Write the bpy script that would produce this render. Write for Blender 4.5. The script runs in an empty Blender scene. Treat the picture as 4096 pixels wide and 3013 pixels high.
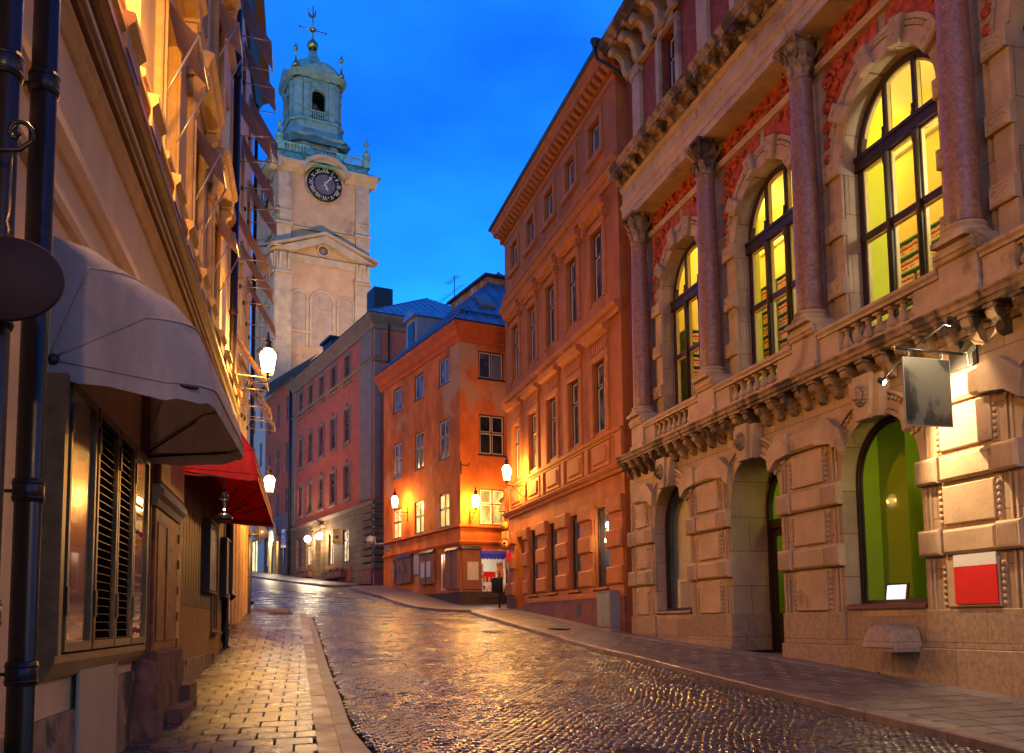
import bpy, bmesh, math, random
import numpy as np
from mathutils import Matrix, Vector
random.seed(7); rng = np.random.default_rng(7)
R = math.radians
sc = bpy.context.scene
COL = sc.collection
# ------------------------------------------------------------------ camera
cam = bpy.data.objects.new("camera", bpy.data.cameras.new("camera")); COL.objects.link(cam)
cam.data.sensor_width = 36; cam.data.lens = 32.34
cam.data.shift_x = 0.0; cam.data.shift_y = (2134 - 1506.5) / 4096
cam.data.clip_start = .05; cam.data.clip_end = 2000
_M = np.array([[0.99993242, -0.01162531, 0.0], [0.00110512, 0.09505475, 0.99547143], [-0.01157266, -0.99540416, 0.09506118]])
# rows of _M.T are world axes seen by the camera (right, down, forward): small upward pitch, slight roll
cx, cyd, cf = _M @ np.array([1, 0, 0]), _M @ np.array([0, 1, 0]), _M @ np.array([0, 0, 1])
cam.matrix_world = Matrix(((cx[0], -cyd[0], -cf[0], 0), (cx[1], -cyd[1], -cf[1], 0), (cx[2], -cyd[2], -cf[2], 1.6), (0, 0, 0, 1)))
sc.camera = cam
# ------------------------------------------------------------------ world, exposure
sc.view_settings.view_transform = 'Standard'; sc.view_settings.look = 'None'
sc.view_settings.exposure = 2.5; sc.view_settings.gamma = 1.0
try:
    sc.cycles.use_denoising = True; sc.cycles.denoiser = 'OPENIMAGEDENOISE'
    sc.cycles.max_bounces = 6; sc.cycles.diffuse_bounces = 3; sc.cycles.glossy_bounces = 3; sc.cycles.transparent_max_bounces = 12
    sc.cycles.sample_clamp_indirect = 4.0; sc.cycles.caustics_reflective = False; sc.cycles.caustics_refractive = False
except Exception: pass
SUN_EL, SUN_ROT = R(2.0), R(200)
world = bpy.data.worlds.new("World"); sc.world = world; world.use_nodes = True
nt = world.node_tree; nt.nodes.clear()
def wn(t, **k):
    n = nt.nodes.new(t)
    for a, v in k.items(): setattr(n, a, v)
    return n
w_out = wn('ShaderNodeOutputWorld'); w_bg = wn('ShaderNodeBackground'); w_bg.inputs["Strength"].default_value = 0.15
sky = wn('ShaderNodeTexSky', sky_type='NISHITA', sun_disc=False, sun_elevation=SUN_EL, sun_rotation=SUN_ROT, altitude=0, air_density=1.0, dust_density=0.3, ozone_density=6.0)
tint = wn('ShaderNodeMixRGB', blend_type='MULTIPLY'); tint.inputs[0].default_value = 1.0
# thin high cloud: brightens the dusk sky in soft patches
tc = wn('ShaderNodeTexCoord'); mp = wn('ShaderNodeMapping'); mp.inputs['Scale'].default_value = (1.3, 1.3, 2.6)
nz = wn('ShaderNodeTexNoise'); nz.inputs['Scale'].default_value = 1.7; nz.inputs['Detail'].default_value = 5.0; nz.inputs['Roughness'].default_value = .5
cr = wn('ShaderNodeValToRGB'); cr.color_ramp.elements[0].position = .40; cr.color_ramp.elements[1].position = .66
cr.color_ramp.elements[0].color = (SKYR*1.0, SKYG*1.0, SKYB*1.0, 1) if 'SKYR' in globals() else (.38, .82, 1.26, 1)
cr.color_ramp.elements[1].color = (1.15, 1.75, 1.95, 1)
L = nt.links
L.new(tc.outputs['Generated'], mp.inputs['Vector']); L.new(mp.outputs[0], nz.inputs['Vector']); L.new(nz.outputs['Fac'], cr.inputs[0])
L.new(sky.outputs[0], tint.inputs[1]); L.new(cr.outputs[0], tint.inputs[2]); L.new(tint.outputs[0], w_bg.inputs['Color']); L.new(w_bg.outputs[0], w_out.inputs[0])
sun = bpy.data.objects.new("sun", bpy.data.lights.new("sun", 'SUN')); COL.objects.link(sun)
sun.data.energy = 0.04; sun.data.angle = R(30); sun.data.color = (1, .72, .5)
sun.rotation_euler = (R(80), 0, R(10))

LW1 = 150.0      # watts of one street lantern
# ------------------------------------------------------------------ helpers
class MB:
    """collects vertices and faces of one mesh"""
    def __init__(s): s.v = []; s.f = []; s.sm = []
    def add(s, vs, fs, M=None, smooth=False):
        o = len(s.v)
        if M is not None: vs = [tuple(M @ Vector(p)) for p in vs]
        s.v.extend(vs); s.f.extend([tuple(i + o for i in f) for f in fs]); s.sm.extend([smooth] * len(fs)); return s
    def box(s, x0, x1, y0, y1, z0, z1, M=None, bev=0):
        if bev:
            return s.cbox(x0, x1, y0, y1, z0, z1, bev, M)
        v = [(x0,y0,z0),(x1,y0,z0),(x1,y1,z0),(x0,y1,z0),(x0,y0,z1),(x1,y0,z1),(x1,y1,z1),(x0,y1,z1)]
        return s.add(v, [(0,3,2,1),(4,5,6,7),(0,1,5,4),(1,2,6,5),(2,3,7,6),(3,0,4,7)], M)
    def cbox(s, x0, x1, y0, y1, z0, z1, b, M=None):
        """box whose street side (y0) is chamfered on all four edges"""
        v = [(x0,y0+b,z0),(x1,y0+b,z0),(x1,y0+b,z1),(x0,y0+b,z1),(x0+b,y0,z0+b),(x1-b,y0,z0+b),(x1-b,y0,z1-b),(x0+b,y0,z1-b),
             (x0,y1,z0),(x1,y1,z0),(x1,y1,z1),(x0,y1,z1)]
        return s.add(v, [(4,5,6,7),(0,1,5,4),(1,2,6,5),(2,3,7,6),(3,0,4,7),(0,8,9,1),(1,9,10,2),(2,10,11,3),(3,11,8,0),(8,11,10,9)], M)
    def quad(s, a, b, c, d, M=None): return s.add([a,b,c,d], [(0,1,2,3)], M)
    def prism(s, pts, y0, y1, M=None):
        """polygon in (x,z) pushed from y0 to y1"""
        n = len(pts); v = [(x,y0,z) for x,z in pts] + [(x,y1,z) for x,z in pts]
        return s.add(v, [tuple(range(n)), tuple(range(2*n-1,n-1,-1))] + [(i,(i+1)%n+0,(i+1)%n+n,i+n) for i in range(n)][::1], M)
    def profx(s, prof, x0, x1, M=None, caps=True, smooth=False):
        """closed profile in (y,z) run along x"""
        n = len(prof); v = [(x0,y,z) for y,z in prof] + [(x1,y,z) for y,z in prof]
        f = [(i,(i+1)%n,(i+1)%n+n,i+n) for i in range(n)]
        if caps: f += [tuple(range(n-1,-1,-1)), tuple(range(n,2*n))]
        return s.add(v, f, M, smooth)
    def lathe(s, prof, c=(0,0,0), n=12, M=None, smooth=True):
        v = []; f = []
        for r, z in prof:
            for i in range(n):
                a = 2*math.pi*i/n; v.append((c[0]+r*math.cos(a), c[1]+r*math.sin(a), c[2]+z))
        for j in range(len(prof)-1):
            for i in range(n): f.append((j*n+i, j*n+(i+1)%n, (j+1)*n+(i+1)%n, (j+1)*n+i))
        f.append(tuple(range(n-1,-1,-1))); f.append(tuple(range((len(prof)-1)*n, len(prof)*n)))
        return s.add(v, f, M, smooth)
    def tube(s, pts, r, n=6, M=None, smooth=True):
        pts = [Vector(p) for p in pts]; v = []; f = []
        rr = r if isinstance(r, (list, tuple)) else [r]*len(pts)
        up = Vector((0,0,1)); prev = None
        for i, p in enumerate(pts):
            t = (pts[min(i+1,len(pts)-1)] - pts[max(i-1,0)]).normalized()
            a = t.cross(up if abs(t.dot(up)) < .95 else Vector((1,0,0))).normalized()
            if prev is not None and a.dot(prev) < 0: a = -a
            prev = a; b = t.cross(a)
            for k in range(n):
                an = 2*math.pi*k/n; q = p + (a*math.cos(an) + b*math.sin(an))*rr[i]; v.append(tuple(q))
        m = len(pts)
        for j in range(m-1):
            for k in range(n): f.append((j*n+k, j*n+(k+1)%n, (j+1)*n+(k+1)%n, (j+1)*n+k))
        f.append(tuple(range(n))); f.append(tuple(range((m-1)*n, m*n)))
        return s.add(v, f, M, smooth)
    def sphere(s, c, r, n=12, m=8, M=None, sz=1):
        pr = [(max(1e-4, r*math.sin(math.pi*j/m)), -r*sz*math.cos(math.pi*j/m)) for j in range(m+1)]
        return s.lathe(pr, c, n, M)
    def ring(s, cx, cz, r0, r1, y0, y1, a0=0, a1=180, n=16, M=None):
        """arch ring between radii r0..r1, front y0, back y1"""
        v = []; f = []
        for i in range(n+1):
            a = R(a0 + (a1-a0)*i/n); c, d = math.cos(a), math.sin(a)
            v += [(cx+r0*c,y0,cz+r0*d),(cx+r1*c,y0,cz+r1*d),(cx+r1*c,y1,cz+r1*d),(cx+r0*c,y1,cz+r0*d)]
        for i in range(n):
            o = i*4
            for k in range(4): f.append((o+k, o+(k+1)%4, o+4+(k+1)%4, o+4+k))
        f += [(3,2,1,0), tuple(n*4+k for k in range(4))]
        return s.add(v, f, M)
    def build(s, name, mat, parent=None, M=None, calc=True):
        me = bpy.data.meshes.new(name); me.from_pydata(s.v, [], s.f)
        me.polygons.foreach_set('use_smooth', s.sm)
        if calc:
            bm = bmesh.new(); bm.from_mesh(me); bmesh.ops.recalc_face_normals(bm, faces=bm.faces); bm.to_mesh(me); bm.free()
        me.materials.append(mat); me.update()
        o = bpy.data.objects.new(name, me); COL.objects.link(o)
        if parent is not None: o.parent = parent
        if M is not None: o.matrix_local = M
        return o
def T(x, y=0, z=0): return Matrix.Translation((x, y, z))
def RZ(a): return Matrix.Rotation(a, 4, 'Z')
def RX(a): return Matrix.Rotation(a, 4, 'X')
def RY(a): return Matrix.Rotation(a, 4, 'Y')
def tag(o, label=None, cat=None, group=None, kind=None):
    if label: o['label'] = label
    if cat: o['category'] = cat
    if group: o['group'] = group
    if kind: o['kind'] = kind
    return o
def frame(O, az, z=0.0):
    """wall frame: x runs towards azimuth az (degrees from +Y to +X), y into the wall, z up"""
    a = R(az); u = (math.sin(a), math.cos(a))
    return Matrix(((u[0], -u[1], 0, O[0]), (u[1], u[0], 0, O[1]), (0, 0, 1, z), (0, 0, 0, 1)))
def thing(name, M, label, cat, group=None):
    o = bpy.data.objects.new(name, None); COL.objects.link(o); o.empty_display_size = .3
    o.matrix_world = M; tag(o, label, cat, group); return o
def sub(o, M): return o.matrix_world.inverted() @ M
def inst(src, parent, M):
    c = src.copy(); COL.objects.link(c); c.parent = parent; c.matrix_local = M; return c
def kids(o): return [c for c in bpy.data.objects if c.parent == o]
_kid = {}
def copy_part(src, parent, M):
    """a part and its sub-parts"""
    if src.name not in _kid: _kid[src.name] = [c for c in bpy.data.objects if c.parent == src]
    c = inst(src, parent, M)
    for k in _kid[src.name]:
        q = k.copy(); COL.objects.link(q); q.parent = c      # keeps its place relative to the part
    return c
def copy_thing(root, M, label, group=None):
    r = root.copy(); COL.objects.link(r); r.matrix_world = M; r['label'] = label
    if group: r['group'] = group
    for ch in [c for c in bpy.data.objects if c.parent == root]:
        k = ch.copy(); COL.objects.link(k); k.parent = r; k.matrix_local = ch.matrix_local.copy()
        for g in [c for c in bpy.data.objects if c.parent == ch]:
            d = g.copy(); COL.objects.link(d); d.parent = k; d.matrix_local = g.matrix_local.copy()
    return r
# ------------------------------------------------------------------ materials
def mat(name, col, rough=.8, var=.25, scale=3.0, bump=.3, col2=None, stain=None, stain_at=.6, spec=.3, metal=0, bscale=None, brick=None, wet=None, coat=0, streak=0):
    m = bpy.data.materials.new(name); m.use_nodes = True; n = m.node_tree.nodes; l = m.node_tree.links
    b = n['Principled BSDF']; b.inputs['Roughness'].default_value = rough; b.inputs['Metallic'].default_value = metal
    b.inputs['Specular IOR Level'].default_value = spec; b.inputs['Coat Weight'].default_value = coat
    tcn = n.new('ShaderNodeTexCoord')
    geo = n.new('ShaderNodeNewGeometry'); pos = geo.outputs['Position']
    nz1 = n.new('ShaderNodeTexNoise'); nz1.inputs['Scale'].default_value = scale; nz1.inputs['Detail'].default_value = 6; nz1.inputs['Roughness'].default_value = .65
    if streak:
        mpn = n.new('ShaderNodeMapping'); mpn.inputs['Scale'].default_value = (1, 1, streak); l.new(pos, mpn.inputs['Vector']); l.new(mpn.outputs[0], nz1.inputs['Vector'])
    else: l.new(pos, nz1.inputs['Vector'])
    c2 = col2 or tuple(c*(1-var) for c in col)
    r1 = n.new('ShaderNodeValToRGB'); r1.color_ramp.elements[0].position = .35; r1.color_ramp.elements[1].position = .65
    r1.color_ramp.elements[0].color = (*c2, 1); r1.color_ramp.elements[1].color = (*[min(1, c*(1+var*.4)) for c in col], 1)
    l.new(nz1.outputs['Fac'], r1.inputs[0]); out = r1.outputs[0]
    if stain:
        nz2 = n.new('ShaderNodeTexNoise'); nz2.inputs['Scale'].default_value = scale*.33; nz2.inputs['Detail'].default_value = 7; nz2.inputs['Roughness'].default_value = .6; nz2.inputs['Distortion'].default_value = .4
        l.new(pos, nz2.inputs['Vector'])
        r2 = n.new('ShaderNodeValToRGB'); r2.color_ramp.elements[0].position = stain_at; r2.color_ramp.elements[1].position = min(1, stain_at+.06)
        r2.color_ramp.elements[0].color = (0,0,0,1); r2.color_ramp.elements[1].color = (1,1,1,1)
        l.new(nz2.outputs['Fac'], r2.inputs[0])
        mx = n.new('ShaderNodeMixRGB'); l.new(r2.outputs[0], mx.inputs[0]); l.new(out, mx.inputs[1]); mx.inputs[2].default_value = (*stain, 1); out = mx.outputs[0]
    hgt = None
    nz3 = n.new('ShaderNodeTexNoise'); nz3.inputs['Scale'].default_value = bscale or scale*8; nz3.inputs['Detail'].default_value = 4; l.new(pos, nz3.inputs['Vector'])
    hgt = nz3.outputs['Fac']
    if brick:   # (width, height, mortar, mortar colour, depth)
        sp = n.new('ShaderNodeSeparateXYZ'); l.new(tcn.outputs['Object'], sp.inputs[0]); cb = n.new('ShaderNodeCombineXYZ')
        ad = n.new('ShaderNodeMath'); ad.operation = 'ADD'; l.new(sp.outputs['X'], ad.inputs[0]); l.new(sp.outputs['Y'], ad.inputs[1])
        l.new(ad.outputs[0], cb.inputs[0]); l.new(sp.outputs['Z'], cb.inputs[1])
        bk = n.new('ShaderNodeTexBrick'); bk.inputs['Scale'].default_value = 1; bk.inputs['Brick Width'].default_value = brick[0]; bk.inputs['Row Height'].default_value = brick[1]
        bk.inputs['Mortar Size'].default_value = brick[2]; bk.inputs['Mortar Smooth'].default_value = .2; bk.inputs['Bias'].default_value = 0
        bk.inputs['Color1'].default_value = (1,1,1,1); bk.inputs['Color2'].default_value = (.72,.72,.72,1); bk.inputs['Mortar'].default_value = (*brick[3], 1)
        l.new(cb.outputs[0], bk.inputs['Vector'])
        mm = n.new('ShaderNodeMixRGB'); mm.blend_type = 'MULTIPLY'; mm.inputs[0].default_value = 1; l.new(out, mm.inputs[1]); l.new(bk.outputs['Color'], mm.inputs[2]); out = mm.outputs[0]
        sb = n.new('ShaderNodeMath'); sb.operation = 'MULTIPLY_ADD'; l.new(bk.outputs['Fac'], sb.inputs[0]); sb.inputs[1].default_value = -brick[4]; l.new(hgt, sb.inputs[2]); hgt = sb.outputs[0]
    l.new(out, b.inputs['Base Color'])
    if bump:
        bp = n.new('ShaderNodeBump'); bp.inputs['Strength'].default_value = bump; bp.inputs['Distance'].default_value = .02; l.new(hgt, bp.inputs['Height']); l.new(bp.outputs[0], b.inputs['Normal'])
    if wet:
        nz4 = n.new('ShaderNodeTexNoise'); nz4.inputs['Scale'].default_value = wet[2]; nz4.inputs['Detail'].default_value = 5; l.new(pos, nz4.inputs['Vector'])
        mr = n.new('ShaderNodeMapRange'); mr.inputs['From Min'].default_value = .35; mr.inputs['From Max'].default_value = .65; mr.inputs['To Min'].default_value = wet[0]; mr.inputs['To Max'].default_value = wet[1]
        l.new(nz4.outputs['Fac'], mr.inputs[0]); l.new(mr.outputs[0], b.inputs['Roughness'])
    return m
def emat(name, col, strength, base=(.8,.8,.8)):
    m = bpy.data.materials.new(name); m.use_nodes = True; b = m.node_tree.nodes['Principled BSDF']
    b.inputs['Base Color'].default_value = (*base, 1); b.inputs['Emission Color'].default_value = (*col, 1); b.inputs['Emission Strength'].default_value = strength; return m
def rnd_tint(m, lo=.7, hi=1.2, attr='tone'):
    """multiplies the base colour by a tone stored per stone"""
    n = m.node_tree.nodes; l = m.node_tree.links; b = n['Principled BSDF']; src = b.inputs['Base Color'].links[0].from_socket
    at = n.new('ShaderNodeAttribute'); at.attribute_name = attr
    mr = n.new('ShaderNodeMapRange'); mr.inputs['To Min'].default_value = lo; mr.inputs['To Max'].default_value = hi; l.new(at.outputs['Fac'], mr.inputs[0])
    mx = n.new('ShaderNodeVectorMath'); mx.operation = 'SCALE'; l.new(src, mx.inputs[0]); l.new(mr.outputs[0], mx.inputs['Scale']); l.new(mx.outputs[0], b.inputs['Base Color']); return m
def glass_mat(name, tintc=(1,1,1), rough=.02):
    m = bpy.data.materials.new(name); m.use_nodes = True; n = m.node_tree.nodes; l = m.node_tree.links; n.clear()
    o = n.new('ShaderNodeOutputMaterial'); mx = n.new('ShaderNodeMixShader'); tr = n.new('ShaderNodeBsdfTransparent'); gl = n.new('ShaderNodeBsdfGlossy'); lw = n.new('ShaderNodeLayerWeight'); lw.inputs[0].default_value = .5; pw = n.new('ShaderNodeMath'); pw.operation = 'POWER'; pw.inputs[1].default_value = 4.5; l.new(lw.outputs['Facing'], pw.inputs[0]); fr = n.new('ShaderNodeMath'); fr.operation = 'MULTIPLY_ADD'; fr.inputs[1].default_value = .25; fr.inputs[2].default_value = .004; l.new(pw.outputs[0], fr.inputs[0])
    tr.inputs[0].default_value = (*tintc, 1); gl.inputs['Roughness'].default_value = rough
    l.new(fr.outputs[0], mx.inputs[0]); l.new(tr.outputs[0], mx.inputs[1]); l.new(gl.outputs[0], mx.inputs[2]); l.new(mx.outputs[0], o.inputs[0]); return m
def pane_mat(name, col, curtain, cscale=9.0, rough=.08, spec=.3):
    """unlit window: dark room and pale folded curtain seen through glass"""
    m = bpy.data.materials.new(name); m.use_nodes = True; n = m.node_tree.nodes; l = m.node_tree.links; b = n['Principled BSDF']
    tcn = n.new('ShaderNodeTexCoord'); w = n.new('ShaderNodeTexWave'); w.inputs['Scale'].default_value = cscale; w.inputs['Distortion'].default_value = 1.5; w.bands_direction = 'X'
    l.new(tcn.outputs['Object'], w.inputs['Vector'])
    geo = n.new('ShaderNodeNewGeometry'); nz = n.new('ShaderNodeTexNoise'); nz.inputs['Scale'].default_value = 1.1; l.new(geo.outputs['Position'], nz.inputs['Vector'])
    r = n.new('ShaderNodeValToRGB'); r.color_ramp.elements[0].position = .45; r.color_ramp.elements[1].position = .55; l.new(nz.outputs['Fac'], r.inputs[0])
    mu = n.new('ShaderNodeMath'); mu.operation = 'MULTIPLY'; l.new(w.outputs['Fac'], mu.inputs[0]); l.new(r.outputs[0], mu.inputs[1])
    mx = n.new('ShaderNodeMixRGB'); mx.inputs[1].default_value = (*col, 1); mx.inputs[2].default_value = (*curtain, 1); l.new(mu.outputs[0], mx.inputs[0]); l.new(mx.outputs[0], b.inputs['Base Color'])
    b.inputs['Roughness'].default_value = rough; b.inputs['Specular IOR Level'].default_value = spec
    return m
def lit_pane(name, a, bcol, strength, cscale=3.0):
    """lit room behind glass: brighter and dimmer patches with curtain folds"""
    m = bpy.data.materials.new(name); m.use_nodes = True; n = m.node_tree.nodes; l = m.node_tree.links; b = n['Principled BSDF']
    geo = n.new('ShaderNodeNewGeometry'); mpn = n.new('ShaderNodeMapping'); mpn.inputs['Scale'].default_value = (1.6, 1.6, .8); l.new(geo.outputs['Position'], mpn.inputs[0])
    nz = n.new('ShaderNodeTexNoise'); nz.inputs['Scale'].default_value = cscale; nz.inputs['Detail'].default_value = 3; l.new(mpn.outputs[0], nz.inputs['Vector'])
    r = n.new('ShaderNodeValToRGB'); r.color_ramp.elements[0].position = .4; r.color_ramp.elements[1].position = .62; r.color_ramp.elements[0].color = (*bcol, 1); r.color_ramp.elements[1].color = (*a, 1)
    l.new(nz.outputs['Fac'], r.inputs[0]); l.new(r.outputs[0], b.inputs['Emission Color']); b.inputs['Emission Strength'].default_value = strength
    b.inputs['Base Color'].default_value = (.05,.04,.03,1); b.inputs['Roughness'].default_value = .08; return m
def translucent(m, fac):
    n = m.node_tree.nodes; l = m.node_tree.links; b = n['Principled BSDF']; out = [q for q in n if q.type == 'OUTPUT_MATERIAL'][0]
    t = n.new('ShaderNodeBsdfTranslucent'); l.new(b.inputs['Base Color'].links[0].from_socket, t.inputs[0]); mx = n.new('ShaderNodeMixShader'); mx.inputs[0].default_value = fac
    l.new(b.outputs[0], mx.inputs[1]); l.new(t.outputs[0], mx.inputs[2]); l.new(mx.outputs[0], out.inputs[0]); return m
M_ = {}
M_['sand'] = mat('sandstone', (.45,.30,.185), .75, .22, 1.6, .35, stain=(.24,.15,.085), stain_at=.60)
M_['sand_wall'] = mat('sandstone ashlar', (.45,.30,.185), .78, .25, 1.2, .35, brick=(1.02,.78,.008,(.35,.3,.28),.9))
M_['granite_red'] = mat('red granite', (.28,.125,.085), .42, .4, 16.0, .1, stain=(.18,.08,.055), stain_at=.55, spec=.5)
M_['granite'] = mat('grey pink granite', (.36,.24,.155), .65, .3, 12, .25, brick=(1.3,1.2,.006,(.4,.35,.33),.8))
M_['corn_dark'] = mat('weathered sandstone', (.32,.20,.115), .8, .45, 4, .5, stain=(.07,.045,.032), stain_at=.50)
M_['terracotta'] = mat('red relief terracotta', (.44,.07,.014), .7, .6, 7, 1.0, bscale=11)
M_['brick'] = mat('dark red brick', (.32,.075,.035), .8, .3, 5, .3, brick=(.26,.085,.012,(.6,.5,.45),1.0))
M_['iron'] = mat('black iron', (.012,.011,.011), .42, .3, 20, .1, spec=.5)
M_['wood_dark'] = mat('dark window wood', (.035,.016,.012), .45, .4, 20, .15, spec=.4)
M_['wood_brown'] = mat('brown window wood', (.14,.045,.022), .5, .3, 16, .15)
M_['wood_white'] = mat('white sash paint', (.62,.56,.45), .5, .1, 16, .1)
M_['orange'] = mat('orange render', (.42,.125,.026), .85, .34, 1.2, .3, stain=(.33,.10,.03), stain_at=.56, streak=.4)
M_['orange_trim'] = mat('orange moulding', (.44,.14,.032), .8, .16, 2.5, .2)
M_['corner'] = mat('weathered orange render', (.55,.12,.014), .9, .45, .9, .35, stain=(.44,.20,.075), stain_at=.545, streak=.6)
M_['corner_trim'] = mat('red orange cornice', (.48,.085,.015), .8, .2, 2.0, .25)
M_['pink'] = mat('salmon red render', (.43,.10,.045), .88, .18, 1.2, .2)
M_['pink2'] = mat('neighbour red render', (.54,.11,.035), .88, .2, 1.2, .2)
M_['greytrim'] = mat('grey stone trim', (.20,.145,.105), .85, .2, 1.5, .2)
M_['rustic'] = mat('rusticated grey stone', (.20,.12,.06), .85, .22, 1.6, .3, brick=(1.6,.42,.02,(.3,.25,.2),2.0))
M_['cream'] = mat('cream render', (.68,.45,.24), .85, .12, 1.3, .2, streak=.4)
M_['cream_trim'] = mat('ochre moulding', (.58,.34,.14), .7, .2, 3, .2)
M_['cream_white'] = mat('pale render', (.62,.50,.38), .85, .12, 1.5, .15)
M_['brown_wood'] = mat('brown timber fascia', (.20,.085,.04), .55, .3, 3, .2, streak=.15)
M_['pilaster_red'] = mat('worn red pilaster', (.30,.075,.025), .6, .5, 5, .3, stain=(.09,.045,.03), stain_at=.56)
M_['tower'] = mat('tower render', (.50,.32,.17), .9, .18, .6, .25, stain=(.34,.17,.12), stain_at=.60)
M_['tower_trim'] = mat('tower stone trim', (.44,.34,.22), .88, .22, .9, .25, stain=(.30,.22,.17), stain_at=.6)
M_['copper'] = mat('green copper', (.20,.44,.34), .6, .4, 1.8, .3, stain=(.17,.17,.10), stain_at=.6)
M_['roof'] = mat('sheet metal roof', (.26,.29,.34), .38, .35, 1.5, .15, metal=.75, spec=.6)
M_['roof_black'] = mat('black roof metal', (.02,.022,.03), .45, .3, 2, .2)
M_['masonry'] = mat('peeling chimney render', (.46,.14,.05), .9, .35, 2.5, .4, stain=(.50,.38,.30), stain_at=.52)
M_['awn_white'] = mat('off-white awning canvas', (.42,.34,.30), .8, .22, 3.0, .6, streak=.25, bscale=7)
M_['awn_red'] = mat('red awning canvas', (.62,.012,.012), .6, .3, 2, .7, bscale=5)
M_['awn_brown'] = mat('brown awning canvas', (.48,.30,.20), .8, .2, 2, .1)
for q_, f_ in (('awn_white',.16),('awn_red',.07),('awn_brown',.3)): translucent(M_[q_], f_)
M_['copper_trim'] = mat('bare metal arm', (.5,.45,.42), .35, .2, 10, .05, metal=.7)
M_['pipe'] = mat('dark blue-black drainpipe', (.014,.008,.007), .38, .3, 6, .05, spec=.4, coat=.1)
M_['brass'] = mat('brass', (.6,.35,.1), .25, .2, 8, .05, metal=.9)
M_['grey_metal'] = mat('grey painted metal', (.22,.21,.20), .5, .2, 8, .1)
M_['galv'] = mat('galvanised steel', (.3,.29,.3), .4, .2, 10, .05, metal=.6)
M_['sett'] = rnd_tint(mat('wet granite setts', (.050,.040,.041), .3, .45, 3.0, .14, bscale=45, spec=1.0, wet=(.17,.34,1.1)), .45, 1.5)
M_['joint'] = mat('wet road grit', (.010,.007,.007), .9, .4, 20, .5, spec=.05)
M_['slab'] = rnd_tint(mat('wet concrete slabs', (.095,.068,.056), .4, .25, 2.5, .35, bscale=85, spec=.8, wet=(.20,.36,1.6)), .75, 1.25)
M_['slab_r'] = rnd_tint(mat('dark pavement slabs', (.125,.092,.082), .5, .3, 2.5, .4, bscale=85, spec=.5, wet=(.35,.6,1.6)), .8, 1.2)
M_['slab_gr'] = rnd_tint(mat('pale granite strip', (.16,.125,.112), .5, .3, 4, .3, bscale=60, spec=.5), .8, 1.2)
M_['kerb'] = rnd_tint(mat('granite kerb', (.17,.115,.09), .5, .35, 5, .4, bscale=50, spec=.5, wet=(.3,.6,2)), .8, 1.2)
M_['road_far'] = mat('far setts', (.085,.065,.07), .35, .45, 5, .6, bscale=8, spec=.6)
M_['pave_far'] = mat('pavement setts', (.12,.09,.085), .5, .4, 8, .7, bscale=9, spec=.5)
M_['ground'] = mat('ground', (.06,.05,.05), .8, .3, 1, .2)
M_['pane'] = pane_mat('dusk window glass', (.03,.032,.04), (.22,.20,.19))
M_['pane_blue'] = pane_mat('blue dusk glass', (.03,.035,.06), (.10,.12,.2), rough=.05)
M_['pane_dark'] = pane_mat('dark window glass', (.008,.009,.012), (.03,.028,.026))
M_['glass'] = glass_mat('clear glass')
M_['lit_y'] = lit_pane('warm lit room', (1.0,.80,.28), (.72,.42,.08), .24, 1.6)
M_['lit_w'] = lit_pane('bright lit room', (1,.86,.5), (.5,.28,.09), .26, 4)
M_['lamp_glass'] = emat('lit lantern glass', (1,.72,.30), 5)
M_['bulb'] = emat('lit bulb', (1,.85,.6), 40)
M_['globe'] = emat('lit globe', (1,.95,.75), 9)
# ------------------------------------------------------------------ terrain heights (metres), a smooth surface through levelled points
CP = np.array([[-1.04,-4.06,-.55],[-2.79,3.74,-.03],[-4.14,9.77,.3],[-5.7,16.76,.69],[-6.47,20.19,.97],[-7.35,24.14,1.5],[-8.69,30.09,2.05],[3.41,26.38,1.22],[4.95,20.79,.92],[5.46,18.91,.85],[7.1,12.96,.46],[8.66,7.26,.1],[11.05,-1.41,-.45],[-.16,39.38,2.17],[.8,35.9,1.93],[2.88,28.32,1.36],[-2.38,41.96,2.37],[-4.94,46.84,3.15],[-7.13,51.02,3.65],[-10.3,60.87,4.21],[-15.01,69.62,4.99],[-18.14,75.43,5.55],[-21.27,81.24,6.09],[-25.92,89.87,6.83],[-32.47,102.02,7.9],[-22,34,2.6],[-30,60,5.2],[12,46,2.3],[20,-10,-1.0],[-14,-10,-1.0],[-30,10,.9],[30,40,1.6],[30,10,0]])
_X = CP[:, :2]; _n = len(CP); _d = np.linalg.norm(_X[:, None]-_X[None], axis=2)
_K = np.where(_d > 0, _d*_d*np.log(np.maximum(_d, 1e-9)), 0) + np.eye(_n)*2
_P = np.c_[np.ones(_n), _X]; _w = np.linalg.solve(np.block([[_K, _P], [_P.T, np.zeros((3, 3))]]), np.r_[CP[:, 2], 0, 0, 0])
def hz(x, y):
    x = np.asarray(x, float); y = np.asarray(y, float); sh = x.shape; x = x.ravel(); y = y.ravel()
    out = np.empty(len(x))
    for i in range(0, len(x), 20000):
        d2 = (x[i:i+20000, None]-_X[:, 0])**2 + (y[i:i+20000, None]-_X[:, 1])**2
        out[i:i+20000] = (.5*d2*np.log(np.maximum(d2, 1e-18))) @ _w[:-3] + _w[-3] + _w[-2]*x[i:i+20000] + _w[-1]*y[i:i+20000]
    return out.reshape(sh)
def h1(x, y): return float(hz(np.array([x]), np.array([y]))[0])
AZR, AZL, AZ3, AZP = -15.355, -12.612, -27.668, -28.321
FR_ = frame((5.22, 19.8), AZR + 180)      # right side of the street, x towards the camera
FL_ = frame((-4.1, 9.6), AZL)             # left side, x away from the camera
FC_ = frame((-2.35, 41.9), 62.0)          # corner house, front
FCL = frame((-2.35, 41.9), AZ3 + 180)     # corner house, street side (x negative going up the street)
FP_ = frame((-8.75, 58.), AZP + 180)      # red townhouse beyond
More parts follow.
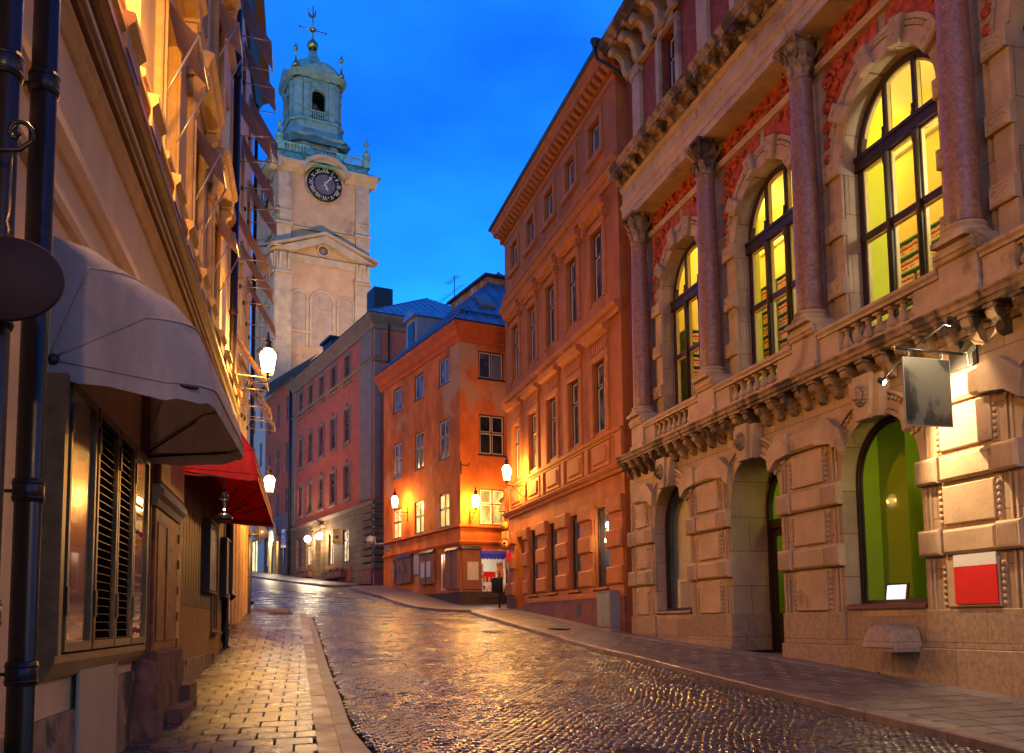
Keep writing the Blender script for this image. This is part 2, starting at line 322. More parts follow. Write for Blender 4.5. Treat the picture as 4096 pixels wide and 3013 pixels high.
FPR = frame((-8.75, 58.), 61.6)
FT_ = frame((-26.94, 104.), 62.0)         # church tower front
FTL = frame((-26.94, 104.), -28 + 180)
# ================================================================== GROUND
def lerp_poly(pts, y):
    P = np.array(pts); return np.interp(y, P[:, 1], P[:, 0])
KL_IN = [(1.86,-6),(-.55,4),(-1.99,9.59),(-2.85,13.3),(-4.56,20.44),(-6.82,29.6)]      # kerb, pavement side (x, y)
KL_OUT = [(2.1,-6),(-.30,4),(-1.76,9.59),(-2.66,13.35),(-4.36,20.44),(-6.60,29.6)]
GUT = [(2.5,-6),(.10,4),(-1.36,9.56),(-2.02,11.65),(-2.72,14.62),(-4.16,20.5),(-6.36,29.3)]
KR = [(9.3,-6),(6.62,4),(5.11,9.4),(4.57,11.51),(3.79,14.15),(3.17,16.51),(2.42,19.78),(1.96,21.4),(1.22,24.65),(-.34,30.16),(-1.35,34.0),(-1.62,35.3),(-1.45,36.4),(-.95,37.5),(-.16,38.45)]
KC = [(-.20,38.45),(-1.0,37.1),(-1.64,36.55),(-2.3,36.45),(-2.95,36.8),(-3.8,38.0),(-4.81,40.6),(-6.3,44.0),(-8.17,47.4),(-8.6,48.6),(-8.3,50.0),(-7.2,51.2)]
KP = [(-8.71,51.9),(-9.23,50.6),(-9.75,49.9),(-10.5,50.4),(-11.98,53.6),(-15.03,61.2),(-17.65,65.8),(-19.95,69.8),(-24,76.5),(-34,93)]
def world_wall(F, x, y=0): v = F @ Vector((x, y, 0)); return (v.x, v.y)
def inpoly(px, py, poly):
    px = np.asarray(px); py = np.asarray(py); ins = np.zeros(px.shape, bool); n = len(poly); j = n-1
    for i in range(n):
        xi, yi = poly[i]; xj, yj = poly[j]
        c = ((yi > py) != (yj > py)) & (px < (xj-xi)*(py-yi)/(yj-yi+1e-12)+xi); ins ^= c; j = i
    return ins
POL_L = [world_wall(FL_, -16), world_wall(FL_, 20.6)] + [(-6.7, 30.0)] + [p for p in KL_OUT[::-1]]
POL_R = [world_wall(FR_, 28)] + KR + [world_wall(FR_, -20.5)]
POL_C = KC + [world_wall(FCL, -10.5), world_wall(FC_, 0), world_wall(FC_, 3)]
POL_P = KP + [world_wall(FP_, -45), world_wall(FP_, 0)]
def grid_sheet(name, x0, x1, y0, y1, st, off, m, kind='structure', keep=None):
    xs = np.arange(x0, x1+st/2, st); ys = np.arange(y0, y1+st/2, st); X, Y = np.meshgrid(xs, ys); Z = hz(X, Y)+off
    nx, ny = len(xs), len(ys); v = np.stack([X, Y, Z], -1).reshape(-1, 3)
    i = np.arange((ny-1)*(nx-1)); r, c = i//(nx-1), i % (nx-1); a = r*nx+c
    f = np.stack([a, a+1, a+nx+1, a+nx], 1)
    if keep is not None:
        cxm = (xs[c]+st/2); cym = (ys[r]+st/2); f = f[keep(cxm, cym)]
    me = bpy.data.meshes.new(name); me.from_pydata(v.tolist(), [], f.tolist()); me.polygons.foreach_set('use_smooth', [True]*len(me.polygons)); me.materials.append(m); me.update()
    o = bpy.data.objects.new(name, me); COL.objects.link(o); return tag(o, kind=kind)
grid_sheet('ground', -70, 70, -30, 140, 2.5, -.30, M_['ground'])
grid_sheet('road', -24, 12, -8, 72, .4, -.135, M_['joint'], keep=lambda x, y: (y < 47))
def stones(name, m, quads, hoff, inset, drop, seed=1, kind='structure', tilt=.0, topin=.02, jit=.0, smooth=True):
    """quads: (N,4,2) plan corners -> separate rounded stones with gaps, each with its own tone"""
    q = np.asarray(quads, float); N = len(q); r_ = np.random.default_rng(seed)
    c = q.mean(1, keepdims=True)
    d = q-c; ln = np.linalg.norm(d, axis=2, keepdims=True); ring0 = q - d/ln*inset; ring1 = ring0.copy(); ring2 = q - d/ln*(inset+topin)
    z = hz(q[:, :, 0], q[:, :, 1]) + hoff + r_.normal(0, 1, (N, 1))*jit
    tl = r_.normal(0, 1, (N, 1, 2))*tilt; tz = (d*tl).sum(2)
    V = np.zeros((N, 12, 3)); V[:, 0:4, :2] = ring0; V[:, 0:4, 2] = z-drop*2.2; V[:, 4:8, :2] = ring1; V[:, 4:8, 2] = z+tz-drop; V[:, 8:12, :2] = ring2; V[:, 8:12, 2] = z+tz
    F0 = []
    for k in range(4): F0.append((k, (k+1) % 4, 4+(k+1) % 4, 4+k)); F0.append((4+k, 4+(k+1) % 4, 8+(k+1) % 4, 8+k))
    F0.append((8, 9, 10, 11)); F0 = np.array(F0)
    F = (F0[None]+12*np.arange(N)[:, None, None]).reshape(-1, 4)
    me = bpy.data.meshes.new(name); me.vertices.add(N*12); me.vertices.foreach_set('co', V.reshape(-1))
    me.loops.add(F.size); me.loops.foreach_set('vertex_index', F.reshape(-1)); me.polygons.add(len(F))
    me.polygons.foreach_set('loop_start', np.arange(len(F))*4)
    me.polygons.foreach_set('loop_total', np.full(len(F), 4))
    me.update(calc_edges=True)
    me.polygons.foreach_set('use_smooth', [smooth]*len(F))
    at = me.attributes.new('tone', 'FLOAT', 'POINT'); at.data.foreach_set('value', np.repeat(r_.random(N), 12))
    me.materials.append(m); me.validate(); me.update()
    o = bpy.data.objects.new(name, me); COL.objects.link(o); return tag(o, kind=kind)
def make_setts():
    u = np.array([math.sin(R(-13.9)), math.cos(R(-13.9))]); w = np.array([u[1], -u[0]]); O = np.array([1.6, 4.0])
    da, db = .112, .095; r_ = np.random.default_rng(3); out = []
    na, nb = int(30/da), int(44/db)
    A, B = np.meshgrid(np.arange(-na//2-60, na//2-30), np.arange(0, nb)); A = A.ravel(); B = B.ravel()
    off = (B % 2)*.5
    def pt(a, b):
        s = a*da; t = b*db; per = 1.9
        wv = .10*np.abs(np.sin(np.pi*(s/per + .25*np.sin(t*.45+.3*s))))*1.4 + .09*np.sin(s*.8+t*.3)+.05*np.sin(t*1.3+s*1.9)
        ss = s + .03*np.sin(t*1.3+s); tt = t+wv
        return np.stack([O[0]+w[0]*ss+u[0]*tt, O[1]+w[1]*ss+u[1]*tt], -1)
    ja = r_.normal(0, .085, (4, len(A))); 
    q = np.stack([pt(A+off+ja[0], B+ja[2]), pt(A+off+1+ja[1], B+ja[2]), pt(A+off+1+ja[1], B+1+ja[3]*.5), pt(A+off+ja[0], B+1+ja[3]*.5)], 1)
    c = q.mean(1); x, y = c[:, 0], c[:, 1]
    gx = lerp_poly(GUT, y)
    ok = (y > 4.5) & (y < 46) & (x > np.where(y < 29.6, gx+.05, -17)) & ~inpoly(x, y, POL_R) & ~inpoly(x, y, POL_C) & ~inpoly(x, y, POL_P) & ~inpoly(x, y, POL_L)
    ok &= x < 7; ok &= ~((y > 29.6) & (x < -16)) & ~(( y > 33) & (x > -1))
    return q[ok]
stones('cobbled_road', M_['sett'], make_setts(), -.105, .011, .007, 5, tilt=.035, topin=.012, jit=.003)
# far carriageway, cobbled
grid_sheet('far_road', -40, 2, 46, 110, .5, -.118, M_['road_far'])
# pavement slabs, left: square slabs in half bond, cut at the kerb
def make_slabs(F, x0, x1, ymax, kerbfn, st, first=0.0):
    Mi = np.array(F); out = []; i = 0; x = x0
    while x < x1:
        offv = (st/2 if i % 2 else 0); v = first - offv
        while v < ymax:
            a, b = v, v+st
            c = [(x, a), (x+st-.016, a), (x+st-.016, b), (x, b)]; pts = []
            for (xx, vv) in c:
                lim = kerbfn(xx); vv2 = min(max(vv, first), lim)
                pts.append((Mi[0, 0]*xx - Mi[0, 1]*vv2 + Mi[0, 3], Mi[1, 0]*xx - Mi[1, 1]*vv2 + Mi[1, 3]))
            w = min(max(b, first), kerbfn(x+st/2))-min(max(a, first), kerbfn(x+st/2))
            if w > .07: out.append(pts)
            v += st
        x += st; i += 1
    return out
def kerb_v(F, poly):
    Fi = F.inverted(); L2 = sorted([(p.x, -p.y) for p in [Fi @ Vector((a, b, 0)) for a, b in poly]])
    P = np.array(L2); return lambda x: float(np.interp(x, P[:, 0], P[:, 1]))
stones('pavement_slabs', M_['slab'], make_slabs(FL_, -10, 20.2, 5, kerb_v(FL_, KL_IN), .42, -.1), 0, .013, .016, 8, tilt=.004, topin=.008, jit=.0015, smooth=False)
kr = kerb_v(FR_, [p for p in KR if p[1] < 35])
stones('pavement_slabs', M_['slab_r'], make_slabs(FR_, -19, 22, 5, lambda x: kr(x)-.30, .42, .52), -.004, .013, .016, 9, tilt=.004, topin=.008, jit=.0015, smooth=False)
stones('pavement_slabs', M_['slab_gr'], make_slabs(FR_, -20, 22, .5, lambda x: .50, .6, 0.0), 0, .006, .006, 10, tilt=.004, topin=.008, jit=.002, smooth=False)
grid_sheet('pavement', -10, 12, -6, 32, .5, -.028, M_['joint'], keep=lambda x, y: inpoly(x, y, [world_wall(FL_, -16, 1), world_wall(FL_, 20.6, 1), (-6.8, 29.8)] + [(a-.2, b) for a, b in KL_IN[::-1]]))
grid_sheet('pavement', -3, 16, -6, 41, .4, -.032, M_['joint'], keep=lambda x, y: inpoly(x, y, [world_wall(FR_, 28, 1)] + [(a+.35, b) for a, b in KR] + [world_wall(FR_, -20.5, 1)]))
def sheet_poly(name, poly, off, m, st=.35):
    xs = [p[0] for p in poly]; ys = [p[1] for p in poly]
    return grid_sheet(name, min(xs), max(xs), min(ys), max(ys), st, off, m, keep=lambda x, y: inpoly(x, y, poly))
def band(name, m, poly, width, side, hoff, seg=1.0, seed=4, depth=.24, gap=.006):
    """kerb stones laid along a polyline"""
    P = [Vector((a, b)) for a, b in poly]; mb = MB(); tone = []; d = 0; pts = []
    for i in range(len(P)-1):
        n = max(1, int((P[i+1]-P[i]).length/.35))
        for k in range(n): pts.append(P[i].lerp(P[i+1], k/n))
    pts.append(P[-1]); r_ = random.Random(seed)
    nrm = []
    for i in range(len(pts)):
        t = (pts[min(i+1, len(pts)-1)]-pts[max(i-1, 0)]).normalized(); nrm.append(Vector((-t.y, t.x))*side)
    per = max(1, int(seg/.35)); i = 0
    while i < len(pts)-1:
        e = min(i+per, len(pts)-1); vs = []; fs = []; dz = r_.uniform(-.003, .003)
        idx = list(range(i, e+1))
        for j in idx:
            p = pts[j]
            if j == i: p = p + (pts[j+1]-pts[j]).normalized()*gap
            if j == e: p = p - (pts[j]-pts[j-1]).normalized()*gap
            q = p + nrm[j]*width; z1 = h1(p.x, p.y)+hoff+dz; z2 = h1(q.x, q.y)+hoff+dz; pb = p+nrm[j]*.018
            vs += [(p.x, p.y, z1-depth), (p.x, p.y, z1-.02), (pb.x, pb.y, z1), (q.x, q.y, z2), (q.x, q.y, z2-depth)]
        m_ = len(idx)
        for k in range(m_-1):
            for a in range(4): fs.append((k*5+a, k*5+a+1, k*5+5+a+1, k*5+5+a))
        fs += [(0,1,2,3,4), tuple((m_-1)*5+a for a in (4,3,2,1,0))]
        mb.add(vs, fs); tone += [r_.random()]*len(vs); i = e
    o = mb.build(name, m); at = o.data.attributes.new('tone', 'FLOAT', 'POINT'); at.data.foreach_set('value', tone); return tag(o, kind='structure')
band('kerb', M_['kerb'], KL_OUT, .24, 1, .004, 1.0, 1)
band('kerb', M_['kerb'], KR, .28, -1, .004, 1.4, 2)
band('kerb', M_['kerb'], KC, .25, -1, .004, 1.2, 3)
band('kerb', M_['kerb'], KP, .25, -1, .004, 1.4, 4)
band('gutter', M_['slab_gr'], GUT, .34, 1, -.10, .35, 6)
# raised stone threshold where the left pavement meets the side lane
band('kerb', M_['kerb'], [(-9.3,29.9),(-8.3,30.35),(-7.4,30.4)], .25, 1, .05, 1.2, 5)
sheet_poly('corner_pavement', POL_C, -.006, M_['pave_far'], .25)
sheet_poly('upper_pavement', POL_P, -.006, M_['pave_far'], .3)
# smooth cross band of paving stones where the lane crosses
band('crossing_strip', M_['slab_gr'], [(-6.4,30.3),(-3.6,30.9),(-.9,31.4)], .5, 1, -.085, .5, 7)
# cast-iron grating and manhole covers, lines painted in the road
def put_ground(x, y, az=AZL, dz=0): return frame((x, y), az, h1(x, y)+dz)
g = MB(); 
for i in range(13): g.box(-.33+i*.055, -.31+i*.055, -.22, .22, -.02, .01)
g.box(-.36,-.33,-.24,.24,-.02,.012); g.box(.35,.38,-.24,.24,-.02,.012); g.box(-.33,.35,.22,.24,-.02,.012); g.box(-.33,.35,-.24,-.22,-.02,.012)
def slope_frame(x, y, az, dz):
    F = frame((x, y), az, h1(x, y)+dz); ux, uy = F.col[0][0], F.col[0][1]; vx, vy = F.col[1][0], F.col[1][1]
    a = (h1(x+ux*.3, y+uy*.3)-h1(x-ux*.3, y-uy*.3))/.6; b = (h1(x+vx*.3, y+vy*.3)-h1(x-vx*.3, y-vy*.3))/.6
    return F @ Matrix(((1,0,0,0),(0,1,0,0),(a,b,1,0),(0,0,0,1)))
o = g.build('drain_grating', M_['iron']); o.matrix_world = slope_frame(-7.35, 29.2, AZL+90, .012)
tag(o, 'rectangular iron drain grating at the top end of the left pavement', 'grating')
g = MB().lathe([(.33,0),(.33,.02),(.29,.02),(.28,.012),(.02,.018)], n=24)
for i in range(8): g.box(-.25,.25,-.25+i*.07,-.235+i*.07,.012,.022)
o = g.build('manhole_cover', M_['iron']); o.matrix_world = slope_frame(1.35, 9.9, AZR, -.112)
tag(o, 'round iron manhole cover in the cobbles at the bottom edge of the photo', 'manhole cover')
o2 = o.copy(); COL.objects.link(o2); o2.matrix_world = slope_frame(-.6, 26.9, AZR, -.112); o2['label'] = 'round iron manhole cover in the roadway near the orange corner house'
o3 = o.copy(); COL.objects.link(o3); o3.matrix_world = slope_frame(1.35, 27.3, AZR, .004); o3['label'] = 'iron cover let into the right pavement below the orange facade'
for k in (o, o2, o3): k['group'] = 'iron covers in the paving'
# ================================================================== WALL BUILDERS
def wall(mb, x0, x1, z0, z1, holes, y=0.0, depth=.3, soffit=True, back=True):
    """front face at y with rectangular holes (x0,x1,z0,z1) and their reveals"""
    xs = sorted({x0, x1, *[a for h in holes for a in h[:2]]}); zs = sorted({z0, z1, *[a for h in holes for a in h[2:4]]})
    xs = [a for a in xs if x0 <= a <= x1]; zs = [a for a in zs if z0 <= a <= z1]
    idx = {}
    def vi(x, z):
        if (x, z) not in idx: idx[(x, z)] = len(mb.v); mb.v.append((x, y, z))
        return idx[(x, z)]
    for i in range(len(xs)-1):
        for j in range(len(zs)-1):
            mx, mz = (xs[i]+xs[i+1])/2, (zs[j]+zs[j+1])/2
            if any(h[0] < mx < h[1] and h[2] < mz < h[3] for h in holes): continue
            mb.f.append((vi(xs[i], zs[j]), vi(xs[i+1], zs[j]), vi(xs[i+1], zs[j+1]), vi(xs[i], zs[j+1]))); mb.sm.append(False)
    for h in holes:
        a, b, c, d = h[:4]; dp = h[4] if len(h) > 4 else depth
        if a > x0: mb.quad((a,y,c),(a,y+dp,c),(a,y+dp,d),(a,y,d))
        if b < x1: mb.quad((b,y,c),(b,y,d),(b,y+dp,d),(b,y+dp,c))
        mb.quad((a,y,d),(a,y+dp,d),(b,y+dp,d),(b,y,d)); mb.quad((a,y,c),(b,y,c),(b,y+dp,c),(a,y+dp,c))
    return mb
def arch_fill(mb, cx, r, zs, y, depth, n=18):
    """turns the square head of a hole (cx-r..cx+r, up to zs+r) into a round arch with its curved reveal"""
    for sgn in (-1, 1):
        c = (cx+sgn*r, y, zs+r); v = [c]
        for i in range(n//2+1):
            a = math.pi/2*i/(n//2); v.append((cx+sgn*r*math.cos(a), y, zs+r*math.sin(a)))
        mb.add(v, [(0, i+1, i+2) for i in range(n//2)])
    v = []
    for i in range(n+1):
        a = math.pi*i/n; v += [(cx+r*math.cos(a), y, zs+r*math.sin(a)), (cx+r*math.cos(a), y+depth, zs+r*math.sin(a))]
    mb.add(v, [(2*i, 2*i+1, 2*i+3, 2*i+2) for i in range(n)], smooth=False)
def halfdisc(mb, cx, r, z0, zs, y, n=18):
    v = [(cx+r, y, z0), (cx-r, y, z0)] + [(cx-r*math.cos(math.pi*i/n), y, zs+r*math.sin(math.pi*i/n)) for i in range(n+1)]
    mb.add(v, [tuple(range(len(v)))])
def casement(w, h, M, parent, wood, pane, t=.07, transom=.62, mull=True, d=.06, proud=0, sill=None, sill_mat=None, bars=(), name='window', sash=None, sasht=.03):
    """window: frame part with a pane and a sill as its pieces; its own frame starts at lower left corner"""
    f = MB(); f.box(0,t,-proud,d,0,h); f.box(w-t,w,-proud,d,0,h); f.box(t,w-t,-proud,d,0,t); f.box(t,w-t,-proud,d,h-t,h)
    if transom: f.box(t,w-t,-proud-.01,d,h*transom-t/2,h*transom+t/2)
    if mull:
        if transom:
            f.box(w/2-t/2,w/2+t/2,-proud-.005,d,t,h*transom-t/2); f.box(w/2-t*.35,w/2+t*.35,-proud-.005,d,h*transom+t/2,h-t)
        else: f.box(w/2-t/2,w/2+t/2,-proud-.005,d,t,h-t)
    for b in bars: f.box(t,w-t,.0,d,h*b-.015,h*b+.015)
    o = f.build(name, wood, parent, M)
    p = MB(); p.quad((t*.5,d*.7,t*.5),(w-t*.5,d*.7,t*.5),(w-t*.5,d*.7,h-t*.5),(t*.5,d*.7,h-t*.5)); p.build('pane', pane, o)
    if sash is not None:
        s = MB(); e = t+sasht
        cells = []
        hs = [(t, h*transom-t/2), (h*transom+t/2, h-t)] if transom else [(t, h-t)]
        ws = [(t, w/2-t/2), (w/2+t/2, w-t)] if mull else [(t, w-t)]
        for a, b in ws:
            for c, e2 in hs:
                q = sasht; s.box(a,a+q,.012,d*.65,c,e2); s.box(b-q,b,.012,d*.65,c,e2); s.box(a+q,b-q,.012,d*.65,c,c+q); s.box(a+q,b-q,.012,d*.65,e2-q,e2)
        s.build('sash', sash, o)
    if sill:
        s = MB(); s.box(-.06, w+.06, -sill, d, -.05, -.002); s.build('sill', sill_mat or wood, o)
    return o
def point(parent_name, loc, W, col=(1,.62,.25), r=.06, kind='POINT'):
    l = bpy.data.lights.new(parent_name, kind); l.energy = W; l.color = col
    if kind == 'POINT': l.shadow_soft_size = r
    o = bpy.data.objects.new(parent_name, l); COL.objects.link(o); o.location = loc; return o
# ================================================================== STONE PALACE (right)
SP = thing('stone_palace', frame(world_wall(FR_, -6.8), AZR+180, .6), 'pale stone palace with tall arched windows, red granite columns and balustrades, filling the right side', 'building')
SM = sub(SP, FR_)     # wall coordinates inside the palace
A0, PIT = -4.09, 4.16
AC = [A0+PIT*k for k in range(5)]; CCX = [A0-PIT/2+PIT*k for k in range(6)]
XL, XR = -6.78, 14.7
mb = MB()
# ground floor wall with arched openings
gh = []
for k, a in enumerate(AC):
    zb = .2 if k == 1 else 1.74
    gh.append((a-1.05, a+1.05, zb, 4.05+1.05, (1.0 if k == 1 else .4)))
wall(mb, XL, XR, -.6, 6.0, gh)
for k, a in enumerate(AC): arch_fill(mb, a, 1.05, 4.05, 0, gh[k][4])
mb.quad((XL,0,-.6),(XL,.46,-.6),(XL,.46,6.0),(XL,0,6.0)); mb.quad((XR,0,-.6),(XR,6,-.6),(XR,6,6),(XR,0,6))
mb.build('wall', M_['sand_wall'], SP, SM)
# plinth courses
mb = MB(); segs = [(XL, AC[1]-1.05), (AC[1]+1.05, XR)]
for a, b in segs: mb.cbox(a-.02, b, -.09, -.002, -.6, 1.10, .012)
def plcut(a, b): mb.cbox(a, b, -.05, -.002, 1.104, 1.70, .01)
e = [XL-.01]
for k, a in enumerate(AC): e += [a-1.06, a+1.06]
e.append(XR)
for i in range(0, len(e), 2): plcut(e[i], e[i+1])
for k, a in enumerate(AC):
    if k != 1: mb.box(a-1.05, a+1.05, -.02, -.001, 1.104, 1.62)
for sg in (-1, 1): mb.box(AC[1]+sg*1.05-(0.03 if sg > 0 else 0), AC[1]+sg*1.05+(0 if sg > 0 else .03), .003, 1.0, -.3, 1.7)
mb.build('plinth', M_['granite'], SP, SM)
o = MB().box(AC[1]-1.05, AC[1]+1.05, .005, 1.2, -.2, .86).build('doorstep', M_['slab_gr'], SP, SM)
# rusticated bands, flanking blocks, mouldings and beads of the piers
pier = [(XL, AC[0]-1.05)] + [(AC[k]+1.05, AC[k+1]-1.05) for k in range(4)] + [(AC[4]+1.05, XR)]
for (a, b) in pier:
    mb = MB(); kidsl = []; w = .47
    for (c, d) in ((2.54, 2.95), (3.67, 4.08)):
        mb.cbox(a-.02, min(a+w, b), -.13, -.002, c, d, .035)
        if b-a > 1: mb.cbox(a+w+.02, b-w-.02, -.10, -.002, c+.0, d-.02, .045)
        if b-a > .6: mb.cbox(b-w, b+.02, -.13, -.002, c, d, .035)
        for q in ([a+.05, b-w+.05] if b-a > 1 else [a+.05]):
            fl = MB(); [fl.box(q+i*.034, q+i*.034+.017, -.138, -.129, c+.06, d-.06) for i in range(11)]; kidsl.append((fl, 'fluted_trim'))
    for (c, d) in ((1.70, 2.50), (2.97, 3.63), (4.12, 4.84)):
        if b-a > 1:
            mb.cbox(a+.5, b-.5, -.055, -.002, c+.03, d-.03, .02)
        for q, s in ((a+.44, 1), (b-.44, -1)):
            if not (a < q < b): continue
            nb = int((d-c-.06)/.095)
            bd = MB(); [bd.sphere((q, -.02, c+.08+i*.095), .04, 7, 5, sz=1.15) for i in range(nb)]; kidsl.append((bd, 'bead_trim'))
            mb.box(q-.055*1, q+.055, -.012, -.002, c, d)
        for q in (a+.10, a+.2, b-.24, b-.14):
            if a < q < b-.05: mb.box(q, q+.035, -.03, -.002, c, d)
    if b-a > 1: mb.cbox(a+.42, b-.42, -.12, -.002, 4.86, 5.26, .05)
    o = mb.build('pier', M_['sand'], SP, SM)
    for q_, nm_ in kidsl: q_.build(nm_, M_['sand'], o)
for k, a in enumerate(AC):
    mb = MB(); fl = MB(); bd = MB()
    for sg in (-1, 1):   # slanting springer blocks
        p = [(a+sg*.88, 4.62), (a+sg*1.16, 4.80), (a+sg*1.62, 4.86), (a+sg*1.62, 5.28), (a+sg*1.22, 5.30), (a+sg*.80, 4.98)]
        mb.prism(p if sg > 0 else p[::-1], -.17, -.002)
    for r0, r1, y in ((1.055, 1.13, -.05), (1.15, 1.27, -.03), (1.40, 1.46, -.06)): mb.ring(a, 4.05, r0, r1, y, -.003, 28, 152, 14)
    for i in range(26):
        an = R(32+116*i/25); bd.sphere((a+1.335*math.cos(an), -.015, 4.05+1.335*math.sin(an)), .042, 7, 5)
    o = mb.build('arch_moulding', M_['sand'], SP, SM); bd.build('bead_trim', M_['sand'], o)
    mb = MB(); mb.prism([(a-.30, 5.02), (a+.30, 5.02), (a+.46, 5.74), (a-.46, 5.74)], -.20, -.003)
    mb.prism([(a-.17, 5.0), (a+.17, 5.0), (a+.25, 5.78), (a-.25, 5.78)], -.27, -.19)
    for i in range(8): fl.box(a+.24, a+.36, -.207, -.199, 5.12+i*.075, 5.155+i*.075); fl.box(a-.36, a-.24, -.207, -.199, 5.12+i*.075, 5.155+i*.075)
    o = mb.build('keystone', M_['sand'], SP, SM); fl.build('fluted_trim', M_['sand'], o)
def lion(x):
    m = MB(); m.sphere((0,0,0), .12, 12, 8, T(x, -.31, 5.42) @ Matrix.Diagonal((.85, .7, 1.15, 1)))
    for i in range(14):
        a = 2*math.pi*i/14; m.sphere((.125*math.cos(a), .02, .155*math.sin(a)), .05, 7, 5, T(x, -.31, 5.42))
    m.sphere((0, -.10, -.05), .05, 8, 6, T(x, -.31, 5.42)); m.sphere((0,-.09,.01), .026, 7, 5, T(x,-.31,5.42))
    for s in (-1,1): m.sphere((s*.045,-.075,.045), .018, 6, 4, T(x,-.31,5.42)); m.sphere((s*.05,-.08,-.06), .035, 7, 5, T(x,-.31,5.42)); m.sphere((s*.09,0,.13), .032, 6, 5, T(x,-.31,5.42))
    m.sphere((0,-.06,-.12), .035, 7, 5, T(x,-.31,5.42)); return m
l0 = lion(0).build('lion_mask', M_['corn_dark'], SP, SM @ T(AC[0]))
for a in AC[1:]: inst(l0, SP, SM @ T(a))
# ground-floor cornice on corbels
mb = MB()
mb.profx([(-.003,5.80),(-.05,5.80),(-.05,5.86),(-.09,5.90),(-.003,5.93)], XL, XR)
mb.profx([(.0,6.04),(-.36,6.04),(-.36,6.10),(-.40,6.12),(-.40,6.19),(-.43,6.22),(-.43,6.25),(0,6.42),(.56,6.42),(.56,6.0),(.0,6.0)], XL, XR)
mb.build('cornice', M_['corn_dark'], SP, SM)
cb = MB(); cb.prism([(-.10,6.035),(.10,6.035),(.10,5.98),(-.10,5.98)], -.34, -.003)
cb.profx([(-.003,5.975),(-.30,5.975),(-.31,5.93),(-.28,5.86),(-.20,5.82),(-.15,5.74),(-.12,5.66),(-.06,5.62),(-.003,5.60)], -.085, .085)
c0 = cb.build('corbel', M_['corn_dark'], SP, SM @ T(-6.55))
for i in range(1, 43): inst(c0, SP, SM @ T(-6.55+i*.492))
# piano nobile: recessed wall with arched openings
mb = MB(); uh = [(a-1.30, a+1.30, 6.9, 10.47+1.30, .40) for a in AC]
wall(mb, XL, XR, 6.3, 12.6, uh, y=.55)
for a in AC: arch_fill(mb, a, 1.30, 10.47, .55, .40, 24)
mb.quad((XR,.55,6),(XR,6,6),(XR,6,19),(XR,.55,19))
mb.build('upper_wall', M_['sand_wall'], SP, SM)
# terracotta reliefs: spandrels and frieze with figures
mb = MB()
for a in AC:
    for sg in (-1, 1):
        v = [(a+sg*1.72, .53, 12.60)]; n = 10
        for i in range(n+1):
            an = R(8+79*i/n); v.append((a+sg*1.78*math.cos(an), .53, 10.47+1.78*math.sin(an)))
        v.append((a+sg*.12,.53,12.60)); mb.add(v, [(0,i,i+1) for i in range(1,n+2)])
mb.box(XL, XR, .53, .56, 12.74, 13.26)
r_ = random.Random(5)
for a in AC:
    for i in range(46):
        x = a-1.8+3.6*i/45
        if abs(x-a) < 1.75:
            mb.sphere((x, .53, 12.98+r_.uniform(-.16,.17)), r_.uniform(.03,.075), 7, 5, sz=r_.uniform(.7,1.6))
    for j in (-1.0, -.35, .35, 1.0):     # reclining figures
        s = 1 if j > 0 else -1
        mb.tube([(a+j, .49, 13.12), (a+j-s*.05, .49, 12.98), (a+j+s*.14, .49, 12.90), (a+j+s*.34, .50, 12.94), (a+j+s*.46, .51, 12.82)], [.045,.07,.06,.04,.02], 7)
        mb.sphere((a+j, .48, 13.17), .05, 8, 6); mb.tube([(a+j, .49, 13.07), (a+j-s*.14, .49, 13.02), (a+j-s*.24,.50,13.12)], [.03,.025,.015], 6)
    for sg in (-1, 1):                 # scrolls in the spandrels
        for (x, z, q) in ((1.58, 12.22, .22), (1.64, 11.72, .17), (1.16, 12.38, .14), (1.68, 11.30, .13), (.80, 12.45, .09), (1.70, 10.95, .10), (1.36,11.98,.10), (1.72,10.65,.08)):
            pts = [(a+sg*x+q*(1-i/14)*math.cos(i*.75), .425, z+q*(1-i/14)*math.sin(i*.75)) for i in range(13)]
            mb.tube([(p[0], .50, p[2]) for p in pts], .042, 6); mb.sphere((a+sg*x, .50, z), q*.32, 8, 6)
mb.build('relief', M_['terracotta'], SP, SM)
mb = MB()
mb.profx([(.55,12.60),(.46,12.60),(.44,12.64),(.41,12.68),(.41,12.72),(.55,12.74)], XL, XR); mb.build('string_course', M_['sand'], SP, SM)
for a in AC:
    mb = MB()
    for r0, r1, y in ((1.305, 1.58, .51), (1.60, 1.67, .49), (1.70, 1.79, .505)): mb.ring(a, 10.47, r0, r1, y, .548, 3, 177, 26)
    for i in range(34):
        an = R(6+168*i/33); mb.box(-.016,.016,-.02,.02,-.02,.02, T(a+1.635*math.cos(an), .482, 10.47+1.635*math.sin(an)) @ RY(-an))
    for sg in (-1, 1):                # pier margins
        mb.box(a+1.32, a+1.70, .49, .548, 7.02, 10.2) if sg > 0 else mb.box(a-1.70, a-1.32, .49, .548, 7.02, 10.2)
    mb.build('archivolt', M_['sand'], SP, SM)
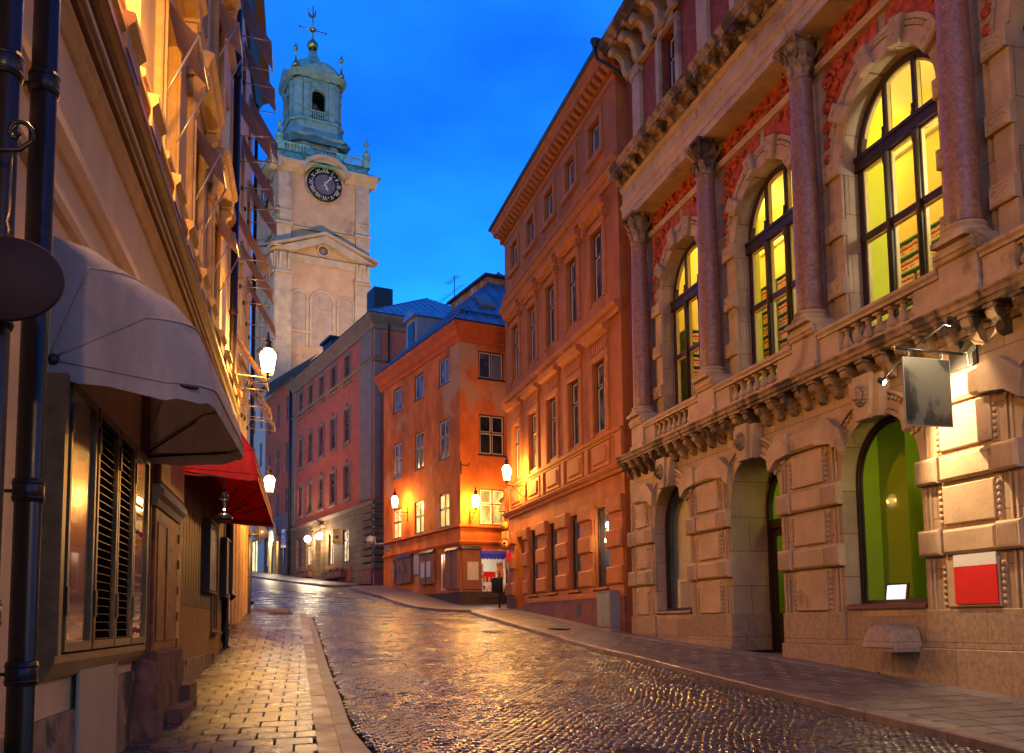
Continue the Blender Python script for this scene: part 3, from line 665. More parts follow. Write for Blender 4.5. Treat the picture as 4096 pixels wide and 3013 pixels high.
# ornamented blocks of the arches
blk = MB(); orn = MB()
blk.cbox(-.25,.25,-.09,.055,-.17,.17,.02)
for (x, z, q) in ((-.1,0,.08),(.1,0,.08)):
    orn.tube([(x+q*(1-i/10)*math.cos(i*.9)*(1 if x > 0 else -1), -.093, z+q*(1-i/10)*math.sin(i*.9)) for i in range(10)], .011, 4)
orn.box(-.2,.2,-.098,-.088,.115,.13); orn.box(-.2,.2,-.098,-.088,-.13,-.115)
b0 = None
for a in AC:
    spots = [(T(a+sg*1.55, .49, z) @ Matrix.Identity(4)) for sg in (-1, 1) for z in (7.95, 9.1, 10.32)]
    spots += [T(a+1.55*math.cos(R(t)), .49, 10.47+1.55*math.sin(R(t))) @ RY(-R(t)) for t in (35, 73, 107, 145)]
    for s in spots:
        if b0 is None: b0 = blk.build('ornament_block', M_['sand'], SP, SM @ s); orn.build('scrollwork', M_['sand'], b0)
        else: copy_part(b0, SP, SM @ s)
# pedestals, balustrades, columns
def pedestal(): 
    m = MB(); m.cbox(-.41,.41,0,.548,6.425,7.08,.012); m.profx([(-.0,7.08),(-.04,7.10),(-.07,7.16),(-.09,7.17),(-.09,7.23),(-.05,7.26),(-.03,7.33),(.548,7.33),(.548,7.08)], -.41, .41)
    m.profx([(-.001,6.425),(-.05,6.425),(-.05,6.52),(-.001,6.56)], -.43, .43)
    m.box(-.49,-.41,.0,.458,7.10,7.24); m.box(.41,.49,.0,.458,7.10,7.24); m.box(-.44,-.41,-.02,.458,7.24,7.31); m.box(.41,.44,-.02,.458,7.24,7.31); return m
ped0 = pedestal().build('pedestal', M_['sand'], SP, SM @ T(CCX[0]))
for c in CCX[1:]: inst(ped0, SP, SM @ T(c))
ZC = 7.33
sh = MB(); sh.lathe([(.255,.30),(.265,.34),(.262,1.2),(.258,2.4),(.245,3.6),(.228,4.6),(.222,5.06),(.235,5.08),(.235,5.12)], n=24)
col0 = sh.build('column', M_['granite_red'], SP, SM @ T(CCX[0], .20, ZC))
bs = MB(); bs.box(-.36,.36,-.36,.36,0,.09); bs.lathe([(.34,.09),(.365,.12),(.365,.15),(.33,.18),(.29,.19),(.285,.22),(.31,.235),(.32,.26),(.30,.285),(.27,.30)], n=24)
bs.build('base', M_['sand'], col0)
cp = MB(); cp.lathe([(.235,5.12),(.255,5.14),(.255,5.17),(.225,5.19),(.225,5.5),(.27,5.75),(.32,5.88)], n=20)
for tier, (zb, hh, rr, nn) in enumerate(((5.18,.26,.235,8),(5.36,.32,.25,8))):
    for i in range(nn):
        a = 2*math.pi*(i+.5*tier)/nn; cxn, sn = math.cos(a), math.sin(a); pts = []; 
        for w in (-.075, 0, .075):
            pts += [((rr)*cxn - w*sn, (rr)*sn + w*cxn, zb), ((rr+.035)*cxn - w*1.1*sn, (rr+.035)*sn + w*1.1*cxn, zb+hh*.6), ((rr+.115)*cxn - w*.7*sn, (rr+.115)*sn + w*.7*cxn, zb+hh), ((rr+.13)*cxn - w*.4*sn, (rr+.13)*sn + w*.4*cxn, zb+hh-.07)]
        cp.add(pts, [(0,1,5,4),(1,2,6,5),(2,3,7,6),(4,5,9,8),(5,6,10,9),(6,7,11,10)])
for sx in (-1,1):
    for sy in (-1,1):
        c = (sx*.31, sy*.31, 5.82); pts = [(c[0]+.085*(1-i/12)*math.cos(i*.85)*sx*.7, c[1]+.085*(1-i/12)*math.cos(i*.85)*sy*.7, c[2]+.085*(1-i/12)*math.sin(i*.85)) for i in range(11)]
        cp.tube(pts, .032, 6); cp.tube([(sx*.2,sy*.2,5.55),(sx*.27,sy*.27,5.72),(sx*.34,sy*.34,5.86)], [.03,.035,.04], 6)
cp.box(-.36,.36,-.36,.36,5.90,5.97); cp.sphere((0,-.35,5.9), .06, 8, 6); cp.sphere((.35,0,5.9), .06, 8, 6)
cp.build('capital', M_['corn_dark'], col0)
for c in CCX[1:]: copy_part(col0, SP, SM @ T(c, .20, ZC))
rail = MB(); base = MB()
for k, a in enumerate(AC):
    l, r = CCX[k]+.44, CCX[k+1]-.44
    rail.profx([(.02,6.93),(.02,6.98),(-.02,7.02),(-.02,7.07),(.02,7.10),(.34,7.10),(.34,6.93)], l, r); rail.box(l, r, .04, .32, 6.425, 6.50)
    for q in (l, r-.62): rail.box(q, q+.62, .06, .30, 6.502, 6.925)
rail.build('balustrade', M_['sand'], SP, SM)
bl = MB(); bl.box(-.085,.085,-.085,.085,0,.05); bl.lathe([(.05,.05),(.085,.10),(.09,.15),(.06,.23),(.042,.28),(.04,.31),(.055,.325),(.042,.34),(.05,.37),(.07,.385)], n=12); bl.box(-.085,.085,-.085,.085,.385,.42)
bl0 = None
for a in AC:
    for i in range(7):
        Mx = SM @ T(a-.93+i*.31, .18, 6.503)
        if bl0 is None: bl0 = bl.build('baluster', M_['sand'], SP, Mx)
        else: inst(bl0, SP, Mx)
# main entablature
mb = MB()
mb.profx([(.56,13.27),(-.02,13.27),(-.02,13.45),(-.05,13.46),(-.05,13.68),(-.08,13.70),(-.11,13.76),(-.11,13.80),(-.03,13.82),(-.03,14.20),(-.08,14.22),(-.10,14.30),(-.12,14.33),(.56,14.33)], XL, XR)
mb.build('architrave', M_['sand'], SP, SM)
mb = MB(); mb.profx([(.46,14.335),(-.14,14.335),(-.15,14.42),(-.18,14.44),(-.18,14.56),(-.48,14.58),(-.48,14.68),(-.53,14.72),(-.56,14.80),(.0,14.95),(.46,14.95)], XL, XR)
for i in range(190): mb.sphere((XL+.06+i*.113, -.155, 14.36), .036, 6, 4)
mb.build('main_cornice', M_['corn_dark'], SP, SM)
mo = MB(); mo.profx([(-.18,14.57),(-.45,14.57),(-.47,14.51),(-.42,14.44),(-.34,14.45),(-.28,14.40),(-.22,14.30),(-.15,14.30)], -.09, .09); mo.sphere((0,-.42,14.47), .06, 8, 6)
m0 = mo.build('modillion', M_['corn_dark'], SP, SM @ T(-6.5))
for i in range(1, 36): inst(m0, SP, SM @ T(-6.5+i*.595))
ro = MB(); ro.lathe([(.14,0),(.14,.02),(.11,.035),(.10,.02),(.05,.02),(.05,.045),(.02,.05)], n=18, M=RX(R(90)))
r0 = ro.build('rosette', M_['sand'], SP, SM @ T(CCX[0]+.2, -.03, 14.02))
for c in CCX[1:]: inst(r0, SP, SM @ T(c, -.03, 14.02))
# top floor: brick with stone pilasters and framed windows
mb = MB(); th = [(a-.5, a+.5, 15.85, 17.75, .28) for a in AC]
wall(mb, XL, XR, 14.9, 18.2, th, y=.34); mb.quad((XL-.3,.34,14.9),(XL,.34,14.9),(XL,.34,18.2),(XL-.3,.34,18.2)); mb.build('brick_wall', M_['brick'], SP, SM)
for c in CCX:
    mb = MB()
    if 1:
        mb.cbox(c-.27, c+.27, .22, .338, 14.95, 17.75, .01); mb.cbox(c-.31, c+.31, .19, .338, 14.95, 15.45, .01); mb.box(c-.32,c+.32,.17,.338,17.62,17.80)
        for s in (-1,1): mb.tube([(c+s*.25+.06*(1-i/9)*math.cos(i*.9), .19, 17.55+.06*(1-i/9)*math.sin(i*.9)) for i in range(9)], .025, 5)
    mb.build('stone_pilaster', M_['sand'], SP, SM)
for a in AC:
    mb = MB()
    for (x0, x1, z0, z1, y) in ((a-.72,a-.5,15.6,17.80,.24),(a+.5,a+.72,15.6,17.80,.24),(a-.5,a+.5,17.75,17.98,.24),(a-.78,a+.78,17.985,18.10,.16),(a-.82,a+.82,15.45,15.60,.18),(a-.5,a+.5,15.605,15.84,.26)):
        mb.box(x0, x1, y, .338, z0, z1)
    mb.build('window_trim', M_['sand'], SP, SM)
mb = MB(); mb.profx([(.34,17.82),(.20,17.82),(.17,17.88),(.17,17.94),(.34,17.96)], XL, AC[0]-.83)
mb.build('string_course', M_['sand'], SP, SM)
for a in AC: casement(1.0, 1.9, SM @ T(a-.5, .58, 15.85), SP, M_['wood_dark'], M_['pane_blue'], t=.06, transom=.68, sash=M_['wood_white'])
mb = MB(); mb.profx([(.34,18.10),(.22,18.12),(.22,18.55),(-.46,18.62),(-.50,18.72),(-.62,18.78),(-.66,18.92),(.6,19.15),(.6,18.1)], XL-.15, XR); mb.build('roof_cornice', M_['corn_dark'], SP, SM)
sb = MB(); sb.profx([(.218,18.60),(-.40,18.60),(-.44,18.50),(-.36,18.40),(-.24,18.42),(-.12,18.36),(-.02,18.2),(-.01,18.0),(.06,17.86),(.16,17.80),(.218,17.85)], -.12, .12)
sb.sphere((0,-.34,18.48), .08, 8, 6); sb.sphere((0,.08,17.92), .07, 8, 6)
s0 = sb.build('scroll_bracket', M_['sand'], SP, SM @ T(-6.55))
for i in range(1, 27): inst(s0, SP, SM @ T(-6.55+i*.80))
MB().add([(XL-.2,-.60,18.96),(XR,-.60,18.96),(XR,4,21.5),(XL-.2,4,21.5),(XL-.2,4,18.9)], [(0,1,2,3),(0,3,4)]).build('roof', M_['roof'], SP, SM)
# great arched windows: iron frame, panes
def big_window(a):
    f = MB(); W = 1.28
    f.ring(a, 10.45, 1.14, 1.28, .84, .95, 0, 180, 26); f.box(a-W,a-W+.14,.84,.95,6.95,10.2); f.box(a+W-.14,a+W,.84,.95,6.95,10.2)
    f.box(a-W,a+W,.78,.97,10.20,10.46); f.box(a-W,a+W,.75,.80,10.40,10.475); f.box(a-W,a+W,.76,.80,10.19,10.23)
    f.box(a-W,a+W,.82,.95,8.78,8.90); f.box(a-W,a+W,.84,.95,6.95,7.06)
    for x in (-.40, .40):
        f.box(a+x-.055,a+x+.055,.80,.95,6.95,10.2); f.lathe([(.05,0),(.05,2.9),(.065,2.95),(.075,3.1),(.09,3.15)], (a+x,.80,7.05), 8)
        h = math.sqrt(1.18**2-x*x); f.box(a+x-.05,a+x+.05,.82,.95,10.46,10.45+h); f.lathe([(.05,0),(.06,.05),(.045,.1),(.05,.2)], (a+x,.80,10.47), 8)
    o = f.build('window', M_['wood_dark'], SP, SM)
    s = MB()
    for (x0,x1) in ((-1.14,-.455),(-.345,.345),(.455,1.14)):
        for (z0,z1) in ((7.06,8.78),(8.90,10.19)):
            q=.035
            s.box(a+x0,a+x0+q,.86,.93,z0,z1); s.box(a+x1-q,a+x1,.86,.93,z0,z1); s.box(a+x0+q,a+x1-q,.86,.93,z0,z0+q); s.box(a+x0+q,a+x1-q,.86,.93,z1-q,z1)
    s.ring(a,10.45,1.10,1.14,.86,.93,18,162,22); s.box(a-.35+.035,a+.35-.035,.86,.93,10.462,10.49)
    for x in (-.455,-.38,.345,.42): s.box(a+x,a+x+.035,.86,.93,10.47,10.45+math.sqrt(1.12**2-(abs(x)+.035)**2))
    s.build('sash', M_['sash_y'], o)
    g = MB(); halfdisc(g, a, 1.18, 6.97, 10.45, .90, 24); g.build('pane', M_['glass'], o)
M_['sash_y'] = mat('ochre sash paint', (.55,.42,.16), .5, .1, 10, .05)
for a in AC: big_window(a)
# library room behind them
M_['lib_wall'] = mat('yellow plaster', (.78,.60,.12), .9, .06, 1, .05)
M_['lib_wall2'] = mat('green plaster', (.52,.58,.06), .9, .06, 1, .05)
M_['lib_ceil'] = mat('warm white ceiling', (.80,.68,.30), .9, .05, 1, .05)
M_['shelf'] = mat('green painted shelving', (.12,.22,.05), .6, .2, 3, .1)
M_['book_tan'] = mat('tan bindings', (.75,.45,.12), .7, .3, 14, .2)
M_['book_red'] = mat('red title bands', (.45,.02,.01), .7, .2, 10, .1)
mb = MB()
mb.quad((XL+.3,4.0,6.6),(XR,4.0,6.6),(XR,4.0,13.6),(XL+.3,4.0,13.6)); mb.quad((XL+.3,.95,6.6),(XL+.3,4.0,6.6),(XL+.3,4.0,13.6),(XL+.3,.95,13.6)); mb.quad((XR,.95,6.6),(XR,4.0,6.6),(XR,4.0,13.6),(XR,.95,13.6))
mb.build('interior_wall', M_['lib_wall'], SP, SM)
for k in range(4):
    mb = MB(); x = CCX[k+1]; mb.box(x-.30, x-.22, .94, 1.75 if k == 0 else 2.3, 6.6, 13.4)
    mb.build('partition', M_['lib_wall2'], SP, SM)
mb = MB(); mb.quad((XL+.3,.95,6.6),(XR,.95,6.6),(XR,4.0,6.6),(XL+.3,4.0,6.6)); mb.build('floor', M_['wood_brown'], SP, SM)
mb = MB(); mb.box(XL+.3,XR,.92,5.3,13.4,13.5)
for k in range(5): mb.box(AC[k]-1.7, AC[k]+1.7, 3.88, 3.995, 12.3, 12.6); mb.box(AC[k]-1.7, AC[k]+1.7, 3.75, 3.995, 12.6, 12.7)
mb.box(XL+.3, XR, .96, 1.0, 12.2, 13.4)
mb.build('ceiling', M_['lib_ceil'], SP, SM)
BK = None
def bookshelf(k, Mx=None, rows=9):
    x = AC[k]+.1
    t = thing('bookshelf', Mx or FR_ @ T(x-.1, 3.75, 6.6), ['tall green bookshelf behind the farthest arched window', 'tall green bookshelf behind the middle arched window', 'tall green bookshelf behind the nearest arched window', 'tall green bookshelf behind an arched window beyond the photo edge', 'green bookshelf at the near end of the library'][k], 'bookshelf', 'bookshelves in the library')
    f = MB(); n = rows
    for i in range(n+1): f.box(-2.07,2.07,-.15,.22,.15+i*.36,.18+i*.36)
    for i in range(6): f.box(-2.07+i*.82,-2.03+i*.82,-.16,.22,.1,.18+n*.36)
    f.build('shelving', M_['shelf'], t)
    bt = MB(); br = MB(); r_ = random.Random(k)
    for i in range(n):
        for c in range(5):
            q = -2.02+c*.82
            while q < -2.02+c*.82+.72:
                w = r_.uniform(.045,.065); h = .26+r_.uniform(-.01,.02)
                if r_.random() > .05:
                    bt.box(q,q+w-.004,-.12,.12,.183+i*.36,.183+i*.36+h); br.box(q+.002,q+w-.006,-.123,-.118,.183+i*.36+h*.55,.183+i*.36+h*.75)
                    if r_.random() > .3: br.box(q+.002,q+w-.006,-.123,-.118,.183+i*.36+h*.25,.183+i*.36+h*.35)
                q += w
    o = bt.build('books', M_['book_tan'], t); o['kind'] = 'stuff'; o2 = br.build('title_bands', M_['book_red'], o); return t
for k in range(1, 4): bookshelf(k)
t0 = bookshelf(0, None, 12); t0['label'] = 'tall green bookshelf against the back wall at the far end of the library'
bookshelf(0, FR_ @ T(-6.28, 3.65, 6.6) @ RZ(R(90)))
for k in range(5):
    for dx, y, W in ((0, 2.6, 30),):
        l = point('library_light', tuple(FR_ @ Vector((AC[k]-.6, 2.9, 12.6))), W, (1.0,.72,.20), .25)
# hanging globes and small ceiling spots seen through the panes
def pend(x, y, z, r, label):
    t = thing('pendant_lamp', FR_ @ T(x, y, z), label, 'lamp', 'library lamps')
    MB().sphere((0,0,0), r, 16, 10).build('lamp_globe', M_['globe'], t); MB().tube([(0,0,r),(0,0,13.4-z)], .012, 5).build('cord', M_['brass'], t)
pend(AC[2]+1.35, 1.9, 9.55, .24, 'large white globe lamp hanging behind the nearest arched window')
pend(AC[1]+.95, 1.9, 8.9, .09, 'small bright lamp behind the middle arched window')
pend(AC[2]+.35, 2.1, 9.0, .055, 'small bright lamp over the books behind the nearest arched window')
pend(AC[1]+1.3, 2.0, 7.9, .08, 'low bright lamp at the foot of the middle arched window')
# ground-floor windows and door
def gwin(k):
    a = AC[k]; f = MB(); f.ring(a, 4.05, .97, 1.05, .30, .40, 0, 180, 22); f.box(a-1.05,a-.97,.30,.40,1.82,4.05); f.box(a+.97,a+1.05,.30,.40,1.82,4.05); f.box(a-.97,a+.97,.30,.40,1.82,1.90)
    f.ring(a, 4.05, .93, .97, .33, .37, 0, 180, 22); f.box(a-.97,a-.93,.33,.37,1.90,4.05); f.box(a+.93,a+.97,.33,.37,1.90,4.05)
    o = f.build('window', M_['wood_dark'], SP, SM)
    g = MB(); halfdisc(g, a, .96, 1.9, 4.05, .36, 22); g.build('pane', M_['glass'], o)
    MB().profx([(.39,1.74),(-.05,1.74),(-.05,1.78),(-.02,1.81),(.1,1.84),(.39,1.84)], a-1.03, a+1.03).build('sill', M_['wood_brown'], o)
for k in (0, 2, 3, 4): gwin(k)
M_['green_wall'] = mat('lime green wall', (.36,.46,.03), .9, .05, 1, .05); M_['green_dark'] = mat('dark green curtain', (.012,.05,.006), .8, .4, 9, .3, streak=.1)
M_['grey_blind'] = mat('grey blind', (.5,.45,.36), .8, .1, 2, .1)
# room behind the lit green window
mb = MB(); a = AC[2]; mb.box(a-1.6,a-1.5,.42,4,1.2,5.4); mb.quad((a-1.5,1.15,1.2),(a-.72,1.15,1.2),(a-.72,1.15,5.4),(a-1.5,1.15,5.4)); mb.quad((a-1.5,4,1.2),(a+3.2,4,1.2),(a+3.2,4,5.4),(a-1.5,4,5.4)); mb.quad((a-1.6,.42,5.3),(a+3.2,.42,5.3),(a+3.2,4,5.3),(a-1.6,4,5.3)); mb.quad((a+3.2,.42,1.2),(a+3.2,4,1.2),(a+3.2,4,5.4),(a+3.2,.42,5.4))
mb.quad((a-1.6,.42,1.3),(a+3.2,.42,1.3),(a+3.2,4,1.3),(a-1.6,4,1.3))
mb.build('interior_wall', M_['green_wall'], SP, SM)
mb = MB()
for i in range(26): 
    q = a-.7+i*.05; mb.add([(q,1.5+.03*(i%2),1.9),(q+.05,1.5+.03*((i+1)%2),1.9),(q+.05,1.5+.03*((i+1)%2),4.2),(q,1.5+.03*(i%2),4.2)],[(0,1,2,3)])
mb.build('curtain', M_['green_dark'], SP, SM)
mb = MB(); mb.box(a-.25,a-.18,1.42,1.48,1.9,4.3); mb.box(a-.75,a+.7,1.42,1.48,4.22,4.3); mb.box(a-.1,a-.07,1.42,1.48,1.9,4.3); mb.build('curtain_rail', M_['sash_y'], SP, SM)
point('window_room_light', tuple(FR_ @ Vector((a+1.35, .62, 4.7))), 3.5, (1,.95,.25), .1)
point('window_room_light', tuple(FR_ @ Vector((a+2.2, 1.0, 4.6))), 10, (1,.95,.28), .12)
mb = MB(); a = AC[0]; mb.quad((a-1.2,.62,1.2),(a+1.2,.62,1.2),(a+1.2,.62,5.3),(a-1.2,.62,5.3)); mb.build('blind', M_['grey_blind'], SP, SM)
for k in (3, 4):
    a = AC[k]; MB().quad((a-1.2,.7,1.2),(a+1.2,.7,1.2),(a+1.2,.7,5.3),(a-1.2,.7,5.3)).build('blind', M_['grey_blind'], SP, SM)
# deep doorway with panelled, glazed door
a = AC[1]; mb = MB(); mb.quad((a-1.05,1.0,.0),(a-1.05,1.0,4.05),(a-1.05,1.0,4.05),(a-1.05,1.0,.0))
f = MB(); f.ring(a, 4.05, .93, 1.05, .92, 1.02, 0, 180, 20); f.box(a-1.05,a-.93,.92,1.02,.86,4.05); f.box(a+.93,a+1.05,.92,1.02,.86,4.05); f.box(a-.93,a+.93,.88,1.03,3.62,3.82)
d0 = f.build('door_frame', M_['wood_dark'], SP, SM)
g = MB(); halfdisc(g, a, .94, 3.82, 4.05, .98, 20); g.build('fanlight', M_['glass'], d0)
for s in (-1, 1):
    x0, x1 = (a-.92, a-.005) if s < 0 else (a+.005, a+.92)
    d = MB(); d.box(x0,x0+.14,.94,1.0,.87,3.62); d.box(x1-.14,x1,.94,1.0,.87,3.62); d.box(x0+.14,x1-.14,.94,1.0,.87,1.10); d.box(x0+.14,x1-.14,.94,1.0,1.55,1.72); d.box(x0+.14,x1-.14,.94,1.0,3.44,3.62); d.cbox(x0+.17,x1-.17,.945,.99,1.13,1.52,.03); d.box(x0+.14,x1-.14,.955,.99,1.10,1.55)
    o = d.build('door', M_['wood_dark'], SP, SM); MB().quad((x0+.13,.97,1.7),(x1-.13,.97,1.7),(x1-.13,.97,3.46),(x0+.13,.97,3.46)).build('pane', M_['glass'], o)
    MB().sphere((x1-.07 if s < 0 else x0+.07,.91,1.95), .03).build('handle', M_['brass'], o)
mb = MB(); mb.quad((a-1.5,2.6,.6),(a+1.5,2.6,.6),(a+1.5,2.6,5.3),(a-1.5,2.6,5.3)); mb.quad((a-1.4,1.1,.6),(a-1.4,2.6,.6),(a-1.4,2.6,5.3),(a-1.4,1.1,5.3)); mb.quad((a+1.2,1.1,.6),(a+1.2,2.6,.6),(a+1.2,2.6,5.3),(a+1.2,1.1,5.3)); mb.quad((a-1.5,1.05,5.3),(a+1.5,1.05,5.3),(a+1.5,2.6,5.3),(a-1.5,2.6,5.3)); mb.build('interior_wall', M_['green_wall'], SP, SM)
point('hall_light', tuple(FR_ @ Vector((a+.95, 1.6, 5.0))), 5, (1,.95,.25), .1)
# domed stone block standing on the base course below the green window
mb = MB(); v = []; f = []; nx, ny = 14, 8; x0, x1, y0, y1, zb, hh = 4.36, 5.16, -.62, -.05, 1.112, .38
for i in range(nx+1):
    q = -1+2*i/nx; px = (x0+x1)/2+(x1-x0)/2*q
    for k in range(ny+1):
        w = k/ny; py = y1+(y0-y1)*w
        v.append((px, py, zb+hh*max(0, 1-abs(q)**3.2)**.45*max(0, 1-w**7)**.3))
for i in range(nx):
    for k in range(ny): f.append((i*(ny+1)+k, (i+1)*(ny+1)+k, (i+1)*(ny+1)+k+1, i*(ny+1)+k+1))
mb.add(v, f, smooth=True)
o = mb.build('stone_hood', M_['granite'], None); o.matrix_world = FR_; tag(o, 'rounded stone hood on the base course below the lime green window', 'stone block')
mb = MB(); mb.box(4.36, 5.16, -.60, -.092, 1.04, 1.111); mb.build('hood_base', M_['granite'], o)
mb = MB(); mb.cbox(AC[2]-.45, AC[2]+.25, -.105, -.092, .5, 1.03, .004); mb.build('base_panel', M_['granite'], o)
mb = MB(); mb.tube([(AC[2]-.1,-.14,.62),(AC[2]-.1,-.09,.62)], .05, 12); mb.build('drain_hole', M_['iron'], o)
# ================================================================== ORANGE TOWNHOUSE (five bays)
OT = thing('orange_townhouse', frame(world_wall(FR_, -20.4), AZR+180, 1.5), 'orange five-bay townhouse with dentilled cornice and tall framed windows, next to the stone palace', 'building')
OM = sub(OT, FR_); X0, X1 = -20.4, -7.18
WC = [-9.02-2.44*i for i in range(5)]
holes = []
for c in WC: holes += [(c-.53, c+.53, 16.64, 17.72, .28), (c-.55, c+.55, 11.8, 14.08, .30), (c-.55, c+.55, 7.52, 9.78, .30)]
GW = [(-17.0,-15.85),(-14.6,-13.45),(-12.15,-11.0),(-9.72,-8.45)]
for a, b in GW: holes.append((a, b, 2.62, 5.15, .30))
holes.append((-18.95,-17.72,1.5,5.06,1.1))
mb = MB(); wall(mb, X0, X1, .8, 18.6, holes)
mb.quad((X0,0,.8),(X0,9,.8),(X0,9,18.6),(X0,0,18.6)); mb.quad((X1,0,.8),(X1,.5,.8),(X1,.5,18.6),(X1,0,18.6)); mb.build('wall', M_['orange'], OT, OM)
MB().box(X1+.002, -6.79, .40, .5, .8, 18.6).build('side_wall', M_['orange'], OT, OM)
mb = MB()
def stringc(z, d, h, x0=X0-.0, x1=X1, ret=True):
    mb.profx([(-.002,z-h),(-d*.35,z-h),(-d*.5,z-h*.6),(-d*.75,z-h*.5),(-d,z-h*.15),(-d,z),(-.002,z+.05)], x0-d*.6, x1+(d*.3 if ret else 0))
stringc(15.72,.16,.22); stringc(15.30,.28,.34); stringc(11.12,.26,.34); stringc(7.28,.14,.14); stringc(6.22,.22,.26); stringc(18.28,.08,.12)
mb.build("string_course", M_["orange_trim"], OT, OM)
for c in WC:
    mb = MB()    # top floor frames
    for (x0,x1,z0,z1,y) in ((c-.74,c-.53,16.45,17.72,-.06),(c+.53,c+.74,16.45,17.72,-.06),(c-.74,c+.74,17.722,17.95,-.06)): mb.cbox(x0,x1,y,-.002,z0,z1,.02)
    mb.box(c-.8,c+.8,-.12,-.002,16.47-.12,16.55-.02)
    mb.build('window_trim', M_['orange_trim'], OT, OM)
    for (zb, zt) in ((11.8,14.08),(7.52,9.78)):
        mb = MB()
        for (x0,x1,z0,z1,y) in ((c-.80,c-.55,zb-.1,zt,-.07),(c+.55,c+.80,zb-.1,zt,-.07),(c-.80,c+.80,zt+.002,zt+.24,-.07)): mb.cbox(x0,x1,y,-.002,z0,z1,.025)
        for s in (-1,1):
            for i in range(20): mb.box(c+s*.66-.02,c+s*.66+.02,-.085,-.069,zb+i*.115,zb+i*.115+.06)
        mb.build('window_trim', M_['orange_trim'], OT, OM)
    mb = MB()    # hoods
    mb.profx([(-.002,14.42),(-.10,14.42),(-.12,14.5),(-.26,14.55),(-.28,14.66),(-.30,14.70),(-.002,14.80)], c-.98, c+.98)
    for s in (-1,1): mb.box(c+s*.88-.07,c+s*.88+.07,-.20,-.002,14.18,14.42); mb.sphere((c+s*.88,-.16,14.22), .07, 8, 6)
    mb.build('window_hood', M_['orange_trim'], OT, OM); mb = MB()
    mb.profx([(-.002,10.42),(-.10,10.42),(-.12,10.5),(-.26,10.55),(-.28,10.66),(-.30,10.70),(-.002,10.78)], c-.98, c+.98)
    for i in range(9):
        t = (i-4)/4; mb.prism([(c+t*.66-.055,10.03),(c+t*.66+.055,10.03),(c+t*.84+.07,10.41),(c+t*.84-.07,10.41)], -.08, -.002)
    for i in range(14): mb.box(c-.84+i*.125,c-.84+i*.125+.06,-.14,-.10,10.36,10.42)
    mb.build('window_hood', M_['orange_trim'], OT, OM); mb = MB()
    mb.cbox(c-.78,c+.78,-.05,-.002,6.34,7.12,.02)
    mb.cbox(c-.60,c+.60,-.10,-.05,6.46,7.0,.05)
    for s in (-1,): mb.cbox(c-1.22-.16,c-1.22+.16,-.08,-.002,6.30,7.14,.02)
    mb.build('parapet_panel', M_['orange_trim'], OT, OM)
mb = MB()
mb.cbox(X1-.5,X1-.02,-.08,-.002,6.30,7.14,.02)
mb.build('pilaster_strip', M_['orange_trim'], OT, OM)
# banded piers of the ground floor
mb = MB()
piers = [(-20.38,-18.97),(-17.70,-17.02),(-15.83,-14.62),(-13.43,-12.17),(-10.98,-9.74),(-8.43,-7.2)]
for a, b in piers:
    mb = MB(); m_ = (a+b)/2; w = min(.42, (b-a)/2)
    if b-a > 1.3: a_, b_ = a, b
    else: a_, b_ = a, b
    for z0, z1 in ((2.66,3.2),(3.75,4.3),(4.8,5.3)): mb.cbox(a_+.01, b_-.01, -.17, -.002, z0, z1, .05)
    mb.cbox(a_+.05, b_-.05, -.07, -.002, 2.3, 5.2, .01); mb.build('rusticated_pier', M_['orange_trim'], OT, OM)
mb = MB()
mb.profx([(-.002,2.30),(-.12,2.30),(-.12,2.40),(-.06,2.5),(-.002,2.52)], -17.0, X1)
mb.build('string_course', M_['orange_trim'], OT, OM)
M_['plinth_red'] = mat('red stone plinth', (.20,.065,.05), .7, .35, 4, .3, brick=(.95,3,.012,(.3,.25,.25),1.2))
mb = MB(); mb.cbox(-17.72, X1, -.10, -.002, .4, 2.30, .01); mb.cbox(X0-.02,-18.95,-.08,-.002,.4,2.55,.01); mb.build('plinth', M_['plinth_red'], OT, OM)
MB().box(-18.94,-17.73,-.12,1.1,1.2,2.14).build('doorstep', M_['slab_gr'], OT, OM)
d = MB(); d.box(-18.94,-17.73,1.02,1.08,2.14,5.0); 
for z in (2.35,3.3,4.25): d.cbox(-18.8,-18.38,.99,1.02,z,z+.75,.03); d.cbox(-18.28,-17.86,.99,1.02,z,z+.75,.03)
o = d.build('door', M_['wood_brown'], OT, OM); MB().sphere((-18.25,.97,3.2), .035).build('handle', M_['brass'], o)
for i, c in enumerate(WC):
    casement(1.06, 1.08, OM @ T(c-.53, .12, 16.64), OT, M_['wood_dark'], M_['pane'], t=.06, transom=0, sash=M_['wood_white'])
    casement(1.10, 2.28, OM @ T(c-.55, .12, 11.8), OT, M_['wood_dark'], M_['pane'], t=.065, transom=.66, sash=M_['wood_white'])
    casement(1.10, 2.26, OM @ T(c-.55, .12, 7.52), OT, M_['wood_dark'], M_['pane'], t=.065, transom=.66, sash=M_['wood_white'])
M_['pane_teal'] = pane_mat('shop glass', (.045,.06,.06), (.12,.11,.09), cscale=.8, rough=.04)
for i, (a, b) in enumerate(GW):
    casement(b-a, 2.53, OM @ T(a, .10, 2.62), OT, M_['wood_dark'], M_['pane_teal'], t=.09, transom=0, mull=False)
    MB().box(a-.1,b+.05,-.16,.2,2.54,2.615).build('sill', M_['orange_trim'], OT, OM)
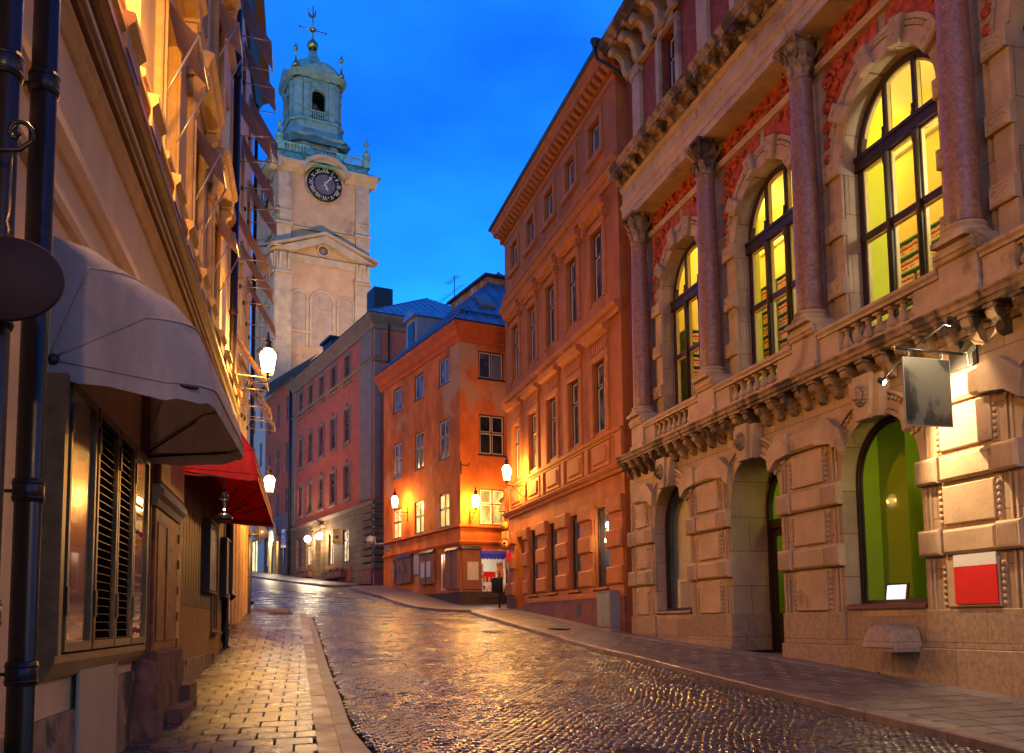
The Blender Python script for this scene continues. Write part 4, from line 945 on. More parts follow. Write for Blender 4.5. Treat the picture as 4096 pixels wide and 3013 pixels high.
# dentil cornice
mb = MB(); mb.profx([(.02,18.42),(-.10,18.42),(-.10,18.66),(-.40,18.70),(-.42,18.86),(-.50,18.92),(-.54,19.05),(.3,19.15),(.3,18.42)], X0-.45, X1+.2); mb.build('cornice', M_['orange_trim'], OT, OM)
dn = MB(); dn.profx([(-.102,18.66),(-.36,18.68),(-.37,18.60),(-.28,18.52),(-.14,18.44),(-.102,18.44)], -.10, .10)
d0 = dn.build('dentil', M_['orange_trim'], OT, OM @ T(X0+.0))
for i in range(1, 34): inst(d0, OT, OM @ T(X0+i*.395))
MB().add([(X0-.5,-.56,19.07),(X1+.25,-.56,19.07),(X1+.25,4.5,21.6),(X0-.5,4.5,21.6),(X1+.25,.2,19.07)], [(0,1,2,3)]).build('roof', M_['roof'], OT, OM)
MB().profx([(-.60,19.04),(-.52,19.0),(-.50,19.1),(-.60,19.14)], X0-.55, X1+.3).build('gutter', M_['roof_black'], OT, OM)
mb = MB(); mb.lathe([(.06,0),(.09,.12),(.14,.22),(.14,.3)], (X1+.05,-.66,18.92), 10); mb.tube([(X1+.05,-.66,18.95),(X1+.08,-.60,18.6),(X1+.3,-.1,18.2),(X1+.32,.28,17.95)], .055, 8)
mb.build('downpipe', M_['roof_black'], OT, OM)
MB().box(-8.9,-8.45,-.115,-.10,1.62,2.1).build('vent_grille', M_['iron'], OT, OM); MB().box(-11.4,-11.0,-.115,-.10,1.75,2.15).build('vent_grille', M_['iron'], OT, OM)
# ================================================================== CORNER HOUSE (weathered orange, souvenir shop)
CH = thing('corner_house', frame((-2.35, 41.9), 62.0, 2.3), 'weathered orange corner house with lit first-floor windows and a shop at street level', 'building')
CM, CL = sub(CH, FC_), sub(CH, FCL)
M_['base_brown'] = mat('dark base render', (.06,.035,.025), .8, .4, 3, .3)
mb = MB()
fw = [(.97, 2.33, 13.0, 14.35, .14), (.97, 2.33, 9.37, 11.3, .14), (.97, 2.33, 6.06, 7.78, .14), (1.0, 2.42, 2.72, 4.75, .25),
      (4.6, 5.9, 13.0, 14.35, .14), (4.6, 5.9, 9.37, 11.3, .14), (4.6, 5.9, 6.06, 7.78, .14)]
wall(mb, 0, 11, 1.8, 14.9, fw); mb.build('wall', M_['corner'], CH, CM)
mb = MB(); LW = [1.28, 4.45, 7.6]
lh = []
for i, s in enumerate(LW):
    for z0, z1 in ((13.03, 14.32), (9.38, 11.30), (6.08, 7.72)): lh.append((-s-1.25, -s, z0, z1, .14))
lh += [(-2.32,-1.56,3.1,4.86,.2), (-8.9,-7.95,3.6,4.95,.15)]
wall(mb, -10.35, 0, 1.8, 14.9, lh); mb.quad((-10.35,0,1.8),(-10.35,9,1.8),(-10.35,9,14.9),(-10.35,0,14.9)); mb.build('wall', M_['corner'], CH, CL)
# corner seam, string courses, cornices
def two(name, prof, m, l=10.6, r=11):
    MB().profx([(y, z) for y, z in prof], -.0+min(y for y, z in prof)*.0, r).build(name, m, CH, CM)
    MB().profx([(y, z) for y, z in prof], -l, 0).build(name, m, CH, CL)
def mitre(name, prof, m, l=10.35, r=11):
    """moulding run along both faces with the outer corner mitred"""
    mb = MB(); n = len(prof)
    ring = []
    Cw = FCL.inverted() @ FC_
    pts = []
    for y, z in prof: pts.append(Cw @ Vector((r, y, z)))
    a = [(p.x, p.y, p.z) for p in pts]
    b = [(-y if y < 0 else 0, y, z) for y, z in prof]      # at the corner both offsets meet
    c = [(-l, y, z) for y, z in prof]
    mb.add(a+b+c, [(i, (i+1) % n, n+(i+1) % n, n+i) for i in range(n)]+[(n+i, n+(i+1) % n, 2*n+(i+1) % n, 2*n+i) for i in range(n)]+[tuple(range(2*n, 3*n))])
    return mb.build(name, m, CH, CL)
mitre('string_course', [(.01,5.90),(-.10,5.92),(-.12,5.98),(-.10,6.01),(.01,6.04)], M_['corner_trim'])
mitre('string_course', [(.01,5.12),(-.05,5.14),(-.08,5.22),(-.09,5.28),(.01,5.32)], M_['corner'])
mitre('cornice', [(.01,14.62),(-.06,14.64),(-.10,14.80),(-.22,14.92),(-.30,15.12),(-.42,15.28),(-.46,15.42),(-.46,15.50),(.3,15.56),(.3,14.62)], M_['corner_trim'], 10.75)
mitre('plinth', [(.01,1.6),(-.04,1.6),(-.04,2.95),(.01,2.98)], M_['base_brown'])
# hip roof
def hip(name, F2, L_, W_, z0, zr, ov, m, parent, Ml, seams=True):
    """roof over x -L_..0 (along the street) and W_ deep"""
    h = W_/2+ov
    v = [(ov,-ov,z0),(-L_-ov,-ov,z0),(-L_-ov,W_+ov,z0),(ov,W_+ov,z0),(ov-h,W_/2,zr),(-L_-ov+h,W_/2,zr)]
    mb = MB(); mb.add(v, [(0,4,5,1),(1,5,2),(2,5,4,3),(3,4,0),(0,1,2,3)])
    o = mb.build(name, m, parent, Ml)
    if seams:
        sm = MB(); n = int(L_/.62)
        for i in range(n+1):
            x = ov-.05-i*.62; t = min(1, (ov-x)/h, (x+L_+ov)/h)
            if t > .03: sm.tube([(x,-ov,z0+.03),(x,-ov+h*t,z0+(zr-z0)*t+.03)], .018, 4, smooth=False)
        n = int((W_+2*ov)/.62)
        for i in range(1, n):
            y = -ov+i*.62; t = min(1, (y+ov)/h, (W_+ov-y)/h)
            sm.tube([(ov,y,z0+.03),(ov-h*t,y,z0+(zr-z0)*t+.03)], .018, 4, smooth=False)
        sm.tube([(ov,-ov,z0+.02),(ov-h,W_/2,zr+.02)], .035, 5); sm.build('standing_seams', m, o)
    return o
rf = hip('roof', None, 10.3, 8.6, 15.57, 20.2, .46, M_['roof'], CH, CL)
MB().box(-7.7,-3.1,3.0,5.6,17.5,19.35).build('chimney', M_['masonry'], CH, CL)
mb = MB(); mb.box(-7.9,-2.9,2.8,5.8,19.352,19.46); mb.box(-7.0,-6.6,2.96,3.0,18.3,18.9); mb.box(-3.06,-3.0,3.6,4.4,18.6,18.9); mb.build('chimney_cap', M_['roof_black'], CH, CL)
mb = MB(); x0, x1, zb, zt = -8.8, -7.2, 16.0, 18.2
mb.box(x0,x1,.75,3.0,zb,zt); mb.build('dormer', M_['grey_metal'], CH, CL)
dm = kids(CH)[-1]
MB().add([(x0-.15,.55,zt),(x1+.15,.55,zt),((x0+x1)/2,.55,zt+.62),(x0-.15,4,zt),(x1+.15,4,zt),((x0+x1)/2,4,zt+.62)], [(0,1,2),(0,2,5,3),(1,4,5,2),(0,3,4,1)]).build('dormer_roof', M_['roof'], dm)
MB().box(x0+.35,x1-.35,.70,.748,zb+.5,zt-.25).build('dormer_window', M_['pane_dark'], dm)
mb = MB(); mb.box(.0,.75,-.05,.0,.0,.55); mb.box(.05,.70,-.08,-.05,.05,.5)
pitch = math.atan2(4.63, 4.76)
mb = MB(); mb.box(-.4,.4,-.5,.5,.0,.20); mb.box(-.34,.34,-.42,.42,.20,.22)
mb.build('skylight', M_['grey_metal'], CH, CM @ T(1.9, 1.15, 17.05) @ RX(pitch))
mb = MB()
for i in range(34): mb.box(.1+i*.11,.13+i*.11,.02,.05,15.98,16.16)
mb.box(.05,3.9,.02,.06,16.16,16.19); mb.box(.05,3.9,.02,.06,15.96,15.985)
for i in range(4): mb.box(.4+i*1,.46+i*1,.0,.3,15.8,16.16)
mb.build('snow_guard', M_['roof_black'], CH, CM)
# windows
for x, z, w, h, p, tr in ((.97,13.0,1.36,1.35,'pane',0),(.97,9.37,1.36,1.93,'pane_dark',.55),(4.6,13.0,1.3,1.35,'pane',0),(4.6,9.37,1.3,1.93,'pane',.55)):
    casement(w, h, CM @ T(x, .06, z), CH, M_['wood_brown'], M_[p], t=.08, transom=tr, sash=M_['wood_white'], sasht=.025, sill=.12, sill_mat=M_['roof_black'])
M_['lit_room'] = lit_pane('lit sitting room', (.62,.50,.12), (.16,.12,.03), .3, 1.5)
o = casement(1.36, 1.72, CM @ T(.97, .06, 6.06), CH, M_['wood_brown'], M_['lit_room'], t=.07, transom=.58, sash=M_['wood_white'], sill=.12)
casement(1.3, 1.72, CM @ T(4.6, .06, 6.06), CH, M_['wood_brown'], M_['lit_y'], t=.07, transom=.58, sash=M_['wood_white'], sill=.12)
for i, s in enumerate(LW):
    casement(1.25, 1.29, CL @ T(-s-1.25, .06, 13.03), CH, M_['wood_brown'], M_['pane'], t=.08, transom=0, sash=M_['wood_white'], sasht=.025, sill=.1, sill_mat=M_['roof_black'])
    casement(1.25, 1.92, CL @ T(-s-1.25, .06, 9.38), CH, M_['wood_brown'], M_['pane'], t=.08, transom=.58, sash=M_['wood_white'], sasht=.025, sill=.1, sill_mat=M_['roof_black'])
    casement(1.25, 1.64, CL @ T(-s-1.25, .06, 6.08), CH, M_['wood_brown'], M_['lit_y'], t=.07, transom=.55, sash=M_['wood_white'], sasht=.025, sill=.1, sill_mat=M_['wood_brown'])
M_['shop_wall'] = mat('white shop wall', (.7,.66,.6), .8, .1, 2, .05)
# shop room with window openings on both faces
mb = MB(); mb.quad((.5,2.0,2.0),(3.2,2.0,2.0),(3.2,2.0,5),(.5,2.0,5)); mb.quad((.5,.3,2.0),(.5,2.0,2.0),(.5,2.0,5),(.5,.3,5)); mb.quad((3.2,.3,2.0),(3.2,2.0,2.0),(3.2,2.0,5),(3.2,.3,5)); mb.quad((.5,.26,4.8),(3.2,.26,4.8),(3.2,2.0,4.8),(.5,2.0,4.8)); mb.quad((.5,.26,2.6),(3.2,.26,2.6),(3.2,2.0,2.6),(.5,2.0,2.6)); mb.build('interior_wall', M_['shop_wall'], CH, CM)
f = MB(); f.box(1.0,1.06,.02,.08,2.72,4.75); f.box(2.36,2.42,.02,.08,2.72,4.75); f.box(1.06,2.36,.02,.08,2.72,2.80); f.box(1.06,2.36,.02,.08,4.69,4.75); f.box(.94,2.48,-.06,.02,2.64,2.715)
o = f.build('shop_window', M_['wood_dark'], CH, CM); MB().quad((1.03,.05,2.75),(2.39,.05,2.75),(2.39,.05,4.7),(1.03,.05,4.7)).build('pane', M_['glass'], o)
point('shop_light', tuple(FC_ @ Vector((1.9, .7, 4.55))), 6, (1,.88,.7), .1)
mb = MB(); mb.quad((-2.5,.9,2.9),(-1.2,.9,2.9),(-1.2,.9,5),(-2.5,.9,5)); mb.quad((-2.5,.2,2.9),(-2.5,.9,2.9),(-2.5,.9,5),(-2.5,.2,5)); mb.build('interior_wall', M_['shop_wall'], CH, CL)
f = MB(); f.box(-2.32,-2.26,.02,.08,3.1,4.86); f.box(-1.62,-1.56,.02,.08,3.1,4.86); f.box(-2.26,-1.62,.02,.08,3.1,3.17); f.box(-2.26,-1.62,.02,.08,4.8,4.86)
o = f.build('shop_window', M_['wood_white'], CH, CL); MB().quad((-2.3,.05,3.12),(-1.58,.05,3.12),(-1.58,.05,4.84),(-2.3,.05,4.84)).build('pane', M_['glass'], o)
point('shop_light', tuple(FCL @ Vector((-1.95, .35, 4.7))), 6, (1,.88,.7), .06)
# blue scalloped valance over the shop window
mb = MB(); v = []; n = 40
for i in range(n+1):
    x = .93+1.55*i/n; z = 4.50-.05*abs(math.sin(i*math.pi/5)); v += [(x,-.16,4.86),(x,-.24,4.72),(x,-.26,z)]
mb.add(v, [(3*i+k,3*i+3+k,3*i+4+k,3*i+1+k) for i in range(n) for k in (0,1)])
mb.add([(.93,0,4.86),(.93,-.16,4.86),(.93,-.24,4.72),(.93,-.26,4.5),(.93,-.02,4.5)], [(0,1,2,3,4)])
M_['blue'] = mat('blue canvas', (.02,.03,.42), .7, .2, 4, .1)
o = mb.build('shop_valance', M_['blue'], CH, CM)
# goods in the windows
M_['toy_a'] = mat('plush toys pale', (.62,.55,.47), .95, .3, 9, .5); M_['toy_b'] = mat('plush toys ginger', (.55,.20,.04), .95, .3, 9, .5); M_['toy_c'] = mat('plush toys dark', (.10,.06,.04), .95, .3, 9, .5)
r_ = random.Random(11)
tp = {}
for nm in ('toy_a','toy_b','toy_c'):
    m = MB(); m.sphere((0,0,0), .06, 8, 6, sz=1.1); m.sphere((0,-.02,.085), .042, 8, 6); m.sphere((-.03,-.02,.12), .016, 6, 4); m.sphere((.03,-.02,.12), .016, 6, 4)
    for s in (-1,1): m.sphere((s*.05,-.03,.01), .02, 6, 4, sz=1.6); m.sphere((s*.035,-.05,-.05), .023, 6, 4)
    me = m.build('soft_toy', M_[nm]); tp[nm] = me
def toyput(src, Mw, lab, first={}):
    if src.name not in first: first[src.name] = 1; o = src
    else: o = src.copy(); COL.objects.link(o)
    o.matrix_world = Mw; tag(o, lab, 'soft toy', 'soft toys heaped in the shop window')
for i in range(34): toyput(tp['toy_a' if r_.random() < .72 else 'toy_c'], FC_ @ T(1.12+1.2*((i*7) % 17)/16, .14+.07*(i//17)+r_.uniform(0,.05), 2.88+.13*(i//12)) @ RZ(r_.uniform(-.6,.6)), 'small soft toy in the heap at the foot of the shop window')
for i in range(24): toyput(tp['toy_b' if i > 7 else 'toy_a'], FC_ @ T(2.0+.11*(i % 3), .2+r_.uniform(0,.08), 3.3+.135*(i//3)) @ RZ(r_.uniform(-.6,.6)), 'small soft toy in the column at the right side of the shop window')
for i in range(8): toyput(tp['toy_a' if i % 3 else 'toy_b'], FC_ @ T(1.12+.07*(i%2), .2, 3.25+.13*i) @ RZ(r_.uniform(-.6,.6)), 'small soft toy in the column at the left side of the shop window')
t = thing('display_shelf', FC_ @ T(1.62, .32, 3.42), 'red display shelf with bottles in the middle of the shop window', 'shelf')
M_['red'] = mat('red board', (.6,.01,.01), .6, .1, 4, .05); M_['blue_b'] = mat('blue board', (.02,.15,.5), .6, .1, 4, .05)
MB().box(-.32,.32,0,.03,0,.5).build('back_board', M_['red'], t); MB().box(-.36,.36,-.12,.03,-.04,0).build('shelf', M_['shop_wall'], t)
for i in range(6): 
    MB().lathe([(.028,0),(.028,.15),(.012,.2),(.012,.26)], (-.25+i*.1,-.05,.0), 8).build('bottle', M_['toy_c'] if i % 2 else M_['shop_wall'], t)
t = thing('goods_shelf', FCL @ T(-1.94, .3, 3.25), 'white shelves with red packets in the narrow lit shop window', 'shelf')
f = MB(); [f.box(-.3,.3,0,.18,.0+i*.27,.015+i*.27) for i in range(6)]; f.build('shelving', M_['shop_wall'], t)
for i in range(1, 5):
    m = MB(); [m.box(-.28+j*.095,-.20+j*.095,.0,.12,.017+i*.27,.017+i*.27+.11+.03*((i+j) % 2)) for j in range(6)]; m.build('packets', M_['red'], t)
m = MB(); m.box(-.3,.3,-.02,.1,-.1,.1); m.build('crate', M_['blue_b'], t)
mt = thing('shop_ceiling_lamp', FC_ @ T(1.42, .5, 4.62), 'small lit lamp under the shop ceiling', 'lamp')
MB().lathe([(.03,.1),(.05,.05),(.12,0)], n=12).build('lamp_shade', M_['wood_white'], mt); MB().sphere((0,0,-.01), .04).build('bulb', M_['bulb'], mt)
# brown shutter cabinets, notice case, window in the brown door
def cabinet(F, x0, x1, z0, z1, dep, label, panels, cap=True):
    t = thing('shutter_cabinet', F @ T(x0, 0, z0), label, 'cabinet', 'brown shutter cabinets on the corner house'); w, h = x1-x0, z1-z0
    m = MB(); m.box(0,w,-dep,-.002,0,h); m.build('box', M_['wood_cab'], t)
    if cap: MB().profx([(0,h+.001),(-dep-.05,h+.001),(-dep-.05,h+.05),(-dep+.05,h+.16),(0,h+.2)], -.03, w+.03).build('cap', M_['roof_black'], t)
    for (a, b, c, d, mm) in panels: MB().box(a,b,-dep-.012,-dep-.001,c,d).build('panel', M_[mm], t)
    for i in range(1, 2): MB().box(w/2-.006,w/2+.006,-dep-.014,-dep-.001,.05,h-.05).build('joint', M_['roof_black'], t) if len(panels) != 1 else None
    return t
M_['wood_cab'] = mat('brown cabinet wood', (.20,.07,.03), .6, .2, 8, .2, streak=.2)
M_['paper'] = mat('faded paper', (.42,.36,.29), .8, .1, 5, .05)
cabinet(FC_, .03, .97, 3.08, 4.88, .12, 'brown shutter cabinet with one large blank poster beside the toy window', [(.24,.80,.42,1.25,'paper')])
cabinet(FCL, -1.50, -.08, 3.10, 4.86, .14, 'plain brown boarded shutter cabinet at the very corner of the house', [])
cabinet(FCL, -4.72, -2.95, 3.45, 4.95, .16, 'brown shutter cabinet with two pale notices left of the narrow shop window', [(.25,.75,.35,1.1,'paper'),(1.0,1.5,.35,1.1,'paper')])
cabinet(FCL, -7.9, -5.9, 3.62, 4.95, .16, 'brown shutter cabinet with two small dark slots near the upper end of the house', [(.35,.55,.5,.95,'roof_black'),(1.3,1.5,.5,.95,'roof_black')])
t = thing('notice_case', FCL @ T(-5.68,0,4.0), 'narrow white notice case between two brown cabinets', 'notice case'); MB().box(0,.85,-.06,-.002,0,1.0).build('box', M_['grey_metal'], t); m = MB(); m.box(.05,.80,-.068,-.061,.05,.95); m.build('notice', M_['paper'], t)
m = MB(); [m.box(.1,.75,-.071,-.069,.12+i*.09,.15+i*.09) for i in range(9)]; m.build('notice_lines', M_['grey_metal'], t)
m = MB(); m.box(-8.87,-7.98,.05,.1,3.62,4.93); o = m.build('shop_door', M_['wood_cab'], CH, CL); MB().box(-8.75,-8.45,.03,.048,3.8,4.8).build('pane', M_['pane_dark'], o); MB().box(-8.38,-8.1,.03,.048,3.8,4.8).build('pane', M_['pane_dark'], o)
# wrought bracket on the corner, street name plate
t = thing('iron_bracket', FC_ @ T(.02,0,8.35), 'empty wrought-iron sign bracket on the corner of the orange house', 'bracket')
MB().box(-.03,.03,-.05,-.002,0,.62).build('plate', M_['iron'], t); MB().tube([(-.22,-.35,.85),(-.22,-.35,.6),(0,-.06,.45),(.32,-.1,.42),(.4,-.1,.55)], .022, 5).build('arm', M_['iron'], t); MB().tube([(0,-.06,.1),(-.1,-.18,.2),(-.14,-.24,.4),(-.2,-.32,.55)], .015, 5).build('scroll', M_['iron'], t)
o = MB().box(0,.7,-.02,-.002,0,.3).build('street_sign', M_['grey_metal']); o.matrix_world = FCL @ T(-10.1,0,5.58); tag(o, 'small grey street name plate high on the left end of the corner house', 'sign')
# ================================================================== RED TOWNHOUSE beyond (salmon, grey trim)
RT = thing('red_townhouse', frame((-8.75, 58.), AZP+180, 4.1), 'salmon red townhouse with grey window surrounds and rusticated ground floor, below the church tower', 'building')
RM, RR_ = sub(RT, FP_), sub(RT, FPR)
WS = [5.5, 8.65, 11.6, 14.55, 17.35]
rows = [(18.40, 20.15), (14.18, 16.36), (10.22, 12.42)]
mb = MB(); hl = [(-s-.62,-s+.62,z0,z1,.2) for s in WS for z0, z1 in rows]; gh2 = [(-6.25,-4.95),(-9.5,-8.3),(-15.3,-13.95),(-18.1,-16.85)]
wall(mb, -20.0, 0, 9.2, 21.2, hl); mb.build('wall', M_['pink'], RT, RM)
mb = MB(); wall(mb, -20.0, 0, 3.5, 9.2, [(a,b,5.75 if a > -12 else 6.05,8.0 if a > -12 else 8.35,.2) for a,b in gh2]+[(-12.4,-11.1,4.9,8.3,.5)], y=-.03)
mb.build('wall', M_['rustic'], RT, RM)
mb = MB(); wall(mb, 0, 13, 3.5, 21.2, [(2.15,4.0,17.6,19.25,.2),(2.15,4.0,12.6,15.6,.2),(2.15,4.0,9.2,11.6,.2)]); mb.build('wall', M_['pink'], RT, RR_)
MB().box(.0,12.5,-.04,-.001,3.3,9.15).build('wall', M_['rustic'], RT, RR_)
for (s0, s1) in ((-2.6,-.3),(-19.95,-18.8)):
    mb = MB(); mb.cbox(s0, s1, -.08, -.002, 9.5, 18.5, .02); mb.cbox(s0, s1, -.08, -.002, 18.75, 20.6, .02)
    mb.build('pilaster_strip', M_['greytrim'], RT, RM)
for s in WS:
    for z0, z1 in rows:
        mb = MB(); w = .62
        for (a,b,c,d) in ((-s-w-.2,-s-w,z0-.15,z1+.2),(-s+w,-s+w+.2,z0-.15,z1+.2),(-s-w,-s+w,z1,z1+.2)): mb.box(a,b,-.06,-.002,c,d)
        mb.box(-s-.12,-s+.12,-.1,-.002,z1+.2,z1+.45); mb.box(-s-w-.25,-s+w+.25,-.12,-.002,z0-.28,z0-.151); mb.build('window_trim', M_['greytrim'], RT, RM)
def mitreP(prof, l=20.0, r=13):
    n = len(prof); Cw = FP_.inverted() @ FPR; a = [tuple(Cw @ Vector((r, y, z))) for y, z in prof]; b = [(-y if y < 0 else 0, y, z) for y, z in prof]; c = [(-l, y, z) for y, z in prof]
    return MB().add(a+b+c, [(i,(i+1)%n,n+(i+1)%n,n+i) for i in range(n)]+[(n+i,n+(i+1)%n,2*n+(i+1)%n,2*n+i) for i in range(n)]+[tuple(range(2*n,3*n))])
mitreP([(.01,18.42),(-.12,18.48),(-.18,18.60),(.01,18.7)]).build('string_course', M_['greytrim'], RT, RM)
mitreP([(.01,9.1),(-.10,9.14),(-.2,9.35),(.01,9.45)]).build('string_course', M_['greytrim'], RT, RM)
mitreP([(.01,20.6),(-.08,20.62),(-.14,20.85),(-.35,21.1),(-.5,21.3),(-.55,21.45),(.2,21.5),(.2,20.6)], 20.3).build('cornice', M_['greytrim'], RT, RM)
mb = MB()
for i in range(9): mb.cbox(-1.75,-.02,-.17,-.035,4.95+i*.46,5.33+i*.46,.04); mb.cbox(.0,.9,-.1,-.041,4.95+i*.46,5.33+i*.46,.04) if 0 else None
mb.build('quoins', M_['rustic'], RT, RM)
mb = MB()
for i in range(9): mb.cbox(-.13,.9,-.17,-.041,4.95+i*.46,5.33+i*.46,.04)
mb.build('quoins', M_['rustic'], RT, RR_)
M_['red_plinth'] = mat('red brown plinth', (.25,.07,.04), .8, .3, 2, .2)
MB().box(-1.8,.02,-.2,-.031,3.3,4.94).build('plinth', M_['red_plinth'], RT, RM); MB().box(0,.9,-.18,-.041,3.3,4.94).build('plinth', M_['red_plinth'], RT, RR_)
mb = MB()
for s in WS[:2]+WS[3:]: mb.cbox(-s-1.2,-s+1.2,-.09,-.031,3.5,5.4,.03)
mb.build('plinth', M_['red_plinth'], RT, RM)
hip('roof', None, 20, 13, 21.52, 25.7, .55, M_['roof'], RT, RM)
for s in WS:
    for z0, z1 in rows: casement(1.24, z1-z0, RM @ T(-s-.62, .08, z0), RT, M_['wood_brown'], M_['pane'], t=.1, transom=.6, sasht=.03)
for i, (a, b) in enumerate(gh2):
    z0, z1 = (5.75, 8.0) if a > -12 else (6.05, 8.35)
    casement(b-a, z1-z0, RM @ T(a, .06, z0), RT, M_['wood_brown'], M_['lit_w'] if i != 3 else M_['pane_blue'], t=.1, transom=.68)
casement(1.85, 1.65, RR_ @ T(2.15,.08,17.6), RT, M_['wood_brown'], M_['pane_blue'], t=.1, transom=0); casement(1.85, 3.0, RR_ @ T(2.15,.08,12.6), RT, M_['wood_brown'], M_['pane_blue'], t=.1); casement(1.85, 2.4, RR_ @ T(2.15,.08,9.2), RT, M_['wood_brown'], M_['pane_dark'], t=.1)
for z0, z1 in ((17.6,19.25),(12.6,15.6),(9.2,11.6)):
    mb = MB()
    for (a,b,c,d) in ((1.85,2.15,z0-.2,z1+.3),(4.0,4.3,z0-.2,z1+.3),(2.15,4.0,z1,z1+.3)): mb.box(a,b,-.05,-.002,c,d)
    mb.build('window_trim', M_['greytrim'], RT, RR_)
mb = MB(); mb.cbox(.0,.42,-.07,-.002,9.5,18.4,.02); mb.cbox(.0,.42,-.07,-.002,18.75,20.5,.02)
mb.build('pilaster_strip', M_['greytrim'], RT, RR_)
mb = MB(); mb.tube([(.95,-.15,21.3),(.95,-.12,4.6),(.95,-.3,4.4)], .07, 8); mb.build('downpipe', M_['roof_black'], RT, RR_)
MB().tube([(-19.9,-.2,21.2),(-19.9,-.2,5.6)], .12, 8).build('downpipe', M_['roof_black'], RT, RM)
mb = MB(); mb.box(-12.75,-12.4,-.16,-.031,4.9,8.6); mb.box(-11.1,-10.75,-.16,-.031,4.9,8.6); mb.box(-12.9,-10.6,-.25,-.031,8.601,8.85); mb.box(-12.1,-11.4,-.32,-.031,8.86,9.1); mb.box(-12.6,-10.9,-.4,.4,4.2,5.15); mb.build('door_surround', M_['rustic'], RT, RM)
MB().box(-12.38,-11.12,.35,.42,5.0,8.3).build('door', M_['wood_dark'], RT, RM)
mb = MB(); mb.box(-7.2,-5.6,2.0,3.4,22,25.6); mb.build('chimney', M_['roof_black'], RT, RM)
mb = MB(); mb.box(-14.8,-12.6,1.0,2.4,21.6,23.6); mb.box(-15,-12.4,.8,2.6,23.61,23.8); mb.build('roof_hatch', M_['roof_black'], RT, RM)
MB().box(-.2,.9,8.2,9.1,23,25.6,T(-3.4)).build('chimney', M_['roof_black'], RT, RM)
# television aerial on its roof
t = thing('tv_aerial', FP_ @ T(-8.2, 9.5, 23.4), 'thin television aerial with crossed rods on the red townhouse roof', 'aerial')
MB().tube([(0,0,0),(0,0,5.2)], .035, 5).build('mast', M_['iron'], t)
for z, l, n in ((4.9,1.3,7),(3.9,2.6,9),(1.4,1.6,6)):
    m = MB(); m.tube([(-l,0,z),(l*.6,0,z)], .02, 4)
    for i in range(n): m.tube([(-l+i*(1.6*l/n),-.35,z),(-l+i*(1.6*l/n),.35,z+.1)], .012, 4)
    m.build('aerial_rods', M_['iron'], t)
# neighbour further up (same row, plainer) and the pale house beyond
NT = thing('neighbour_townhouse', FP_ @ T(-20.05,0,5.4), 'red townhouse with a brown shop front and pinnacled doorway, left of the salmon house', 'building'); NM = sub(NT, FP_)
NW = [21.6, 24.75, 27.9]
mb = MB(); nh = [(-s-.62,-s+.62,z0,z1,.15) for s in NW for z0,z1 in ((18.7,20.9),(14.4,16.9),(10.9,13.0))]
wall(mb, -29.4, -20.05, 9.6, 22.3, nh); mb.quad((-29.4,0,4),(-29.4,8,4),(-29.4,8,22.3),(-29.4,0,22.3)); mb.build('wall', M_['pink2'], NT, NM)
mb = MB(); wall(mb, -29.4, -20.05, 4.6, 9.6, [(-23.0,-21.0,6.4,9.0,.3),(-28.6,-27.2,6.7,9.3,.3),(-25.9,-24.3,5.7,8.9,.5)]); mb.build('shopfront', M_['rustic'], NT, NM)
MB().box(-29.3,-20.1,-.12,-.002,9.3,10.9).build('fascia', M_['brown_wood'], NT, NM)
for s in NW:
    for z0,z1 in ((18.7,20.9),(14.4,16.9),(10.9,13.0)):
        casement(1.24, z1-z0, NM @ T(-s-.62,.05,z0), NT, M_['greytrim'], M_['pane_blue'], t=.09, transom=.6)
casement(2.0,2.6, NM @ T(-23.0,.1,6.4), NT, M_['greytrim'], M_['pane_blue'], t=.1, transom=0)
M_['lit_peach'] = lit_pane('peach lit shop', (1,.62,.30), (.8,.4,.16), .28, 1.2)
casement(1.4,2.6, NM @ T(-28.6,.1,6.7), NT, M_['greytrim'], M_['lit_peach'], t=.1, transom=.5, mull=False)
mb = MB(); 
for s in (-25.95,-24.25): mb.lathe([(.22,0),(.2,.3),(.14,.5),(.14,3.0),(.2,3.1),(.2,3.3),(.12,3.6),(.16,4.2),(.02,5.1)], (s,-.3,5.3), 8)
mb.ring(-25.1, 8.7, .72, 1.0, -.35, -.01, 0, 180, 12)
for i in range(7): mb.sphere((-25.1+1.0*math.cos(R(15+25*i)),-.3,8.7+1.05*math.sin(R(15+25*i))), .14, 7, 5, sz=1.6)
mb.build('portal', M_['tower_trim'], NT, NM)
M_['lime'] = mat('yellow lit passage wall', (.62,.55,.12), .9, .1, 1, .05)
mb = MB(); mb.quad((-25.9,.9,5.3),(-24.3,.9,5.3),(-24.3,.9,9.6),(-25.9,.9,9.6)); mb.build('passage_wall', M_['lime'], NT, NM)
mb = MB(); mb.add([(-29.6,-.5,22.3),(-20.05,-.5,22.3),(-20.05,5,26.5),(-29.6,5,26.5)], [(0,1,2,3)]); mb.build('roof', M_['roof'], NT, NM)
t = thing('passage_lamp', FP_ @ T(-24.9,-.45,8.9), 'bright yellow lamp in the pinnacled doorway far up the street', 'lamp'); MB().sphere((0,0,0), .13).build('bulb', M_['bulb'], t); MB().tube([(0,0,0),(0,.3,.15)], .03, 5).build('arm', M_['iron'], t)
point('passage_light', tuple(FP_ @ Vector((-24.9,.2,8.6))), 60, (1,.82,.25), .1)
PH = thing('pale_house', FP_ @ T(-29.6,0,6.2), 'pale rendered house at the far end of the row, mostly hidden by awnings', 'building'); PM = sub(PH, FP_)
mb = MB(); ph = [(-s-.6,-s+.6,z0,z0+2.3,.15) for s in (31.3,34.3,37.3,40.3) for z0 in (20.0,16.3,12.6)]+[(-34.8,-32.0,6.3,9.6,.4)]
wall(mb, -46, -29.45, 5, 23.5, ph); mb.build('wall', M_['cream_white'], PH, PM)
